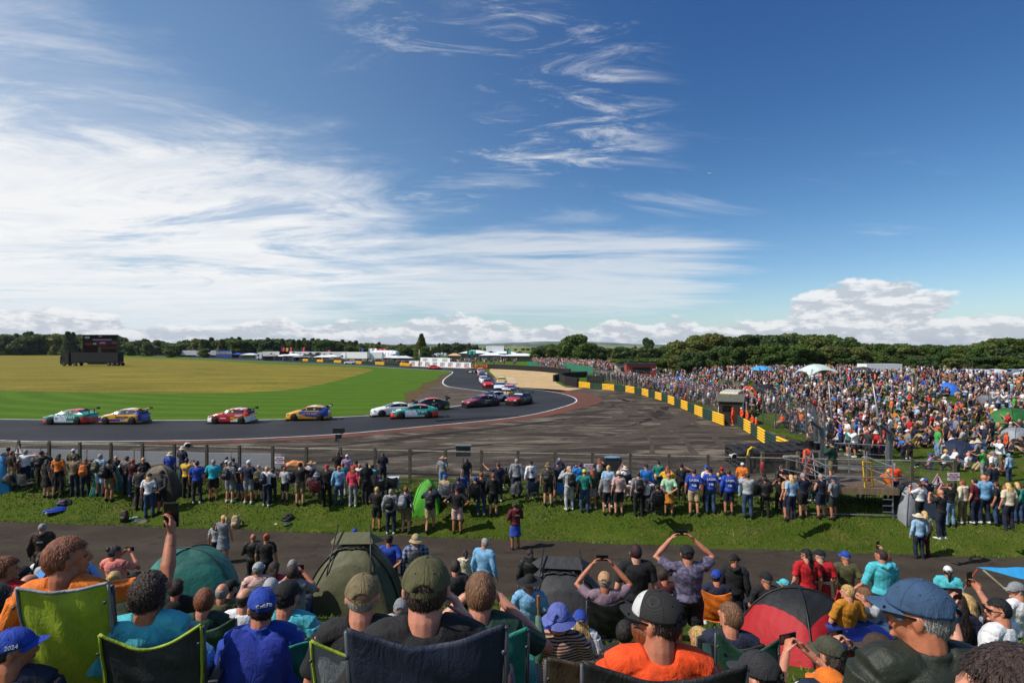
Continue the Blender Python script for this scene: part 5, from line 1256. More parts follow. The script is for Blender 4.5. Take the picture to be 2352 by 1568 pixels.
def pmat(c, pattern=None, kind='cloth'):
    if pattern is None: return pm(kind, PAL[c])
    key = ('pat', c, pattern)
    if key in _M: return _M[key]
    m = bpy.data.materials.new('patterned_cloth'); m.use_nodes = True; g = NT(m.node_tree); b = m.node_tree.nodes['Principled BSDF']; b.inputs['Roughness'].default_value = .85
    tc = g.n('ShaderNodeTexCoord'); sp = g.n('ShaderNodeSeparateXYZ'); g.l(tc.outputs['Object'], sp.inputs[0]); c1 = hx(PAL[c])
    if pattern == 'stripe': f = g.mr(g.m('SINE', g.m('MULTIPLY', sp.outputs[2], 260)), -.1, .2); col = g.mix(f, c1, hx('#b98f7c'))
    elif pattern == 'check':
        ck = g.n('ShaderNodeTexChecker'); g.l(tc.outputs['Object'], ck.inputs[0]); ck.inputs['Scale'].default_value = 34; ck.inputs[1].default_value = c1 + (1,); ck.inputs[2].default_value = hx('#d8d8d8') + (1,); col = ck.outputs[0]
    elif pattern == 'plaid':
        a = g.mr(g.m('SINE', g.m('MULTIPLY', sp.outputs[2], 70)), -.1, .1); d = g.mr(g.m('SINE', g.m('MULTIPLY', sp.outputs[0], 70)), -.1, .1); col = g.mix(g.m('MULTIPLY', g.m('ADD', a, d), .42), c1, hx('#8c98b4'))
    elif pattern == 'blotch': col = g.mix(g.mr(g.noise(tc.outputs['Object'], 14, 4, .7, 1), .42, .6), c1, hx('#6b6580'))
    elif pattern == 'mesh': col = g.mix(g.mr(g.m('MULTIPLY', g.m('SINE', g.m('MULTIPLY', sp.outputs[2], 900)), g.m('SINE', g.m('MULTIPLY', sp.outputs[0], 900))), 0, .5), c1, hx('#2c2a28'))
    g.l(col, b.inputs['Base Color'])
    if pattern == 'mesh':    # paler front panels
        g.l(g.mix(g.mr(sp.outputs[1], .040, .043), col, hx('#b9bab8')), b.inputs['Base Color'])
    _M[key] = m
    return m
TOPS = {'tee': ('short', .012, 0, 0, 't-shirt'), 'polo': ('short', .014, 0, 0, 'polo shirt'), 'shirt': ('long', .014, 0, 1, 'shirt'), 'jacket': ('long', .026, 0, 1, 'jacket'), 'hoodie': ('long', .024, 1, 0, 'hoodie'), 'jumper': ('long', .018, 0, 0, 'jumper'), 'vest': ('none', .022, 0, 0, 'gilet'), 'tank': ('none', .008, 0, 0, 'vest top'), 'suit': ('long', .028, 0, 1, 'overalls')}
HEADD = {}
PEOPLE = []
LB = {}
def person(pos, scale, yaw, base, arm, top, bot, head, hy=0, vox=.016, where='', group=None, wide=1.0, skin=None, extra='', sz=None, pat=None, hatpat=None, pitch=0):
    """top 'tee:red', bottom 'trou:navy', head 'cap:royal/brown' or 'short:ginger' or 'bald' """
    J0 = bodyset(base, arm, hy, vox); J = J0['J']; r = random.Random(int(abs(pos[0] * 977 + pos[1] * 331))); yaw += R(r.uniform(-20, 20)) if vox > .012 else 0
    root = bpy.data.objects.new('person', J0['body']); COL.objects.link(root); root.location = pos; root.rotation_euler = (0, 0, yaw); root.scale = (scale * wide, scale * wide, scale)
    sk = pm('skin', skin or r.choice(SKINS)); root.material_slots[0].link = 'OBJECT'; root.material_slots[0].material = sk
    def child(name, me, mat, parent=root, M=None):
        o = bpy.data.objects.new(name, me)
        if not me.materials: me.materials.append(mat)
        link(o, parent); o.material_slots[0].link = 'OBJECT'; o.material_slots[0].material = mat
        if M is not None: o.matrix_local = M
        return o
    tt, tc_ = top.split(':'); sl_, inf, hood, lg, tname = TOPS[tt]
    sh = child(dict(hoodie='hoodie', jacket='jacket', vest='gilet', suit='overalls').get(tt, 'shirt'), part(J0, ('t', tt), lambda: shirt_mesh(J, vox * 1.15, sl_, inf, hood, lg, 1.0)), pmat(tc_, pat, 'fabric' if tt in ('jacket', 'suit') else 'cloth'))
    bt, bc = bot.split(':')
    child(dict(trou='trousers', shorts='shorts', skirt='skirt')[bt], part(J0, ('b', bt), lambda: trouser_mesh(J, vox * 1.15, bt, .010, 2.0)), pmat(bc))
    sc_ = r.choice(['#151515', '#151515', '#c8c8c8', '#2a2420'])
    if vox < .03:
        for s in (-1, 1): child('shoe', part(J0, ('s', s), lambda: shoe_mesh(J, s, vox)), pm('rubber', sc_))
    hi = vox < .012; M = Matrix.Translation(J['hc']) @ Matrix.Rotation(J['hy'], 4, 'Z') @ Matrix.Rotation(R(pitch), 4, 'X')
    hd = head.split('+'); desc = []
    for h in hd:
        kd, c = (h.split(':') + ['brown'])[:2]
        if kd in ('cap', 'rcap', 'bucket', 'straw'):
            a, b = hat_meshes(kd, hi); MM = M @ Matrix.Rotation(math.pi, 4, 'Z') @ Matrix.Rotation(R(-6), 4, 'X') if kd == 'rcap' else M
            o = child('cap' if 'cap' in kd else 'hat', a, pmat(c, hatpat), root, MM); child('brim', b, pmat(c), o); desc.append('%s %s' % (c, {'cap': 'cap', 'rcap': 'cap', 'bucket': 'bucket hat', 'straw': 'brimmed hat'}[kd]))
        elif kd == 'bald': desc.append('bald head')
        elif kd == 'glasses':
            g_ = MB(); g_.box((-.033, .098, .008), (.048, .008, .030)); g_.box((.033, .098, .008), (.048, .008, .030)); g_.box((0, .10, .014), (.02, .006, .006)); g_.box((-.082, .05, .012), (.005, .10, .008)); g_.box((.082, .05, .012), (.005, .10, .008))
            child('glasses', g_.mesh('glasses', BLK), BLK, root, M)
        elif kd == 'beard': child('beard', hair_mesh('beard', hi), pm('hair', HAIRC[c]), root, M)
        else:
            child('hair', hair_mesh(kd, hi), pm('hair', HAIRC[c]), root, M @ Matrix.Scale(.93 if len(hd) > 1 and hd[0].split(':')[0] in ('cap', 'rcap', 'bucket', 'straw') else 1, 4))
            if not desc: desc.append('%s %s hair' % (dict(short='short', long='long', pony='tied', bun='bunned', curly='curly', fringe='thinning', wavy='wavy')[kd], c.replace('redhair', 'red').replace('bob', 'copper')))
    posd = {'stand': 'standing', 'walk': 'walking', 'sit': 'seated', 'ground': 'sitting'}[base]
    armd = {'hl': 'one arm raised', 'fa': 'hand at face', 'bn': 'holding a camera up', 'cr': 'arms folded', 'ph': 'holding up a phone', 'up': 'arms raised with phone', 'hp': 'hands on hips', 'bh': 'hands behind back', 'sh': 'shading eyes', 'po': 'arm pointing', 'p1': 'phone in one hand', 'hi': 'one arm raised'}.get(arm, '')
    # the label: clothing first, then pose, then the place
    n1 = lambda c: c.replace('lightjeans', 'light denim').replace('jeans', 'denim').replace('paleblue', 'pale blue').replace('lightblue', 'light blue').replace('lightgrey', 'light grey').replace('darkgreen', 'dark green').replace('darkolive', 'dark olive').replace('darkbrown', 'dark brown').replace('brightorange', 'bright orange').replace('palepink', 'pale pink').replace('purplegrey', 'purplish')
    core = '%s person in %s%s %s' % (posd, n1(tc_), ' ' + {'stripe': 'striped', 'check': 'chequered', 'plaid': 'plaid', 'blotch': 'mottled'}.get(pat, '') if pat in ('stripe', 'check', 'plaid', 'blotch') else '', tname)
    alts = [n1(desc[0]) if desc else '', armd, n1(bc) + ' ' + dict(trou='trousers', shorts='shorts', skirt='skirt')[bt], extra]
    PEOPLE.append((root, core, alts, where)); root['category'] = 'person'
    if group: root['group'] = group
    root['_x'] = 0.0; del root['_x']
    return root, J
def finish_labels():
    used = {}
    def mk(core, parts, where): return ' '.join((core + ', ' + ', '.join([p for p in parts if p] + ([where] if where else []))).split())
    for root, core, alts, where in PEOPLE:
        ch = None
        for sel in ((0,), (0, 1), (0, 2), (0, 3), (0, 1, 3), (1, 2)):
            ps = [alts[i] for i in sel if alts[i]]; t = mk(core, ps, where)
            if len(t.replace(',', ' ').split()) <= 16 and t not in used: ch = t; break
        if ch is None: ch = mk(core, [alts[0]], where)
        if ch in used: used[ch].append(root)
        else: used[ch] = [root]
        root['label'] = ch
    return
    words = ['leftmost', 'second from left', 'third from left', 'fourth from left', 'fifth from left', 'sixth from left', 'seventh from left', 'eighth from left']
    for t, lst in used.items():
        if len(lst) > 1:
            lst.sort(key=lambda o: o.location.x / o.location.y)
            for i, o in enumerate(lst[:8]): o['label'] = ' '.join((words[i] + ' of such: ' + t).split()[:16])
def held(kind, root, J, loc, label, rot=(0, 0, 0), size=(.15, .009, .075), col='#101114', group=None):
    """something a person holds or wears; its own thing, placed through the person's frame"""
    M = Matrix.Translation(root.location) @ Matrix.Rotation(root.rotation_euler.z, 4, 'Z') @ Matrix.Diagonal((*root.scale, 1)) @ Matrix.Translation(loc) @ Matrix.Rotation(rot[2], 4, 'Z') @ Matrix.Rotation(rot[0], 4, 'X')
    if kind == 'smartphone':
        k = ('ph', size)
        if k not in _HM:
            m = MB(); m.box((0, 0, 0), size); a = m.mesh('body', pm('plastic', col)); m = MB(); m.box((0, -size[1] / 2 - .001, 0), (size[0] * .92, .002, size[2] * .9)); _HM[k] = (a, m.mesh('screen', pm('paint', '#0c1016', .1)))
        e = bpy.data.objects.new('smartphone', None); COL.objects.link(e); e.matrix_world = M; e.empty_display_size = .05
        link(bpy.data.objects.new('body', _HM[k][0]), e); link(bpy.data.objects.new('screen', _HM[k][1]), e); tag(e, label, 'phone', group); return e
    if kind == 'backpack':
        k = ('bp',)
        if k not in _HM:
            m = MB(); m.loft([((0, -.0, -.22), .13, .08), ((0, -.01, -.12), .155, .10), ((0, -.01, .08), .15, .095), ((0, .0, .20), .11, .07), ((0, .01, .24), .05, .03)], (1, 0, 0), 12, .4, sq=.7); a = remesh(m, .014, 2, .006, 12)
            m = MB(); m.loft([((0, -.09, -.16), .10, .03), ((0, -.105, -.06), .11, .04), ((0, -.095, .02), .09, .03)], (1, 0, 0), 10, .4, sq=.7); b = m.mesh('pocket', BLK, True)
            m = MB(); [m.tube([(s * .09, .05, .2), (s * .12, .12, .24), (s * .13, .22, .18), (s * .13, .26, .02), (s * .12, .2, -.14), (s * .1, .06, -.18)], .014, 6) for s in (-1, 1)]; _HM[k] = (a, b, m.mesh('strap', BLK, True))
        e = bpy.data.objects.new('backpack', None); COL.objects.link(e); e.matrix_world = M; e.empty_display_size = .1; tag(e, label, 'bag', group); mt = pm('fabric', PAL.get(col, '#151517'))
        for me, nm in zip(_HM[k], ('bag', 'pocket', 'strap')):
            if not me.materials: me.materials.append(mt)
            o = bpy.data.objects.new(nm, me); link(o, e); o.material_slots[0].link = 'OBJECT'; o.material_slots[0].material = mt
        return e
PHN = [0]
def phone_for(root, J, arm, desc, big=False):
    lo = dict(size=(.16, .01, .08))
    if arm == 'ph': c = (J['armL'][2] + J['armR'][2]) / 2 + V((0, .07, .06))
    elif arm == 'up': c = (J['armL'][2] + J['armR'][2]) / 2 + V((0, .03, .09))
    elif arm == 'hl':
        c = J['armL'][2] + (J['armL'][2] - J['armL'][1]).normalized() * .09 + V((.02, .03, .03)); lo = dict(size=(.16, .01, .08))
    elif arm in ('p1', 'hi'):
        c = J['armR'][2] + (J['armR'][2] - J['armR'][1]).normalized() * .09 + V((-.02, .03, .03)); lo = dict(size=(.08, .01, .16))
    else: return
    held('smartphone', root, J, c, desc, **lo, group=None)

# ---- folding chairs
_CH = {}
def chair(pos, rz, col, trim, label, scale=1.0, high=.95, sag=.07, group='camping chairs among the spectators', frame='#4a4d50', width=.25):
    r = empty('camping_chair', pos, rz, label, 'chair', group); r.scale = (scale,) * 3
    k = (high, sag, width, trim is None)
    if k not in _CH:
        w = width
        def bp(u, v):
            x = (u - .5) * 2; zt = high - sag * (1 - abs(x) ** 1.6); zb = .40 + .03 * (1 - x * x); z = zb + (zt - zb) * v
            y = -.17 - .16 * (z - .4) - .045 * (1 - x * x) * math.sin(v * 2.6) + .005 * math.sin(x * 9 + v * 7) + .004 * math.sin(v * 19 + x * 4)
            return (x * w * (.92 + .08 * v), y, z)
        m = MB(); m.grid(bp, 28, 26)
        bm_ = bmesh.new(); me = m.mesh('t', BLK); bm_.from_mesh(me); bmesh.ops.solidify(bm_, geom=bm_.faces[:], thickness=.008); bmesh.ops.recalc_face_normals(bm_, faces=bm_.faces[:]); bk = bpy.data.meshes.new('back_panel'); bm_.to_mesh(bk); bm_.free(); bk.materials.append(BLK); bk.polygons.foreach_set('use_smooth', [True] * len(bk.polygons))
        m = MB(); m.grid(lambda u, v: ((u - .5) * 2 * w * .95, -.19 + v * .46, .42 - .05 * math.sin(u * math.pi) + .03 * v), 10, 8); sp_ = m.mesh('seat', BLK, True)
        m = MB(); m.tube([V(bp(u / 28, 1)) + V((0, -.004, .004)) for u in range(29)], .009, 6)
        for s in (0, 1): m.tube([V(bp(s, v / 14)) + V((0, -.006, 0)) for v in range(15)], .008, 6)
        tr = m.mesh('piping', BLK, True)
        m = MB()
        for s in (-1, 1):
            m.tube([(s * w * .99, -.14, .36), (s * (w + .005), -.155 - .16 * (high - .42), high - .02)], .011, 7)
            m.tube([(s * w, -.20, .02), (-s * w * .96, .27, .42)], .009, 6); m.tube([(s * w, .27, .02), (s * w * .97, -.22, .42)], .009, 6); m.tube([(s * (w + .02), .25, .02), (s * (w + .03), .25, .62)], .010, 6); m.tube([(s * w, -.20, .02), (s * w, -.18, .62)], .010, 6)
            m.ell((s * w * .98, -.22 - .16 * (high - .5), high - .09), (.010, .006, .010), 8, 5)
        fr_ = m.mesh('frame', BLK, True); arms_ = []
        for s in (-1, 1):
            m = MB(); m.loft([((s * (w + .03), -.2, .62), .035, .006), ((s * (w + .035), .05, .61), .035, .006), ((s * (w + .03), .27, .62), .035, .006)], (1, 0, 0), 8, .2); arms_.append(m.mesh('armrest', BLK, True))
        _CH[k] = (bk, sp_, tr, fr_, arms_)
    bk, sp_, tr, fr_, arms_ = _CH[k]
    cm = pm('fabric', col); fm = pm('metal', frame)
    for me, nm, mt in ((bk, 'back_panel', cm), (sp_, 'seat', cm), (fr_, 'frame', fm), (arms_[0], 'armrest', cm), (arms_[1], 'armrest', cm)) + (((tr, 'piping', pm('fabric', trim)),) if trim else ()):
        o = bpy.data.objects.new(nm, me); link(o, r); o.material_slots[0].link = 'OBJECT'; o.material_slots[0].material = mt
    return r
# ---- tents
def dome_tent(label, pos, w, d, h, col, col2=None, rz=0, name='dome_tent', pole_c='#1a1a1a', p=2.6, cap=True, ridge=False, e=.6):
    pos = V(pos) - V((0, 0, .38 if pos[1] > 18 and pos[1] < 30 else .12)); h += .38 if pos[1] > 18 and pos[1] < 30 else .12
    if ridge: p, e = 2.0, .5
    r = empty(name, pos, rz, label, 'tent')
    def fn(u, v, k=1.0):
        x, y = (u - .5) * 2, (v - .5) * 2; z = (1 - abs(x) ** p) ** e * (1 - abs(y) ** p) ** e
        cr = min(1, abs(abs(x) - abs(y)) * 3); z *= 1 - .05 * cr * (1 - max(abs(x), abs(y)))
        wr = .006 * math.sin(x * 23 + y * 11) * (1 - z) + .004 * math.sin(y * 31 - x * 7)
        return (x * w / 2 * k, y * d / 2 * k, max(0, z * h * k + wr))
    m = MB(); m.grid(fn, 84, 84)
    if col2:
        for i, f in enumerate(m.f):
            c = sum((V(m.v[q]) for q in f), V()) / 4; x, y = c.x / (w / 2), c.y / (d / 2)
            if cap == 'half': m.m[i] = 1 if y > x * .3 else 0
            else: m.m[i] = 1 if max(abs(x), abs(y)) < .56 else 0
    m.build('shell', [pm('canvas', col), pm('canvas', col2 or col)], r, True)
    for s in (1, -1):
        q = MB(); pts = [V(fn(.5 + (t - .5) * .99, .5 + s * (t - .5) * .99, 1.012)) for t in [i / 30 for i in range(31)]]; q.tube(pts, .012, 6); q.build('pole', pm('plastic', pole_c), r, True)
    if ridge:
        q = MB(); q.add([(-w * .22, -d * .12, h * 1.0), (w * .22, -d * .12, h * 1.0), (w * .30, d * .18, h * .93), (-w * .30, d * .18, h * .93), (-w * .16, -d * .02, h * 1.12), (w * .16, -d * .02, h * 1.12)], [(0, 1, 5, 4), (1, 2, 5), (2, 3, 4, 5), (3, 0, 4), (3, 2, 1, 0)]); q.build('top_flap', pm('canvas', col2 or col), r)
        q = MB(); q.tube([V(fn(t, .36, 1.02)) for t in [i / 30 for i in range(31)]], .02, 6)
        for s in (-1, 1): q.tube([(s * w * .17, -d * .02, h * 1.22), (s * w * .22, -d * .3, h * .75), (s * w * .27, -d * .47, .02)], .014, 6)
        q.build('arch_pole', pm('plastic', pole_c), r, True)
    return r
def umbrella(label, pos, rad, h, col, tilt=0, rz=0):
    r = empty('umbrella', pos, rz, label, 'umbrella'); m = MB(); M = Matrix.Translation((0, 0, h)) @ Matrix.Rotation(tilt, 4, 'X')
    n = 8; vs = [M @ V((0, 0, 0))]; 
    for ring, (rr, zz) in enumerate(((.5, -.10), (1.0, -.34))):
        for i in range(n * 2):
            a = i * math.pi / n; k = 1 if i % 2 == 0 else .93; vs.append(M @ V((rad * rr * k * math.cos(a), rad * rr * k * math.sin(a), rad * zz)))
    f = [(0, 1 + i, 1 + (i + 1) % 16) for i in range(16)] + [(1 + i, 17 + i, 17 + (i + 1) % 16, 1 + (i + 1) % 16) for i in range(16)]
    m.add(vs, f); m.build('canopy', pm('canvas', col), r); m = MB(); m.tube([(0, 0, 0), M @ V((0, 0, .04))], .015, 6); m.build('pole', STEEL, r)
    return r
# ------------------------------------------------------------------ who stands where
REG = {'A': (0, 1148.4, 3.7346), 'B': (588, 1148.4, 3.7346), 'C': (1176, 1148.4, 3.7346), 'D': (1764, 1148.4, 3.7346), 'E': (0, 976.2, 4), 'F': (588, 976.2, 4), 'G': (1176, 976.2, 4), 'H': (1764, 976.2, 4), 'I': (1176, 746.5, 4), 'J': (1764, 746.5, 4)}
def zz(r, x, y): a, b, k = REG[r]; return a + x / k, b + y / k
def headtop(base): return {'stand': 1.719, 'walk': 1.709, 'sit': 1.229, 'ground': .90}[base]
NAMES = {}
def cast(line, grp):
    t = line.split(); reg, x, yt, yf, base, arm, yaw, hy, top, bot, head = t[:11]; opt = dict(o.split('=') for o in t[11:])
    px, pt = zz(reg, float(x), float(yt)); base = {'s': 'stand', 'w': 'walk', 'c': 'sit', 'g': 'ground'}[base]; H = headtop(base)
    if reg in 'ABCD' and not yf.startswith('@'):   # foreground: yf is the picture scale (pixels per metre)
        Y = FL / float(yf); X = (px - 1176) * Y / FL; sc = float(opt.get('s', 1)); ztop = CZ - (pt - 795) * Y / FL; pos = V((X, Y, ztop - H * sc))
        if float(yf) < 160 and abs(pos.z - gz(X, Y)) < .12: pos.z = gz(X, Y)
        if base == 'stand' and pos.z - gz(X, Y) > .12: pos.z = max(gz(X, Y), pos.z - .25)
    else:
        yf = yf.lstrip('@')
        if yf != '-':
            _, pf = zz(reg, 0, float(yf)); pos = DG(px, pf - 1.5); h = (pf - pt) * pos.y / FL; sc = min(1.12, max(.6, h / H))
        else:
            sc = float(opt.get('s', 1)); z0 = 1.0; Y = 27
            Y = FL * (CZ - z0 - H * sc) / (pt - 795); X = (px - 1176) * Y / FL
            if X > 20 and Y > 27: z0 = gz(X, Y); Y = FL * (CZ - z0 - H * sc) / (pt - 795); X = (px - 1176) * Y / FL
            pos = V((X, Y, z0))
    Y = pos.y; ppm = FL / Y; vox = .0075 if ppm > 190 else (.011 if ppm > 110 else .017)
    where = opt.get('w', '').replace('_', ' ')
    if not where: where = {'A': 'left front crowd', 'B': 'middle front crowd', 'C': 'centre right front crowd', 'D': 'right front crowd', 'E': 'left end of the fence', 'F': 'left half of the fence', 'G': 'middle of the fence', 'H': 'right end of the fence', 'I': 'by the hut', 'J': 'near part of the bank'}[reg]
    tone = math.atan2(-pos.x, pos.y) * (1.0 if pos.x < 0 else .45) if (reg in 'ABCD' and base == 'sit') else 0.0
    hy = float(hy); hy = max(-75, min(75, 5 * round((hy - .4 * math.degrees(tone) * (.5 if abs(hy) < 12 else 1)) / 5)))
    root, J = person(pos, sc, R(float(yaw)) + tone * .4, base, arm, top, bot, head, hy, vox, where, grp, float(opt.get('wd', 1.06)), pat=opt.get('pat'), hatpat=opt.get('hp') if opt.get('hp') != 'none' else None, extra=opt.get('x', '').replace('_', ' '), skin=opt.get('sk'), pitch=float(opt.get('p', 0)))
    short = '%s %s' % (top.split(':')[1], TOPS[top.split(':')[0]][4])
    if arm in ('ph', 'up', 'p1', 'hi', 'hl') and opt.get('np') is None: phone_for(root, J, arm, 'smartphone held by person in %s with %s, %s' % (short, ' '.join(head.split('+')[0].split(':')[::-1]) + ('' if 'cap' in head or 'bald' in head or 'bucket' in head else ' hair'), where))
    if 'bp' in opt:
        e = held('backpack', root, J, J['pel'].lerp(J['nk'], .55) + V((0, -.22, 0)), '%s backpack worn by the person in the %s, %s' % (opt['bp'], short, where), col=opt['bp'])
    if 'ch' in opt:
        c = opt['ch'].split('/'); lo = (Matrix.Rotation(R(float(yaw)) + tone, 4, 'Z') @ V((0, -.27, 0))) - (Matrix.Rotation(R(float(yaw)) + tone * .4, 4, 'Z') @ V((0, -.25, 0))); cz = float(opt.get('cz', 0))
        chair(pos + lo * sc + V((0, 0, cz)), R(float(yaw)) + tone * .4, PAL.get(c[0], c[0]), PAL.get(c[1], c[1]) if len(c) > 1 else None, '%s folding camping chair under the person in the %s, %s' % (c[0], short, where), max(sc, .95), float(opt.get('chh', 1.03 if vox < .009 else .95)), float(opt.get('sag', .07)), width=float(opt.get('cw', .25)))
    return root, J
HERO = {}
G2 = 'spectators seated and standing in the foreground'; G3 = 'spectators lined up along the trackside fence'
FRONT = """
A 365 150 85 s st 12 -25 hoodie:brown shorts:black short:grey w=on_the_path
A 85 475 235 c la -10 -35 tee:red shorts:navy curly:ginger
A 275 622 205 c la 0 -20 tee:charcoal shorts:navy fringe:grey
A 8 700 330 c la 0 0 tee:maroon shorts:navy short:black ch=black
A 390 435 110 c la -20 -60 tank:white shorts:navy wavy:brown
A 625 290 400 c hi -6 -42 tee:orange shorts:navy short:ginger ch=lime/grey chh=1.04 sag=.03 cw=.22 wd=1.1
A 1005 405 120 c ph -15 -40 tee:salmon shorts:black bun:black
A 990 600 150 c la 0 20 tee:cream trou:navy bun:blond
A 1310 598 400 c la 0 0 tee:aqua shorts:lightblue curly:brown ch=charcoal/lime s=.97 sag=.11 chh=1.0 cw=.25
A 1525 670 160 c la 0 0 tee:black trou:black curly:brown
A 1768 735 240 c la 0 10 tee:darkgreen shorts:navy short:ginger ch=darkgreen sag=.10
A 1915 703 160 c la 0 0 tee:olive trou:navy fringe:grey ch=black
A 1990 673 140 c la 0 -30 tee:black trou:navy cap:black+short:black
A 2112 738 200 c la 0 -10 polo:white trou:navy fringe:darkbrown wd=1.1
A 1855 192 @545 s st 10 -10 tee:lightgrey trou:black long:brown w=on_the_path
A 1915 135 @545 s st 25 60 tank:grey skirt:grey pony:blond w=on_the_path
A 2172 245 72 s cr 0 0 jacket:black trou:black bald w=on_the_path
A 165 1078 470 c la 0 -65 tee:navy shorts:navy cap:royal+short:brown s=.8 p=8
A 215 560 150 c la 0 0 hoodie:black trou:black cap:black+short:black
B 90 300 80 s st 0 0 tee:black trou:black bun:bob w=on_the_path
B 845 245 70 s st 0 0 tee:royal trou:navy cap:royal+short:brown w=beyond_the_olive_shelter
B 1142 305 96 s bh -5 0 tee:royal trou:black cap:black+short:black w=on_the_path
B 1370 215 104 s st 0 10 shirt:navy trou:black bucket:beige+short:grey pat=plaid bp=charcoal w=on_the_path
B 1340 300 70 s st 0 0 tee:blue shorts:navy cap:azure+short:brown s=.8 w=on_the_path
B 1795 375 85 s st 0 0 hoodie:cream trou:black pony:darkbrown s=.85 w=on_the_path
B 1960 298 100 s st -25 50 shirt:lightblue trou:navy short:grey+glasses w=on_the_path
B 1712 535 130 c la 0 0 tee:charcoal trou:navy short:brown
B 28 525 130 c la 0 -10 jumper:palepink trou:navy cap:lightgrey+short:grey
B 165 520 125 c la 0 -15 tank:pink shorts:navy wavy:brown
B 318 500 118 c la 0 0 tee:black trou:navy short:grey
B 320 540 150 c ph 0 0 tee:grey trou:navy short:brown
B 135 660 175 c la 0 0 tee:charcoal trou:navy cap:lightgrey+short:grey
B 150 745 180 c la 0 20 tee:black trou:navy short:black
B 290 677 285 c la -8 -10 tee:aqua shorts:navy cap:black+short:black ch=darkgreen wd=1.12 cz=-.1
B 62 740 345 c la 5 25 shirt:royal shorts:navy cap:royal+short:brown ch=teal s=.97 sag=.02 chh=.95 cw=.26
B 925 620 395 c la 0 10 tee:black shorts:black cap:khaki+fringe:grey ch=grey/lime wd=1.12 sag=.10 chh=.99 cw=.27
B 1470 475 545 c fa 0 0 tee:black shorts:black cap:olive+short:brown ch=navy wd=1.14 sag=.07 chh=1.08 cw=.29 hp=none
B 1930 590 395 c bn 0 0 tee:darkgreen shorts:navy short:sandy ch=teal np=1 s=.99
B 1250 832 190 c hi 0 0 tee:navy trou:navy cap:grey+fringe:grey
B 1165 965 180 c la 0 0 tee:paleblue trou:navy bun:white
B 2150 876 200 c la 0 0 tee:black trou:navy cap:peach+short:brown s=.8
C 155 420 92 s st 0 -20 jacket:black trou:burgundy wavy:darkbrown
C 345 400 92 s hp 0 -30 tee:white trou:black short:blond s=.75
C 150 625 150 c la 0 -30 tee:lightblue trou:navy straw:black+short:grey
C 555 612 130 c la 0 0 tee:navy trou:navy cap:azure+short:brown w=behind_the_black_tent
C 790 605 165 c up 0 -10 tee:mauve trou:navy cap:tan+short:grey ch=black
C 1062 380 152 s st 0 5 tee:black trou:navy short:burgundy wd=1.12
C 1300 630 135 c la 0 -60 tee:maroon trou:navy short:brown+glasses ch=orange
C 1505 395 150 s up 0 0 tee:purplegrey shorts:black cap:black+short:brown pat=blotch wd=1.25
C 1752 562 128 c la -10 -30 tee:navy trou:navy cap:royal+short:brown ch=orange
C 1905 447 122 s st -20 -60 hoodie:black shorts:black cap:black+short:sandy s=.88
C 395 877 250 c la 0 0 jumper:brown trou:navy bucket:periwinkle+short:brown pat=stripe wd=1.15
C 285 1055 230 c la 0 -30 shirt:black trou:navy cap:royal+long:redhair pat=check s=.82
C 580 933 205 c la 0 5 tee:white trou:navy cap:royal+long:blond s=.85
C 965 1010 225 c la 0 -25 tee:black trou:navy short:darkbrown
C 1225 758 500 c la 0 52 tee:brightorange shorts:navy cap:black+short:brown+beard:ginger+glasses ch=black hp=mesh wd=1.12 chh=1.05 cw=.33
C 1865 855 270 c la -10 40 tee:navy shorts:navy short:sandy ch=black
C 1590 1070 215 c la 0 30 tee:darkgreen trou:navy long:blond ch=darkgreen
C 2090 1275 420 c la 0 50 tee:black trou:navy cap:charcoal+short:brown
C 2170 660 130 c la 0 30 tee:black trou:navy cap:black+short:grey
D 130 670 130 c la 0 40 tee:white trou:navy cap:aqua+long:ginger s=.8
D 250 755 130 c la 0 0 tee:navy trou:navy cap:royal+long:brown s=.8
D 330 430 110 s st 0 50 tee:red skirt:red wavy:black+glasses w=at_the_path_edge
D 445 368 108 s st 0 40 tee:red skirt:red cap:black+short:grey wd=1.15 w=at_the_path_edge
D 665 380 105 s bh 0 35 tee:olive skirt:red cap:royal+short:grey w=at_the_path_edge
D 975 425 122 s cr 0 35 hoodie:aqua trou:navy short:brown
D 1012 385 108 s hi 0 20 tee:red trou:navy short:ginger
D 1545 568 98 s st -8 0 jumper:aqua trou:navy cap:white+pony:darkbrown
D 1295 118 @505 s st 10 40 shirt:paleblue trou:navy straw:cream+short:grey w=on_the_path_verge
D 1345 98 @490 s st 0 20 tee:cream trou:burgundy long:blond w=behind_the_straw_hat
D 665 715 170 c cr 10 40 tee:mustard trou:navy short:blond s=.8
D 800 735 165 c la 15 40 hoodie:lightgrey trou:navy short:sandy
D 2100 720 150 c la 20 60 polo:white trou:navy cap:grey+short:grey+glasses
D 1925 825 225 c hi 30 45 tee:white trou:navy short:black+glasses
D 1570 765 205 c la 0 30 tee:navy trou:navy long:brown
D 1665 790 190 c la 0 20 jumper:lightgrey trou:navy long:blond
D 1800 840 190 c la 0 20 tee:white trou:navy wavy:brown
D 1500 850 205 c la 0 0 tee:black trou:navy short:black
D 480 1155 300 c ph 25 10 tee:white trou:navy cap:camo+wavy:brown
D 890 1130 280 c ph 25 45 jacket:black trou:khaki cap:brown+short:darkbrown
D 500 1425 430 c la 0 20 tee:charcoal trou:navy cap:orange+short:brown s=.85
D 1225 668 590 c la 5 45 jacket:darkolive trou:navy cap:denim+short:grey+glasses wd=1.08
D 1960 1165 1150 c la 10 30 tee:charcoal trou:navy short:brown
D 2330 1000 330 c hl 0 0 tee:charcoal trou:navy short:grey
"""
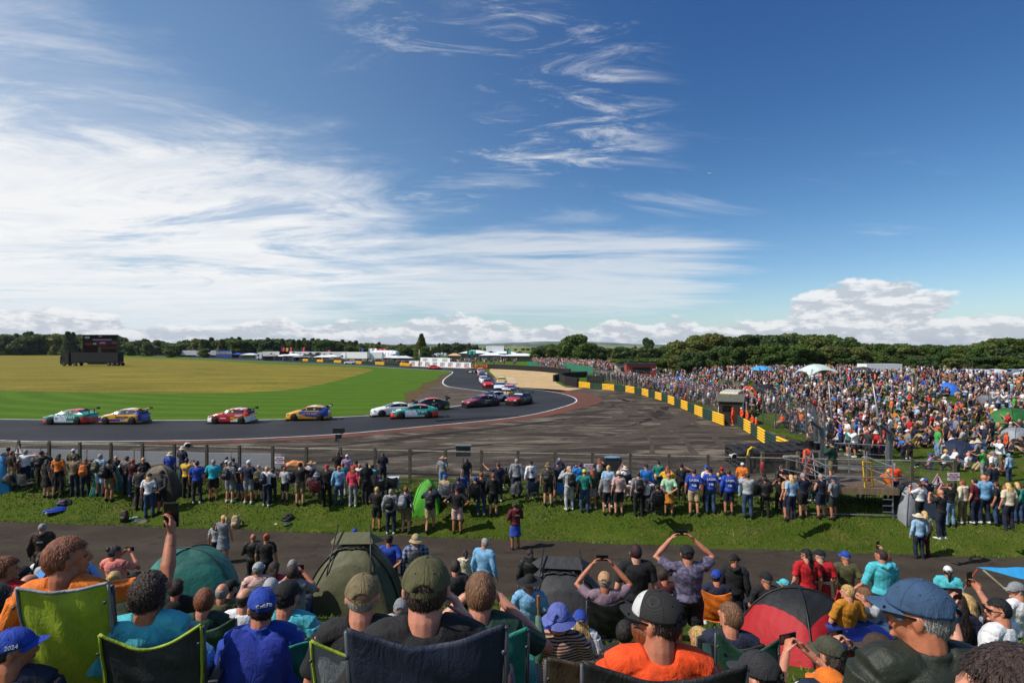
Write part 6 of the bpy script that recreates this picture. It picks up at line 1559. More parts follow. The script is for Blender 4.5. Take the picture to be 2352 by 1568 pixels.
FENCE = """
E 75 205 - s st 0 0 tee:navy trou:navy cap:navy+short:brown
E 105 235 - s st 0 0 tee:darkbrown trou:tan short:sandy
E 235 225 - s sh 0 0 tee:white trou:navy short:grey wd=1.12
E 380 238 - s ph 0 -10 jacket:black trou:black cap:black+short:brown bp=black
E 540 265 - s st 0 0 tee:orange trou:black long:black
E 430 320 670 s st -15 0 tee:black skirt:black long:darkbrown
E 525 312 668 s st 0 0 tee:black shorts:black cap:black+short:brown
E 685 288 655 s cr 0 0 tee:khaki trou:navy short:brown
E 785 312 655 s ph 0 0 jacket:navy trou:navy long:ginger bp=orange
E 920 270 652 s st 0 0 shirt:paleblue shorts:paleblue short:grey bp=olive
E 1005 312 700 s st -10 0 tee:black shorts:khaki short:darkbrown bp=black wd=1.15
E 1165 290 645 s st 0 0 jacket:charcoal trou:navy short:brown
E 1222 318 660 s cr 0 0 tee:maroon trou:jeans bun:bob
E 1285 370 782 s cr 0 0 vest:charcoal trou:black short:brown
E 1372 445 850 s st 0 0 tee:white trou:jeans cap:navy+long:blond
E 1485 380 822 s bh 0 0 jumper:charcoal shorts:black bucket:black+short:brown
E 1715 310 668 s ph 0 0 tee:yellow trou:black short:black
E 1810 332 722 s st 0 0 tee:royal trou:charcoal short:black
E 1960 322 692 s cr 0 0 tee:cyan shorts:black short:grey wd=1.12
E 2112 335 712 s st 0 0 tee:grey shorts:grey short:grey bp=charcoal
E 2205 398 697 s st 0 0 tee:black shorts:jeans cap:white+short:sandy
E 2285 328 722 s st 0 0 tee:navy shorts:grey cap:white+short:grey wd=1.12
F 25 368 700 s st 0 0 tee:grey shorts:black short:grey bp=olive
F 100 385 745 s ph 0 0 tee:white trou:navy short:blond bp=navy
F 155 405 700 s ph 0 0 vest:black trou:charcoal short:black
F 265 390 705 s cr 0 0 tee:lightgrey shorts:black short:ginger
F 405 350 740 s ph 0 0 tee:black shorts:khaki cap:black+short:brown
F 555 432 - c la 0 0 tee:navy trou:navy bucket:grey+short:grey ch=burgundy
F 650 368 745 s st 0 0 polo:black trou:black cap:red+short:grey wd=1.12
F 762 378 737 s st 0 0 shirt:lightblue trou:jeans bald
F 798 350 660 s st 0 0 tee:teal trou:lightgrey bun:bob
F 893 385 748 s st 0 0 tee:pink trou:grey wavy:ginger
F 1012 345 - s st 0 0 tee:black trou:black long:darkbrown
F 1040 378 722 s st 0 0 tee:grey trou:black pony:blond
F 1148 455 - c la 0 0 tee:blue trou:navy short:brown s=.85 ch=black
F 1110 572 972 s cr 0 0 tee:black shorts:black short:blond
F 1238 592 1003 s st 0 0 jacket:grey trou:navy short:grey bp=black
F 1378 563 1000 s st 0 0 tee:navy shorts:khaki short:ginger bp=grey
F 1600 565 980 w ph -15 -20 jacket:navy shorts:beige cap:olive+short:brown bp=black
F 1745 455 - c la 0 0 tee:beige trou:navy cap:royal+short:grey ch=grey
F 1862 468 - c la 0 0 tee:navy trou:navy short:brown ch=navy
F 2010 470 - c la 0 0 tee:black trou:navy cap:royal+short:brown ch=black
F 1848 570 1000 s hp 0 0 tee:black shorts:palepink cap:navy+short:ginger
F 2070 438 828 s st 0 0 tee:black trou:jeans short:ginger
F 2225 348 705 s po 10 30 tee:navy trou:navy short:brown+glasses
F 2180 447 842 s st 0 0 hoodie:black shorts:black short:ginger
G 42 307 - s st 0 0 hoodie:grey trou:navy short:grey
G 175 335 660 s st 0 0 hoodie:white trou:navy rcap:black+short:brown
G 330 348 742 s st 0 0 tee:olive shorts:black bucket:khaki+short:grey bp=charcoal
G 420 330 700 s ph 0 0 jacket:navy shorts:camo cap:denim+short:brown
G 525 385 782 s ph 0 0 hoodie:lightgrey trou:lightgrey cap:palepink+pony:blond bp=black
G 625 350 700 s ph 0 0 jacket:azure trou:black short:brown
G 665 412 800 s st 0 0 tee:teal trou:jeans cap:neon+short:brown
G 740 415 772 s st 0 0 tee:darkgreen shorts:grey long:ginger
G 795 367 705 s st 0 0 jacket:black trou:black long:grey
G 887 370 - s st 0 0 tee:paleblue trou:navy bun:blond
G 872 440 822 s st 0 0 hoodie:grey shorts:black short:black
G 980 428 828 s st 0 0 tee:palepink shorts:black cap:cream+short:brown
G 1160 432 832 s st 0 0 tee:grey trou:black short:brown bp=black
G 1238 503 805 s sh 0 0 tee:white trou:black short:brown
G 1085 508 - c la 0 0 hoodie:lightgrey trou:black cap:white+short:brown s=.8
G 1232 360 - s st 0 0 jacket:azure trou:navy cap:black+short:grey wd=1.12
G 1430 375 - s ph 0 0 tee:yellow trou:blue long:ginger
G 1440 445 832 s bh 0 0 tee:mint skirt:mustard bald wd=1.1
G 1558 362 700 s sh 0 0 tee:black trou:black cap:black+short:brown
G 1672 400 832 s st 0 0 tee:royal shorts:beige short:brown wd=1.1
G 1790 370 - s st 0 0 tee:white trou:navy cap:royal+short:brown
G 1822 398 812 s st 0 0 tee:royal trou:jeans cap:black+short:brown wd=1.1
G 1990 412 822 s st 0 10 jacket:royal shorts:navy short:brown
G 2165 445 852 s ph 0 0 jumper:lightgrey trou:jeans short:brown
G 2325 480 842 s cr 0 0 jacket:black trou:black short:darkbrown
G 1330 540 - c la 0 0 hoodie:charcoal trou:black short:black ch=black
G 30 715 1145 s cr 10 0 hoodie:burgundy skirt:royal short:black w=alone_at_the_path_edge
H 125 365 - s st 0 0 jacket:black trou:navy short:brown
H 105 490 815 s ph 0 0 tee:black trou:black short:brown
H 180 460 872 s p1 5 0 tee:tan shorts:navy short:brown
H 215 455 - s st 0 0 tee:paleblue trou:navy long:blond
H 322 445 852 s po 0 0 tee:navy shorts:black short:grey
H 402 395 700 s st 20 0 tee:black trou:navy short:ginger+glasses
H 485 455 852 s cr 0 0 vest:navy shorts:navy short:grey
H 600 480 862 s hp 20 0 tee:grey shorts:charcoal cap:navy+short:grey
H 1395 535 885 s ph 10 0 tee:white trou:black short:brown wd=1.2
H 1590 590 - s ph 15 0 tee:black trou:navy bald
H 1670 525 932 s ph 15 0 tee:black trou:lightjeans short:brown
H 1790 510 905 s st 15 0 hoodie:cream trou:khaki short:ginger
H 1900 492 905 s st 15 0 tee:burgundy trou:navy short:black
H 1985 460 905 s st 15 0 shirt:lightblue trou:navy bald wd=1.15
H 2100 525 912 s st 15 0 tee:black trou:jeans short:brown
H 2185 550 905 s st 10 0 tee:white trou:rust long:ginger
H 2210 530 - s st 10 0 tee:cream trou:navy long:blond
H 2290 530 892 s st 10 0 jacket:darkgreen trou:jeans long:blond
H 2340 545 890 s st 10 0 jacket:teal trou:jeans short:brown
H 1975 228 492 s po 25 0 tee:green trou:grey short:grey
H 2068 240 - s st 20 0 tee:white trou:navy cap:grey+short:grey
H 2062 345 - s st 20 0 tee:navy trou:navy short:brown
H 2215 265 522 s st 30 0 shirt:paleblue trou:jeans cap:aqua+short:grey
H 1305 150 345 s ph 0 0 tee:black trou:black cap:darkgreen+short:brown wd=1.15
H 1240 165 345 s ph 0 0 tee:navy trou:navy short:brown
"""
BANK = """
J 838 893 1078 s ph 20 0 tee:grey shorts:grey short:grey
J 897 850 1048 s st 20 0 tee:black shorts:white short:black
J 975 925 1110 s ph 20 0 jumper:white trou:jeans long:darkbrown
J 742 880 1062 s st 20 0 tee:black shorts:jeans short:brown
J 777 912 1050 s st 20 0 tee:red shorts:red cap:red+short:brown
J 605 873 992 s st 20 0 tee:royal trou:grey short:brown
J 637 833 992 s st 20 0 jacket:burgundy trou:black short:brown
J 525 858 992 s cr 20 0 shirt:lilac trou:navy short:grey
J 413 790 932 s st 20 0 tee:lightgrey skirt:lightgrey short:ginger
J 345 800 910 s st 20 0 hoodie:black trou:black short:black
J 303 797 905 s st 20 0 tee:black trou:black long:blond
J 2055 862 1102 s ph 25 0 tee:navy shorts:navy cap:royal+short:brown wd=1.1
J 2115 622 830 s ph 35 0 shirt:lightgrey trou:navy cap:white+short:grey
J 2195 620 820 s ph 35 0 shirt:white trou:black short:blond
J 782 758 925 s ph 20 0 tank:black trou:black bun:darkbrown
J 820 730 880 s ph 20 0 tee:black trou:jeans long:ginger
J 308 695 800 s st 20 0 tee:darkgreen trou:jeans wavy:ginger
"""
MARSH = """
I 2030 765 925 s st 60 0 suit:brightorange trou:brightorange cap:brightorange+short:brown w=by_the_hut_door
I 2110 762 922 s st 90 0 suit:brightorange trou:brightorange cap:white+short:brown w=nearest_the_hut
I 2160 786 946 s st 70 0 suit:brightorange trou:brightorange bald w=in_the_marshal_row
I 2208 822 982 s st 60 0 suit:brightorange trou:brightorange short:brown w=in_the_marshal_row
I 2245 850 1010 s st 50 0 suit:brightorange trou:brightorange short:grey w=right_end_of_the_marshals
H 365 180 - s st 40 0 suit:brightorange trou:brightorange short:brown w=beside_the_timber_barrier
I 1988 352 - s st 0 0 suit:brightorange trou:brightorange short:brown w=x s=1
"""
for ln in FRONT.strip().split('\n'):
    k = ln.split(); HERO[k[0] + k[1]] = cast(ln, G2)
for ln in FENCE.strip().split('\n'):
    k = ln.split(); HERO[k[0] + k[1]] = cast(ln, G3)
for ln in BANK.strip().split('\n'): cast(ln, 'spectators standing on the bank')
for ln in MARSH.strip().split('\n')[:6]: cast(ln, 'marshals in orange overalls')
for i, (px, pf) in enumerate(((1086, 850), (1094, 849), (1099, 850), (1104, 849), (1109, 850), (1113, 849.5), (1118, 850))):
    p = D(px, pf); person(p, 1.0, R(rt.uniform(0, 360)), 'stand', 'st', 'suit:brightorange', 'trou:brightorange', 'short:brown', 0, .04, 'at the far pit exit', 'distant marshals')
p = D(1368, 878.5); person(p, 1.0, R(90), 'stand', 'st', 'suit:lightblue', 'trou:lightblue', 'short:brown', 0, .03, 'in front of the short tyre wall')
# ------------------------------------------------------------------ trackside fence
def FY(x, t=27.5): return t - .107 * x
conc = pm('concrete', '#4d483d'); wire = pm('metal', '#8a8d8c')
def mesh_fence():
    x0, x1, zr = -28.2, 20.3, 2.52; r = empty('mesh_fence', (0, FY(0), .9), math.atan(-.107), 'long chain link fence on concrete posts between the spectators and the track', 'fence')
    n = int((x1 - x0) / 1.78)
    for i in range(n + 1):
        x = x0 + i * 1.78; m = MB(); m.box((x, 0, .82), (.13, .11, 1.78)); m.box((x, 0, 1.74), (.10, .09, .06)); m.build('post', conc, r)
    m = MB(); m.tube([(x0, .0, zr - .86), ((x0 + x1) / 2, 0, zr - .86), (x1, 0, zr - .86)], .028, 6); m.tube([(x0, .07, .85), (x1, .07, .85)], .008, 4); m.tube([(x0, .07, .1), (x1, .07, .1)], .008, 4); m.build('top_rail', pm('concrete', '#8a8574'), r)
    m = MB(); h = 1.58; p = .075; k = 0; x = x0 - h
    while x < x1:
        for a, b in (((x, .075, 0), (x + h, .075, h)), ((x + h, .079, 0), (x, .079, h))):
            a, b = V(a), V(b)
            if a.x < x0 or a.x > x1 or b.x < x0 or b.x > x1: continue
            m.tube([a, b], .0026, 3)
        x += p
    # twisted tails along the top edge
    x = x0
    while x < x1: m.tube([(x, .077, h), (x + .03, .077, h + .07)], .003, 3); x += p
    m.build('mesh', pm('concrete', '#7b7b74'), r)
mesh_fence()
ar = empty('steel_guardrail', (0, FY(0, 29.2), .42), math.atan(-.107), 'long weathered steel guardrail behind the chain link fence', 'barrier')
m = MB()
for z in (.25, .60): m.add([(x, y, z + q) for x in (-31, 15) for y, q in ((0, -.14), (-.07, -.08), (-.07, -.02), (0, 0), (-.07, .02), (-.07, .08), (0, .14), (.02, 0))], [(i, i + 1, i + 9, i + 8) for i in range(7)])
m.build('rail', pm('concrete', '#35322d'), ar)
for i in range(24): m = MB(); m.box((-30.5 + i * 1.95, .12, .38), (.12, .14, .8)); m.build('post', pm('wood', '#54493c'), ar)
for i in range(7):
    xa = -31.5 + i * 2.9; m = MB(); m.box((0, 0, .42), (2.84, .05, .80)); m.box((0, .03, .42), (.06, .05, .7)); m.box((-1.4, .04, .4), (.05, .05, .78))
    tag(m.build('white_board', pm('paint', '#9a9da2', .6), loc=(xa, FY(xa, 29.9), .96), rz=math.atan(-.107)), 'pale grey white board panel standing behind the left part of the fence', 'board', 'white boards behind the left fence')
# signs on the fence
def tri_sign(px, py, label):
    Y = FY(0); X = (px - 1176) * 27 / FL; Y = FY(X) - .1; X = (px - 1176) * Y / FL; z = CZ - (py - 795) * Y / FL
    r = empty('warning_sign', (X, Y, z), math.atan(-.107), label, 'sign')
    m = MB(); Mx = Matrix.Rotation(R(90), 4, 'X'); m.prism([(-.36, -.3), (.36, -.3), (0, .34)], 0, .012, M=Mx); m.build('plate', pm('paint', '#e2e2e0', .5), r)
    m = MB()
    for a, b in (((-.34, -.28), (.34, -.28)), ((.34, -.28), (0, .31)), ((0, .31), (-.34, -.28))): m.tube([(a[0], -.018, a[1]), (b[0], -.018, b[1])], .012, 4)
    m.build('border', pm('paint', '#a8202a'), r)
    m = MB(); m.ell((0, -.02, .14), (.035, .01, .04), 8, 6); m.loft([((0, -.02, .10), .04, .008), ((0, -.02, -.02), .05, .008)], (1, 0, 0), 6); m.box((-.03, -.02, -.07), (.025, .01, .12)); m.box((.03, -.02, -.07), (.025, .01, .12)); m.build('figure', pm('paint', '#7a1a22'), r)
    text('PROHIBITED', .09, BLK, r, (0, -.02, -.19), (R(90), 0, 0)); text('AREA', .08, BLK, r, (0, -.02, -.26), (R(90), 0, 0))
tri_sign(42, 1034, 'white triangular warning sign wired to the far left of the fence'); tri_sign(1430, 1077, 'white triangular prohibited area sign in the middle of the fence'); tri_sign(2154, 1104, 'white triangular sign at the right end of the fence')
def notice(px, py, label):
    X = (px - 1176) * 27 / FL; Y = FY(X) - .1; X = (px - 1176) * Y / FL; z = CZ - (py - 795) * Y / FL
    r = empty('notice', (X, Y, z), math.atan(-.107), label, 'sign'); m = MB(); m.box((0, 0, 0), (.5, .012, .34)); m.build('plate', pm('paint', '#dcd4da', .5), r)
    for i, t in enumerate(('DO NOT', 'CUT THE MESH')): text(t, .085, pm('paint', '#8f1f3f'), r, (0, -.012, .10 - i * .10), (R(90), 0, 0))
    m = MB(); [m.box((0, -.01, -.07 - .04 * k), (.36 - .06 * k, .006, .012)) for k in range(2)]; m.build('small_print', pm('paint', '#8f1f3f'), r)
notice(642, 1056, 'small pink and white notice at the end of the white boards'); notice(1353, 1073, 'small white notice beside the long grey haired person'); notice(2190, 1094, 'small pale notice on the right hand gate post')
def horn(px, py, label):
    X = (px - 1176) * 27 / FL; Y = FY(X) + .1; X = (px - 1176) * Y / FL; z = CZ - (py - 795) * Y / FL
    r = empty('loudspeaker', (X, Y, z), R(200), label, 'loudspeaker'); m = MB(); m.loft([((0, -.14, 0), .05, .05), ((0, -.02, 0), .06, .06), ((0, .10, 0), .15, .12), ((0, .16, 0), .20, .15)], (1, 0, 0), 16, .0); m.build('horn', pm('plastic', '#b8b6ae'), r, True)
    m = MB(); m.tube([(0, 0, -.02), (0, 0, -.3)], .02, 6); m.build('bracket', STEEL, r); m = MB(); m.loft([((0, .165, 0), .14, .10), ((0, .168, 0), .13, .09)], (1, 0, 0), 14, 0); m.build('mouth', BLK, r)
horn(433, 1021, 'grey horn loudspeaker on top of the left fence post'); horn(1681, 1046, 'grey horn loudspeaker in front of the tyre stacks')
# camera on its mast
p = V((-8.9, 29.2, 1)); r = empty('remote_camera', p, 0, 'black remote television camera on a thin pole above the fence', 'camera')
m = MB(); m.tube([(0, 0, 0), (0, 0, 1.95)], .03, 8); m.build('pole', STEEL, r); m = MB(); m.box((0, 0, 2.38), (.48, .34, .28)); m.box((.2, -.05, 2.36), (.2, .28, .22)); m.build('camera_head', BLK, r); m = MB(); m.box((0, 0, 2.08), (.28, .2, .2)); m.box((-.12, 0, 1.9), (.1, .1, .16)); m.build('mount', pm('plastic', '#2b2d30'), r)
p = V((-2.45, 28.6, 1)); r = empty('monitor_box', p, 0, 'grey equipment box on a post behind the middle of the fence', 'box'); m = MB(); m.tube([(0, 0, 0), (0, 0, 1.1)], .03, 6); m.build('post', STEEL, r); m = MB(); m.box((0, 0, 1.45), (.72, .3, .5)); m.build('case', pm('plastic', '#2e3234'), r); m = MB(); m.box((0, -.02, 1.73), (.8, .4, .05)); m.build('lid', pm('plastic', '#5d696c'), r)
p = V((5.0, 28.4, 1)); r = empty('plastic_crate', p, .1, 'pale blue plastic tray on top of a dark box behind the fence', 'crate'); m = MB(); m.box((0, 0, .55), (.9, .5, 1.1)); m.build('base', BLK, r); m = MB(); m.loft([((0, 0, 1.12), .3, .2), ((0, 0, 1.18), .42, .26)], (1, 0, 0), 14, .2); m.build('tray', pm('plastic', '#6f93b4'), r)
# fire point by the tyres
m = MB(); m.loft([((0, 0, .1), .09, .09), ((0, 0, .55), .09, .09), ((0, 0, .62), .04, .04)], (1, 0, 0), 12, .3); o = m.build('fire_extinguisher', pm('paint', '#b01820'), loc=(13.2, 30.0, 1), smooth=True); tag(o, 'red fire extinguisher standing in front of the tyre stacks', 'extinguisher'); m = MB(); m.box((0, .04, .68), (.05, .14, .05)); m.build('valve', BLK, o)
r = empty('yellow_pump', (12.45, 30.0, 1), 0, 'bent yellow hose stand beside the red extinguisher', 'stand'); m = MB(); m.tube([(0, 0, 0), (.04, 0, .5), (-.06, 0, .8), (.02, 0, 1.25), (.18, 0, 1.38), (.4, 0, 1.36)], .05, 8); m.build('hose', YEL, r, True); m = MB(); m.box((.2, .1, .65), (.2, .1, 1.2)); m.build('post', pm('wood', '#6b5d4e'), r)
r = empty('kart_trolley', (14.4, 29.6, 1), .1, 'small black wheeled trolley near the red extinguisher', 'trolley'); m = MB(); m.box((0, 0, .3), (.7, .4, .12)); m.box((.1, 0, .42), (.3, .3, .12)); m.build('frame', BLK, r)
for x in (-.3, .3): wheel(r, x, .22, .14, .08, STEEL, 12); wheel(r, x, -.22, .14, .08, STEEL, 12)
# ------------------------------------------------------------------ camera platform
r = empty('scaffold_platform', (14.1, 23.9, .78), R(-6), 'scaffold camera platform with timber edge boards at the right of the fence', 'platform')
m = MB(); m.box((0, 0, 1.15), (2.75, 2.1, .07)); m.build('deck', pm('wood', '#5b4c3c'), r)
m = MB(); m.box((0, -1.08, 1.12), (2.9, .05, .26)); m.box((1.4, 0, 1.12), (.05, 2.1, .26)); m.build('edge_board', pm('wood', '#7a664e'), r)
for x in (-1.3, 1.25):
    for y in (-1, 1): m = MB(); m.tube([(x, y, 0), (x, y, 2.35)], .03, 8); m.build('upright', STEEL, r)
m = MB()
for z in (1.65, 2.1): m.tube([(-1.5, -1, z), (1.5, -1, z)], .025, 8); m.tube([(1.25, -1.2, z), (1.25, 1.2, z)], .025, 8); m.tube([(-1.3, -1.2, z), (-1.3, 1.2, z)], .025, 8)
m.tube([(-1.9, -1, .15), (1.5, -1, .15)], .025, 8); m.tube([(-1.3, -1, 2.0), (-2.9, -.6, 2.3)], .022, 8); m.tube([(-1.3, -1, 1.6), (-2.9, -.6, 1.85)], .022, 8); m.build('guard_rail', STEEL, r)
m = MB(); [m.tube([(.85, -1.05, z), (1.25, -1.05, z)], .018, 6) for z in (.3, .55, .8, 1.05)]; m.build('ladder_rung', STEEL, r)
r2 = empty('yellow_gate', (14.55, 23.2, 1.97), R(20), 'bright yellow mesh gate panel on the scaffold platform', 'gate'); m = MB()
for a, b in (((-.22, 0, 0), (-.34, 0, 1.05)), ((-.34, 0, 1.05), (.12, 0, .98)), ((.12, 0, .98), (.24, 0, 0)), ((.24, 0, 0), (-.22, 0, 0))): m.tube([a, b], .03, 6)
for k in range(8): m.tube([(-.23 - .012 * k, 0, .1 + k * .12), (.23 - .012 * k, 0, .1 + k * .12)], .008, 4)
for k in range(4): m.tube([(-.14 + k * .1, 0, 0), (-.25 + k * .1, 0, 1.0)], .008, 4)
m.build('frame', YEL, r2)
m = MB(); m.box((0, 0, .18), (.5, .35, .34)); o = m.build('equipment_case', pm('plastic', '#7b8082'), loc=(13.1, 23.35, 1.97)); tag(o, 'grey equipment case on the scaffold platform', 'box'); m = MB(); m.box((0, 0, .37), (.53, .38, .05)); m.build('lid', pm('plastic', '#8e9496'), o)
cm_ = V((13.5, 24.0, 1.97)); rt_, J_ = person(cm_, 1.0, R(25), 'stand', 'bn', 'hoodie:darkgreen', 'shorts:khaki', 'cap:black+short:brown', 0, .017, 'on the scaffold platform', 'camera crew')
r = empty('television_camera', (12.95, 24.55, 1.97), R(20), 'large black television camera on a tripod beside the platform operator', 'camera')
m = MB(); m.box((0, 0, 1.45), (.22, .62, .28)); m.box((0, .42, 1.46), (.16, .3, .18)); m.box((-.25, -.1, 1.6), (.26, .2, .2)); m.build('camera_body', BLK, r); m = MB(); m.loft([((0, .5, 1.46), .10, .10), ((0, .75, 1.46), .13, .13)], (1, 0, 0), 12, 0); m.build('lens', BLK, r); m = MB()
for a in (0, 2.1, 4.2): m.tube([(0, 0, 1.25), (.45 * math.cos(a), .45 * math.sin(a), .0)], .02, 6)
m.build('tripod', STEEL, r)
m = MB(); strands_r = random.Random(2); m.loft([((-.35, 0, 0), .06, .06), ((0, 0, 0), .085, .085), ((.3, 0, .0), .06, .06)], (0, 1, 0), 10, .6)
for _ in range(400):
    a = strands_r.uniform(0, 6.28); x = strands_r.uniform(-.36, .32); c, s_ = math.cos(a), math.sin(a); m.add([(x, .075 * c, .075 * s_), (x + .012, .075 * c, .075 * s_), (x + .02, .12 * c, .12 * s_)], [(0, 1, 2)])
o = m.build('furry_microphone', pm('cloth', '#8a857c'), loc=(11.75, 23.9, 3.05)); tag(o, 'long fluffy grey microphone cover beside the television camera', 'microphone'); m = MB(); m.tube([(0, 0, -.02), (.2, 0, -.5), (.8, 0, -.9)], .012, 6); m.build('boom', BLK, o)
# galvanised crowd railing and cranked posts
r = empty('steel_railing', (16.2, 30.6, 1), R(-18), 'galvanised steel railing between the platform and the bank', 'railing'); m = MB()
for z in (.35, .55, .8, 1.05, 1.55): m.tube([(0, 0, z), (3.4, 0, z)], .03 if z > 1.5 else .014, 6)
m.build('rail', STEEL, r)
for x in (0, 1.7, 3.4): m = MB(); m.tube([(x, 0, 0), (x, 0, 1.6)], .035, 8); m.build('post', STEEL, r)
for i, (x, y) in enumerate(((16.3, 30.0), (19.0, 28.6))):
    r = empty('cranked_post', (x, y, 1), 0, ['thick grey cranked post at the left end of the steel railing', 'thick grey cranked post above the scaffold platform'][i], 'post'); m = MB(); m.box((0, 0, 1.2), (.2, .2, 2.4)); m.loft([((0, 0, 2.35), .11, .1), ((-.75, -.3, 2.85), .11, .1)], (0, 1, 0), 6, .1); m.build('post', pm('metal', '#6d7477'), r)
# ------------------------------------------------------------------ tents near the viewer
def at(px, Y): return V(((px - 1176) * Y / FL, Y, gz((px - 1176) * Y / FL, Y)))
dome_tent('teal dome tent with darker top panel in the left front crowd', at(435, 13.0), 2.15, 1.9, 1.22, '#1b6a5e', '#15584f', .5)
dome_tent('olive fishing shelter with black poles in the middle of the front crowd', at(815, 12.0), 1.95, 1.7, 1.52, '#4a4a2c', '#56563a', .05, 'fishing_shelter', '#0e0e0e', 2.2, True, True)
dome_tent('black fishing shelter in the centre of the front crowd', at(1290, 10.0), 1.85, 1.6, 1.20, '#222325', '#2c2d30', -.12, 'fishing_shelter', '#1c1c1c', 2.2, True, True)
dome_tent('red dome tent with black top panel in the right front crowd', at(1835, 8.2), 1.6, 1.5, 1.0, '#a3121c', '#17181b', .55)
dome_tent('bright blue dome tent behind the orange shirted person', at(150, 9.3), 1.2, 1.2, .98, '#2a7fc4', '#2a78ba', .7)
dome_tent('lime green pop up shelter near the middle of the fence', DG(981, 1158), 1.2, 1.1, 1.1, '#4fae28', '#48a024', 0, 'popup_shelter', '#3a8a1c', 2.0, e=.5)
dome_tent('tall teal tent behind the people at the left of the fence', DG(247, 1122), 1.25, .9, 1.3, '#166a5c', '#1d7a6a', .3, 'dome_tent', '#7fd05a', 2.2)
dome_tent('large brown dome tent near the left of the fence', DG(367, 1134), 1.95, 1.2, 1.35, '#453d2f', '#6a5f48', .1, 'dome_tent', '#1a1a1a', 2.4)
dome_tent('light blue tent cut off by the left edge of the picture', DG(-2, 1118), 1.3, 1.2, 1.5, '#2b8fbe', '#2b7fb0', .4)
dome_tent('black and grey dome tent beside the scaffold platform', DG(2094, 1172), 1.9, 1.2, 1.15, '#7d8086', '#15161a', .25, cap='half')
dome_tent('green dome tent at the right edge of the bank', DG(2322, 978), 3.0, 2.2, 1.35, '#2a6a2e', '#235a28', .3)
dome_tent('grey mesh dome tent above the green tent', DG(2268, 938), 2.4, 1.9, 1.2, '#55565c', '#6a6c72', .3)
dome_tent('silver grey tent below the green tent at the right edge', DG(2335, 1018), 2.0, 1.6, 1.05, '#8c9198', '#7e838a', .1)
dome_tent('small orange tent near the cream van', DG(1719, 918), 2.0, 1.8, 1.7, '#d8581a', '#c84e18', .2)
for px, py, c, lb in ((1535, 886, '#2450a8', 'small blue tent behind the packed trackside crowd'), (1562, 886, '#2b5cc0', 'brighter small blue tent nearest the thicket'), (1582, 893, '#2a8aa6', 'small turquoise tent below the blue ones'), (1700, 903, '#4a4536', 'dull brown tent behind the orange tent'), (1665, 898, '#33402a', 'dark green shelter near the cream van')):
    dome_tent(lb, DG(px, py), 2.6, 2.2, 1.6, c, None, .3)
p = DG(1876, 876); r = empty('event_shelter', p, .1, 'pale arched event shelter on the crest of the bank', 'tent'); m = MB(); m.grid(lambda u, v: (((u - .5) * 2) * 2.4, ((v - .5) * 2) * 2.0, 2.6 - 1.0 * (abs(u - .5) * 2) ** 2.2 - .8 * (abs(v - .5) * 2) ** 2.2), 24, 20); m.build('canopy', pm('canvas', '#b9c9c4'), r, True); m = MB()
for sx in (-1, 1):
    for sy in (-1, 1): m.tube([(sx * 1.7, sy * 1.4, 1.9), (sx * 2.3, sy * 1.9, .9), (sx * 2.5, sy * 2.1, 0)], [.12, .2, .1], 6)
m.build('leg', pm('canvas', '#a9bab4'), r)
for px, py, rad, h, c, lb, tl in ((1984, 869, 1.5, 1.9, '#1f3a2c', 'dark green umbrella on the crest of the bank', .1), (1999, 877, 1.6, 1.7, '#1b1c1e', 'black umbrella beside the dark green one', -.2), (2074, 886, 1.2, 1.2, '#2f3f8e', 'purple blue umbrella among the crest crowd', .3), (1753, 912, 1.7, 1.6, '#1a1b1e', 'black umbrella above the orange tent', .2), (1697, 853, 1.6, 2.2, '#1f6a50', 'green umbrella at the back of the far crowd', 0), (1750, 866, 1.9, 2.0, '#3f93c8', 'light blue umbrella at the back of the crowd', .1), (1483, 868, 1.8, 2.4, '#cfd4d6', 'white parasol beside the kiosks', 0), (2215, 1058, .9, .8, '#18233c', 'navy umbrella lying over people on the near bank', .7), (2188, 906, 1.0, .8, '#2f6ed0', 'bright blue tarpaulin shelter high on the right bank', .8)):
    umbrella(lb, DG(px, py), rad, h, c, tl)
# light blue tarpaulin with its pole, right front
r = empty('tarpaulin', (9.9, 12.0, 3.02), 0, 'sky blue tarpaulin stretched on a pole at the right edge', 'tarpaulin'); m = MB(); m.grid(lambda u, v: (u * 2.2 - .1, -.9 * v * u, .03 * math.sin(u * 20 + v * 6) * u + .02 - .38 * u * v - .02 * u), 30, 10); o = m.build('sheet', pm('canvas', '#2f93c8'), r, True); o.modifiers.new('s', 'SOLIDIFY').thickness = .01
m = MB(); m.tube([(0, 0, 0), (.65, -1.2, -.95)], .018, 6); m.build('pole', pm('wood', '#8a8066'), r); m = MB(); m.tube([(-.08, 0, 0), (-.7, .1, -1.1)], .008, 5); m.build('guy_rope', pm('cloth', '#b8491a'), r)
# ------------------------------------------------------------------ bags, coats, cups
def heap(label, pos, size, col, seed, name='coat', cat='coat', kind='fabric', flat=.5, rz=0):
    m = MB(); m.ell((0, 0, 0), (1, 1, 1), 28, 16); out = []
    for v in m.v:
        v = V(v); n = 1 + .35 * mnoise.noise(v * 1.6 + V((seed, 0, 0))) + .12 * mnoise.noise(v * 5 + V((0, seed, 0))); out.append((v.x * size[0] * n, v.y * size[1] * n, max(-.02, v.z * size[2] * n)))
    m.v = out; return tag(m.build(name, pm(kind, col), loc=pos, smooth=True, rz=rz), label, cat)
heap('shiny royal blue sleeping bag lying on the left grass bank', DG(136, 1171), (.62, .26, .13), '#1c3f9e', 1, 'sleeping_bag', 'sleeping bag', 'paint', rz=.75)
heap('dark patterned holdall lying on the blue sleeping bag', DG(148, 1155), (.34, .24, .2), '#2c2030', 2, 'holdall', 'bag')
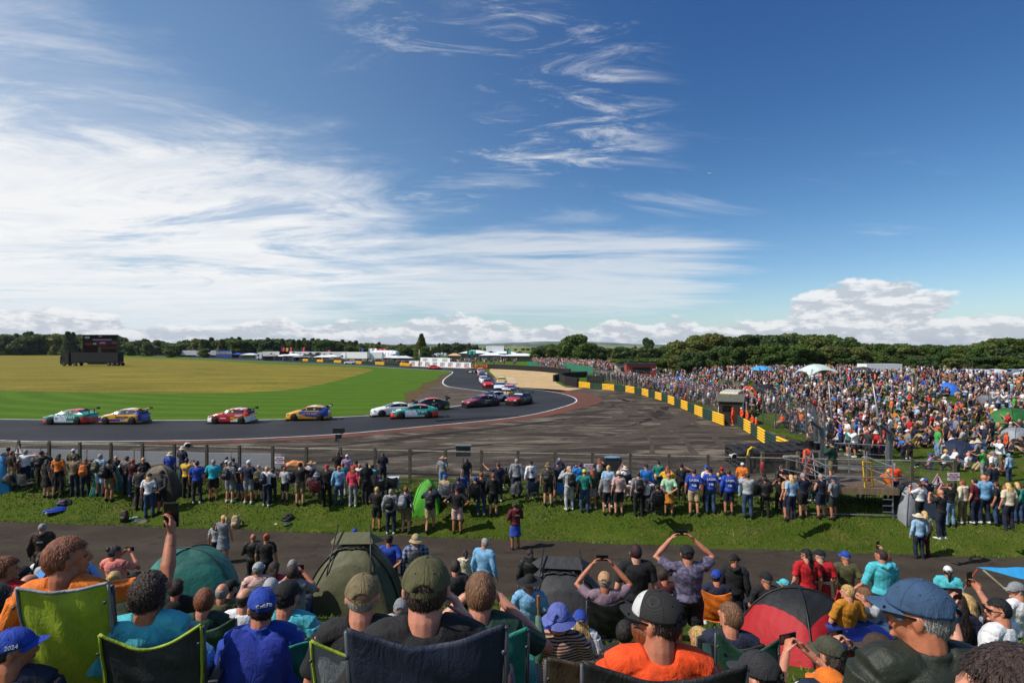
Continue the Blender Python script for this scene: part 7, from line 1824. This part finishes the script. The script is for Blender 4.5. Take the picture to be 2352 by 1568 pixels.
heap('black coat heaped on a green bag on the bank', DG(660, 1190), (.30, .22, .18), '#141416', 3); heap('dark green stuff bag beside the black coat', DG(662, 1204), (.22, .16, .1), '#1d3a2b', 9, 'stuff_bag', 'bag')
heap('camouflage jacket lying beside the brown rucksack', DG(325, 1198), (.45, .2, .12), '#3a3a28', 5); heap('pale green towel on the camouflage jacket', DG(310, 1190), (.24, .15, .08), '#6f9a84', 6, 'towel', 'towel'); heap('black bags lying behind the beige rucksack', DG(535, 1199), (.5, .2, .13), '#111214', 7, 'bag', 'bag')
heap('royal blue coat draped over the teal chair', V(((586 - 1176) * 3.35 / FL, 3.35, 5.62)), (.27, .09, .38), '#122a86', 12, 'coat', 'coat', 'cloth', rz=.05)
heap('crumpled shiny navy plastic poncho behind the red tent', at(1950, 7.8) + V((0, 0, .35)), (.62, .3, .34), '#15246a', 14, 'poncho', 'poncho', 'paint'); heap('grey jacket bundled over a chair in the left front crowd', at(600, 9.0) + V((0, 0, .5)), (.3, .2, .2), '#2a2a2e', 15)
heap('dark coat hanging over a chair at the left of the fence', DG(22, 1128) + V((0, 0, .45)), (.3, .2, .42), '#121214', 16); heap('maroon coat draped over a chair at the fence', DG(718, 1140) + V((0, 0, .5)), (.32, .16, .42), '#4a1512', 17); heap('grey checked blanket hanging by the fence right of the pointing person', DG(1186, 1156) + V((0, 0, .45)), (.26, .15, .5), '#3a3a3c', 18)
heap('black jackets piled on the rail behind the mustard skirt', DG(1500, 1150) + V((0, 0, .45)), (.6, .2, .45), '#101113', 19); heap('black coat over a chair between the two blue shirts', DG(1652, 1152) + V((0, 0, .4)), (.35, .2, .42), '#131417', 20); heap('orange paper parcel resting on the guardrail', V((-10.8, 28.4, 1.75)), (.5, .15, .24), '#d88a4e', 21, 'parcel', 'parcel')
heap('white sheet spread on the grass by the lime shelter', DG(930, 1158), (.6, .4, .03), '#c9ccd0', 22, 'sheet', 'sheet', 'cloth'); heap('white crumpled paper lying on the bank', DG(634, 1203), (.08, .06, .03), '#c8c8c4', 23, 'paper', 'litter', 'cloth')
for px, py, c, lb in ((286, 1199, 'brown', 'brown framed rucksack standing at the path edge'), (541, 1212, 'beige', 'beige rucksack standing at the path edge')):
    p = DG(px, py); o = held('backpack', rt_, J_, V((0, 0, 0)), lb, col=c); o.matrix_world = Matrix.Translation(p + V((0, 0, .26))) @ Matrix.Scale(1.15, 4)
for px, py, c, lb, sc in ((60, 1130, '#4d4a44', 'patterned folding chair at the far left of the fence', 1), (145, 1135, '#16171a', 'black folding chair behind the two people in black', 1), (675, 1128, '#1a2340', 'navy folding chair beside the orange parcel', 1), (835, 1140, '#121316', 'empty black folding chair right of the pink shirt', 1), (905, 1140, '#141519', 'black folding chair beside the blue cool box', 1), (1224, 1150, '#16223a', 'navy folding chair behind the white hoodie', 1), (1290, 1152, '#1565a8', 'bright blue folding chair below the light grey hoodie', 1), (1335, 1150, '#1b1b1d', 'small black folding chair beside the teal shirt', .9), (1585, 1152, '#18191c', 'black folding chair left of the royal blue shirts', 1), (1735, 1158, '#2c2d2f', 'charcoal folding chair behind the light grey jumper', 1), (1870, 1160, '#1a4a44', 'teal folding chair beside the navy shorts', 1), (1060, 1140, '#23408a', 'blue folding chair under the hands on hips person', 1)):
    chair(DG(px, py), R(rt.uniform(-15, 15)), c, None, lb, sc, group='folding chairs along the fence')
def coolbox(label, pos, c, c2, s=1):
    r = empty('cool_box', pos, .1, label, 'cool box'); m = MB(); m.box((0, 0, .17 * s), (.5 * s, .32 * s, .32 * s)); m.build('body', pm('plastic', c), r); m = MB(); m.box((0, 0, .36 * s), (.53 * s, .35 * s, .07 * s)); m.tube([(-.2 * s, -.17 * s, .34 * s), (-.2 * s, -.2 * s, .42 * s), (.2 * s, -.2 * s, .42 * s), (.2 * s, -.17 * s, .34 * s)], .01, 5); m.build('lid', pm('plastic', c2), r)
coolbox('pale blue and white cool box on a stand by the fence', DG(903, 1133) + V((0, 0, .35)), '#2c6fa6', '#c9d3da'); coolbox('blue cool box on the near bank grass', DG(1768, 934), '#2f6fae', '#d5d9dc')
r = empty('picnic_table', DG(1012, 1150), 0, 'low blue folding table beside the lime shelter', 'table'); m = MB(); m.box((0, 0, .45), (.8, .5, .03)); m.build('table_top', pm('plastic', '#1f62ae'), r)
for x in (-.35, .35): m = MB(); m.tube([(x, -.2, 0), (x, .2, .44)], .012, 5); m.tube([(x, .2, 0), (x, -.2, .44)], .012, 5); m.build('leg', STEEL, r)
p = V(((812 - 1176) * 2.9 / FL, 2.9, 5.83)); r = empty('travel_mug', p, 0, 'black insulated travel mug in a chair armrest', 'mug'); m = MB(); m.loft([((0, 0, 0), .032, .032), ((0, 0, .14), .038, .038)], (1, 0, 0), 18, .1); m.build('cup', pm('plastic', '#16171a'), r, True); m = MB(); m.loft([((0, 0, .142), .04, .04), ((0, 0, .165), .04, .04)], (1, 0, 0), 18, .1); m.build('lid', pm('plastic', '#2c2d31'), r, True)
r = empty('folded_umbrella', at(1232, 5.0) + V((0, 0, .30)), 0, 'folded green and white umbrella with wooden handle pointing up', 'umbrella'); r.scale = (.8, .8, .75); m = MB(); m.loft([((0, 0, -.1), .02, .02), ((.05, 0, .3), .07, .06), ((.02, 0, .62), .03, .03)], (1, 0, 0), 10, .3); m.build('canopy', pm('canvas', '#4c6a58'), r, True); m = MB(); m.tube([(.02, 0, .6), (.02, 0, .72)], .008, 6); m.loft([((.02, 0, .72), .014, .014), ((.02, 0, .86), .016, .016)], (1, 0, 0), 8, .6); m.build('handle', pm('wood', '#a8601c'), r)
# lettering and badges on clothes and caps
WH_ = pm('paint', '#d8d8da', .7)
def back_text(key, t, size, z, col=WH_, x=0, y=-.165):
    if key not in HERO: return
    root, J = HERO[key]; c = J['pel'].lerp(J['nk'], z); text(t, size, col, root, (x, c.y + y + .015, c.z), (R(90), 0, 0), .002)
for k in ('G1672', 'G1822', 'G1990'): back_text(k, 'LASER', .11, .72, y=-.16); back_text(k, 'NB', .11, .36, y=-.155)
back_text('E525', 'LKQ', .10, .72, y=-.155); back_text('D445', '7E', .26, .55, BLK, y=-.158); back_text('D445', 'GRAVES', .07, .30, y=-.15)
back_text('A365', 'BTCC', .05, .62, y=-.17); back_text('G175', 'PB', .12, .5, BLK, y=-.175); back_text('E1715', 'NAPA', .09, .62, pm('paint', '#1b3f9e'), y=-.155); back_text('G30', 'RTLS', .07, .66, pm('paint', '#c9b48a'), y=-.175)
back_text('G1558', 'R', .14, .6, pm('paint', '#2f5fb0'), y=-.155)
def cap_text(key, t, size, loc, rot, col=WH_):
    if key not in HERO: return
    root, J = HERO[key]; M = Matrix.Translation(J['hc']) @ Matrix.Rotation(J['hy'], 4, 'Z'); o = text(t, size, col, root, (0, 0, 0), (0, 0, 0), .0006); o.matrix_local = M @ Matrix.Translation(loc) @ Matrix.Rotation(R(rot[2]), 4, 'Z') @ Matrix.Rotation(R(rot[0]), 4, 'X')
cap_text('B62', 'KwikFit', .030, (0, -.1125, .055), (78, 0, 0)); cap_text('A165', 'BTCC', .030, (.03, -.109, .055), (78, 0, 15)); cap_text('A165', '2024', .030, (.091, .0, .055), (74, 0, 90)); cap_text('D500', '4', .07, (0, -.108, .07), (70, 0, 0), BLK)

chair(V((.36, 3.15, 5.17)), 0, '#2e2616', None, 'olive brown chair back at the bottom centre, behind the striped jumper', 1.0, .95, .01, width=.18, group=None)
chair(V((1.70, 4.2, 4.72)), R(-15), PAL['darkgreen'], None, 'green folding chair in front of the red tent with a sagging back', 1.0, .98, .12, width=.2, group=None)
# ------------------------------------------------------------------ the rest of the crowd
rc = random.Random(21)
TOPC = ['white'] * 9 + ['black'] * 14 + ['navy'] * 10 + ['charcoal'] * 7 + ['grey'] * 5 + ['lightgrey'] * 4 + ['red'] * 2 + ['royal'] * 2 + ['brown', 'darkolive', 'maroon', 'denim', 'jeans', 'mauve'] + ['paleblue'] * 2 + ['cream', 'beige', 'olive', 'teal', 'green', 'orange', 'brightorange', 'pink', 'mustard', 'burgundy', 'lilac', 'aqua', 'salmon', 'khaki', 'azure']
BOTC = ['black', 'navy', 'jeans', 'khaki', 'grey', 'beige', 'charcoal', 'lightjeans', 'denim', 'black', 'navy']
HEDC = ['short:brown', 'short:grey', 'short:darkbrown', 'short:blond', 'long:brown', 'long:blond', 'pony:brown', 'bald', 'cap:black+short:brown', 'cap:navy+short:brown', 'cap:white+short:brown', 'cap:royal+short:brown', 'bucket:cream+short:grey', 'fringe:grey', 'wavy:ginger', 'cap:red+short:brown', 'straw:tan+short:grey']
spots = []
def vis(p, m=0):
    px = 1176 + p.x / p.y * FL; return -10 - m < px < 2362 + m
def add(p, base, yaw, zone): spots.append((p.length_squared, p.copy(), base, yaw, zone))
BLK_ = [(DG(2318, 975), 2.4), (DG(2270, 935), 2.0), (DG(2330, 1015), 1.6), (V((21, 54.5, 1)), 3.0), (V((19.1, 49.8, 1)), 1.6), (DG(1719, 918), 1.3), (DG(1876, 876), 2.8)]
taken = [o[0].location.copy() for o in PEOPLE]
def free(p, d=.62):
    for c, r_ in BLK_:
        if (p.x - c.x) ** 2 + (p.y - c.y) ** 2 < r_ * r_: return False
    for q in taken:
        if abs(q.x - p.x) < d and abs(q.y - p.y) < d: return False
    return True
# the bank
n = 0
while n < 1650:
    Y = rc.uniform(28.5, 104); X = rc.uniform(20, 84); p = V((X, Y, 0))
    if not vis(p): continue
    left = (22.6 if Y < 50 else (26.5 if Y < 56 else 22 - (Y - 56) * .12)) + 1.0
    if X < left: continue
    g = mnoise.noise(V((X * .13, Y * .10, 4))) * 1.3 + mnoise.noise(V((X * .4, Y * .3, 8))) * .6
    dens = .58 + .85 * g - (.25 if Y < 50 and X < 25 else 0) + (.2 if Y < 50 else 0)
    if rc.random() > dens: continue
    if X > 60 + rc.random() * 16: continue
    p.z = gz(X, Y)
    if not free(p): continue
    taken.append(p); base = 'ground' if rc.random() < .60 else ('sit' if rc.random() < .35 else 'stand')
    if Y > 80: base = 'stand' if rc.random() < .45 else 'sit'
    add(p, base, R(60 + rc.uniform(-35, 30)), 'bank'); n += 1
for k in range(400):
    Y = rc.uniform(30, 48); X = rc.uniform(20.5, 46); p = V((X, Y, gz(X, Y)))
    if vis(p) and X > 22.8 - (.4 if Y < 36 else 0) and free(p, .75): taken.append(p); add(p, rc.choice(('ground', 'ground', 'sit', 'stand')), R(60 + rc.uniform(-35, 30)), 'bank')
# packed strip behind the catch fence
ln = smooth_line([D(1370, 872), D(1437, 888), D(1500, 900), D(1580, 922), D(1655, 950)], 6)
tot = 0
for k in range(620):
    u = rc.random() ** 1.15; f = (1 - u) * (len(ln) - 1) if False else rc.random() * (len(ln) - 1); i = int(f); i = min(i, len(ln) - 2); a = ln[i].lerp(ln[i + 1], f - i); p = V((a.x + rc.uniform(.7, 6.5), a.y + rc.uniform(-.5, 1.5), 1.0)); p.z = gz(p.x, p.y)
    if free(p, .42): taken.append(p); add(p, 'stand', R(75 + rc.uniform(-30, 30)), 'strip')
for k in range(170):
    y = rc.uniform(33.5, 47.5); x = 20.2 + (y - 33.5) * .12 + rc.uniform(.3, 2.6); p = V((x, y, gz(x, y)))
    if free(p, .45): taken.append(p); add(p, 'stand' if rc.random() < .7 else 'sit', R(70 + rc.uniform(-30, 30)), 'rail')
# far groups
for k in range(230):
    x = rc.uniform(30, 70); p = V((x * 1.0, rc.uniform(100, 122), 0)); p.z = gz(p.x, p.y); add(p, 'stand', R(rc.uniform(0, 360)), 'far')
tz = lambda q: .9 + 1.1 * q
ga, gb = D(1226, 843), D(1425, 858)
m = MB()
for s_ in range(8):
    q = s_ / 7; a = ga.lerp(gb, 0) + V((0, 2 + s_ * 1.5, 0)); b = ga.lerp(gb, 1.0) + V((0, 2 + s_ * 1.5, 0)); c = (a + b) / 2; dv = b - a
    m.box((c.x, c.y, 1 + tz(q) / 2 - .3), (dv.length, 1.5, tz(q) - .6 + .001 * s_), rz=math.atan2(dv.y, dv.x))
tag(m.build('terrace', pm('concrete', '#6a655c')), 'stepped concrete viewing terrace under the distant packed crowd', 'terrace')
for k in range(900):
    s_ = rc.randint(0, 7); q = s_ / 7; a = ga.lerp(gb, rc.random()) + V((0, 2 + s_ * 1.5 + rc.uniform(-.4, .4), 0)); a.z = 1 + tz(q) - .6; add(a, rc.choice(('stand', 'sit')), R(180 if False else 160 + rc.uniform(-40, 40)) * 0 + R(170), 'terrace')
for k in range(420):
    f = rc.random() ** .8; i = f * (len(far_l) - 2); j = int(i); a = far_l[j].lerp(far_l[j + 1], i - j); p = V((a.x, a.y + rc.uniform(3, 9), 1)); add(p, 'stand', R(180), 'paddock')
for k in range(150):
    p = D(rc.uniform(1030, 1190), rc.uniform(826, 838)); add(p, 'stand', R(rc.uniform(0, 360)), 'paddock')
spots.sort(key=lambda t: t[0])
for k in range(200):
    x = rc.uniform(-25, 18.5); t_ = rc.uniform(25.5, 26.9); p = V((x, t_ - .107 * x, 0)); p.z = gz(p.x, p.y)
    if k < 60 and free(p, .42):
        taken.append(p); base = rc.choice(('stand', 'sit', 'sit')); zx = 'left half of the fence' if x < 0 else 'right half of the fence'; tc_ = rc.choice(TOPC)
        person(p, rc.uniform(.85, 1.0), R(rc.uniform(-15, 15)), base, 'la' if base == 'sit' else rc.choice(('st', 'cr', 'ph')), 'tee:' + tc_, 'trou:' + rc.choice(BOTC), rc.choice(HEDC), 0, .017, zx, G3, rc.uniform(1.0, 1.12))
        if base == 'sit': chair(p, 0, PAL[rc.choice(['navy', 'black', 'charcoal', 'darkgreen'])], None, 'folding chair under the person in %s, %s' % (tc_, zx), .95, group='folding chairs along the fence')
NPEO = sum(1 for o in scene.objects if o.name.startswith('person'))
NIND = max(0, 302 - NPEO)
LM = [(2110, 925, 'by the thick timber post'), (2032, 1020, 'by the leaning grey pole'), (1916, 1000, 'by the thin grey pole'), (2318, 975, 'by the green dome tent'), (2330, 1040, 'near the silver grey tent'), (2215, 1058, 'by the navy umbrella'), (1960, 1010, 'behind the steel railing'), (2150, 990, 'on the open middle bank'), (2240, 1000, 'on the right bank'), (2110, 1050, 'low on the near bank'), (2280, 1080, 'above the fence end'), (1850, 990, 'inside the grey catch fence')]
for (d2, p, base, yaw, zone) in spots[:NIND]:
    px, py = 1176 + p.x / p.y * FL, 795 + (CZ - p.z) * FL / p.y; wh = min(LM, key=lambda l: (l[0] - px) ** 2 + (l[1] - py) ** 2)[2]
    arm = rc.choice(('kn', 're', 'kn', 'la', 'sh')) if base == 'ground' else (rc.choice(('la', 'la', 'ph')) if base == 'sit' else rc.choice(('st', 'cr', 'ph', 'sh', 'st')))
    tk = rc.choice(('tee', 'tee', 'tee', 'shirt', 'jacket')); hd = rc.choice(HEDC); tc_ = rc.choice(TOPC); bt = rc.choice(('trou', 'shorts'))
    person(p, rc.uniform(.92, 1.05), yaw, base, arm, tk + ':' + tc_, bt + ':' + rc.choice(BOTC), hd, 0, .026, wh, 'spectators on the right hand bank', rc.uniform(1.0, 1.15))
    if base == 'sit': chair(p, yaw, PAL[rc.choice(['navy', 'black', 'darkgreen', 'charcoal', 'royal'])], None, 'dark folding chair under the person in %s %s' % (tc_, wh), .95, group='folding chairs on the bank')
# everyone else: one mass of simple figures
SK, HR = ['#b57e64', '#a87058', '#bd8c74'], ['#2c1c14', '#141010', '#8a7048', '#7e7c78', '#c9c9c9', '#1b3f9e', '#5a3420']
ccols = SK + HR + [PAL[c] for c in TOPC] + [PAL[c] for c in BOTC]; iS, iH, iT, iB = 0, 3, 10, 10 + len(TOPC)
def lowfig(base, arm):
    J = joints(base, arm, 0); m = MB(); P, N = J['pel'], J['nk']
    m.loft([(P + V((0, 0, -.05)), .17, .12), (P.lerp(N, .25), .165, .125), (P.lerp(N, .7), .20, .13), (P.lerp(N, .93), .17, .11), (P.lerp(N, 1.0), .07, .07)], (1, 0, 0), 8, .2, mi=2)
    m.loft([(N, .055, .055), (J['hc'] + V((0, .02, -.07)), .06, .065), (J['hc'], .078, .092), (J['hc'] + V((0, 0, .06)), .06, .07)], (1, 0, 0), 8, .6, mi=0)
    m.loft([(J['hc'] + V((0, -.05, -.04)), .07, .06), (J['hc'] + V((0, -.012, .03)), .086, .10), (J['hc'] + V((0, -.01, .10)), .055, .07)], (1, 0, 0), 8, .5, mi=1)
    for nm in 'LR':
        a, b, c = J['arm' + nm]; m.loft([(a, .068, .068), (a.lerp(b, .7), .060, .060)], (0, 1, 0), 6, .3, mi=2); m.loft([(a.lerp(b, .6), .045, .045), (b, .042, .042), (c, .032, .032), (c + (c - b).normalized() * .13, .03, .02)], (0, 1, 0), 5, .4, mi=0)
        h, k, f = J['leg' + nm]; m.loft([(h, .11, .11), (h.lerp(k, .9), .085, .085)], (0, 1, 0), 6, .3, mi=3); m.loft([(k, .062, .062), (f, .045, .045)], (0, 1, 0), 5, .3, mi=4); m.loft([(f + V((0, -.05, -.05)), .045, .035), (f + V((0, .17, -.06)), .045, .02)], (1, 0, 0), 5, .3, mi=1)
    return m
FIG = {}
for b_, arms in (('stand', ('st', 'cr', 'ph', 'sh')), ('sit', ('la', 'ph')), ('ground', ('kn', 're', 'sh'))):
    FIG[b_] = [lowfig(b_, a) for a in arms]
def bake():
    VV, FF, MM, SS = [], [], [], []; off = 0
    for (d2, p, base, yaw, zone) in spots[NIND:]:
        m = rc.choice(FIG[base]); v = np.array(m.v); s = rc.uniform(.92, 1.06); c, q = math.cos(yaw), math.sin(yaw); w = rc.uniform(1.0, 1.2) * s
        v = np.stack([(v[:, 0] * c - v[:, 1] * q) * w + p.x, (v[:, 0] * q + v[:, 1] * c) * w + p.y, v[:, 2] * s + p.z], 1); VV.append(v)
        sk, hr, tp, bt = rc.randrange(3), 3 + rc.randrange(7), iT + rc.randrange(len(TOPC)), iB + rc.randrange(len(BOTC))
        if zone == 'terrace' and rc.random() < .06: tp = iT + TOPC.index('red')
        lut = (sk, hr, tp, bt, bt if rc.random() < .5 else sk)
        for f, mi in zip(m.f, m.m): FF.append(len(f)); SS.extend(i + off for i in f); MM.append(lut[mi])
        off += len(v)
    V_ = np.concatenate(VV); me = bpy.data.meshes.new('crowd'); me.vertices.add(len(V_)); me.vertices.foreach_set('co', V_.reshape(-1)); me.loops.add(len(SS)); me.loops.foreach_set('vertex_index', np.array(SS, dtype=np.int32))
    L_ = np.array(FF, dtype=np.int32); me.polygons.add(len(L_)); me.polygons.foreach_set('loop_start', np.concatenate([[0], np.cumsum(L_)[:-1]]).astype(np.int32)); me.polygons.foreach_set('loop_total', L_)
    for i, c in enumerate(ccols): me.materials.append(pm('skin' if i < 3 else 'cloth', c))
    me.polygons.foreach_set('material_index', np.array(MM, dtype=np.int32)); me.polygons.foreach_set('use_smooth', np.ones(len(L_), dtype=bool)); me.update(); me.validate()
    tag(link(bpy.data.objects.new('crowd', me)), 'dense distant crowd of spectators on the bank, terrace and paddock', 'crowd', kind='stuff')
bake()
finish_labels()
def single_out():
    """things that would share a label are told apart by counting along the picture"""
    by = {}
    for o in scene.objects:
        if o.parent is None and 'label' in o: by.setdefault(o['label'], []).append(o)
    def nth(n): return '%d%s' % (n, 'th' if 10 < n % 100 < 14 else {1: 'st', 2: 'nd', 3: 'rd'}.get(n % 10, 'th'))
    for t, lst in by.items():
        w = t.split()
        if len(lst) < 2:
            if len(w) > 16: lst[0]['label'] = ' '.join(w[:16])
            continue
        lst.sort(key=lambda o: o.matrix_world.translation.x / max(.1, o.matrix_world.translation.y) if o.rotation_mode else 0)
        w = w[:12]
        while w[-1].lower() in ('the', 'of', 'in', 'at', 'and', 'with', 'by', 'a'): w.pop()
        for i, o in enumerate(lst): o['label'] = ' '.join(w) + ', ' + (nth(i + 1) if i else 'first') + ' from left'
bpy.context.view_layer.update()
single_out()

# ------------------------------------------------------------------ haze
mb = MB(); mb.box((0, 6000, 52), (18600, 12700, 120))
hm = bpy.data.materials.new('thin_haze'); hm.use_nodes = True; nt = hm.node_tree; nt.nodes.clear()
vo = nt.nodes.new('ShaderNodeVolumePrincipled'); mo = nt.nodes.new('ShaderNodeOutputMaterial'); nt.links.new(vo.outputs[0], mo.inputs['Volume'])
vo.inputs['Color'].default_value = (.72, .84, 1, 1); vo.inputs['Density'].default_value = 4.5e-5; vo.inputs['Anisotropy'].default_value = .1
tag(mb.build('haze', hm), 'thin pale air haze that softens the distant hills', 'haze', kind='stuff')
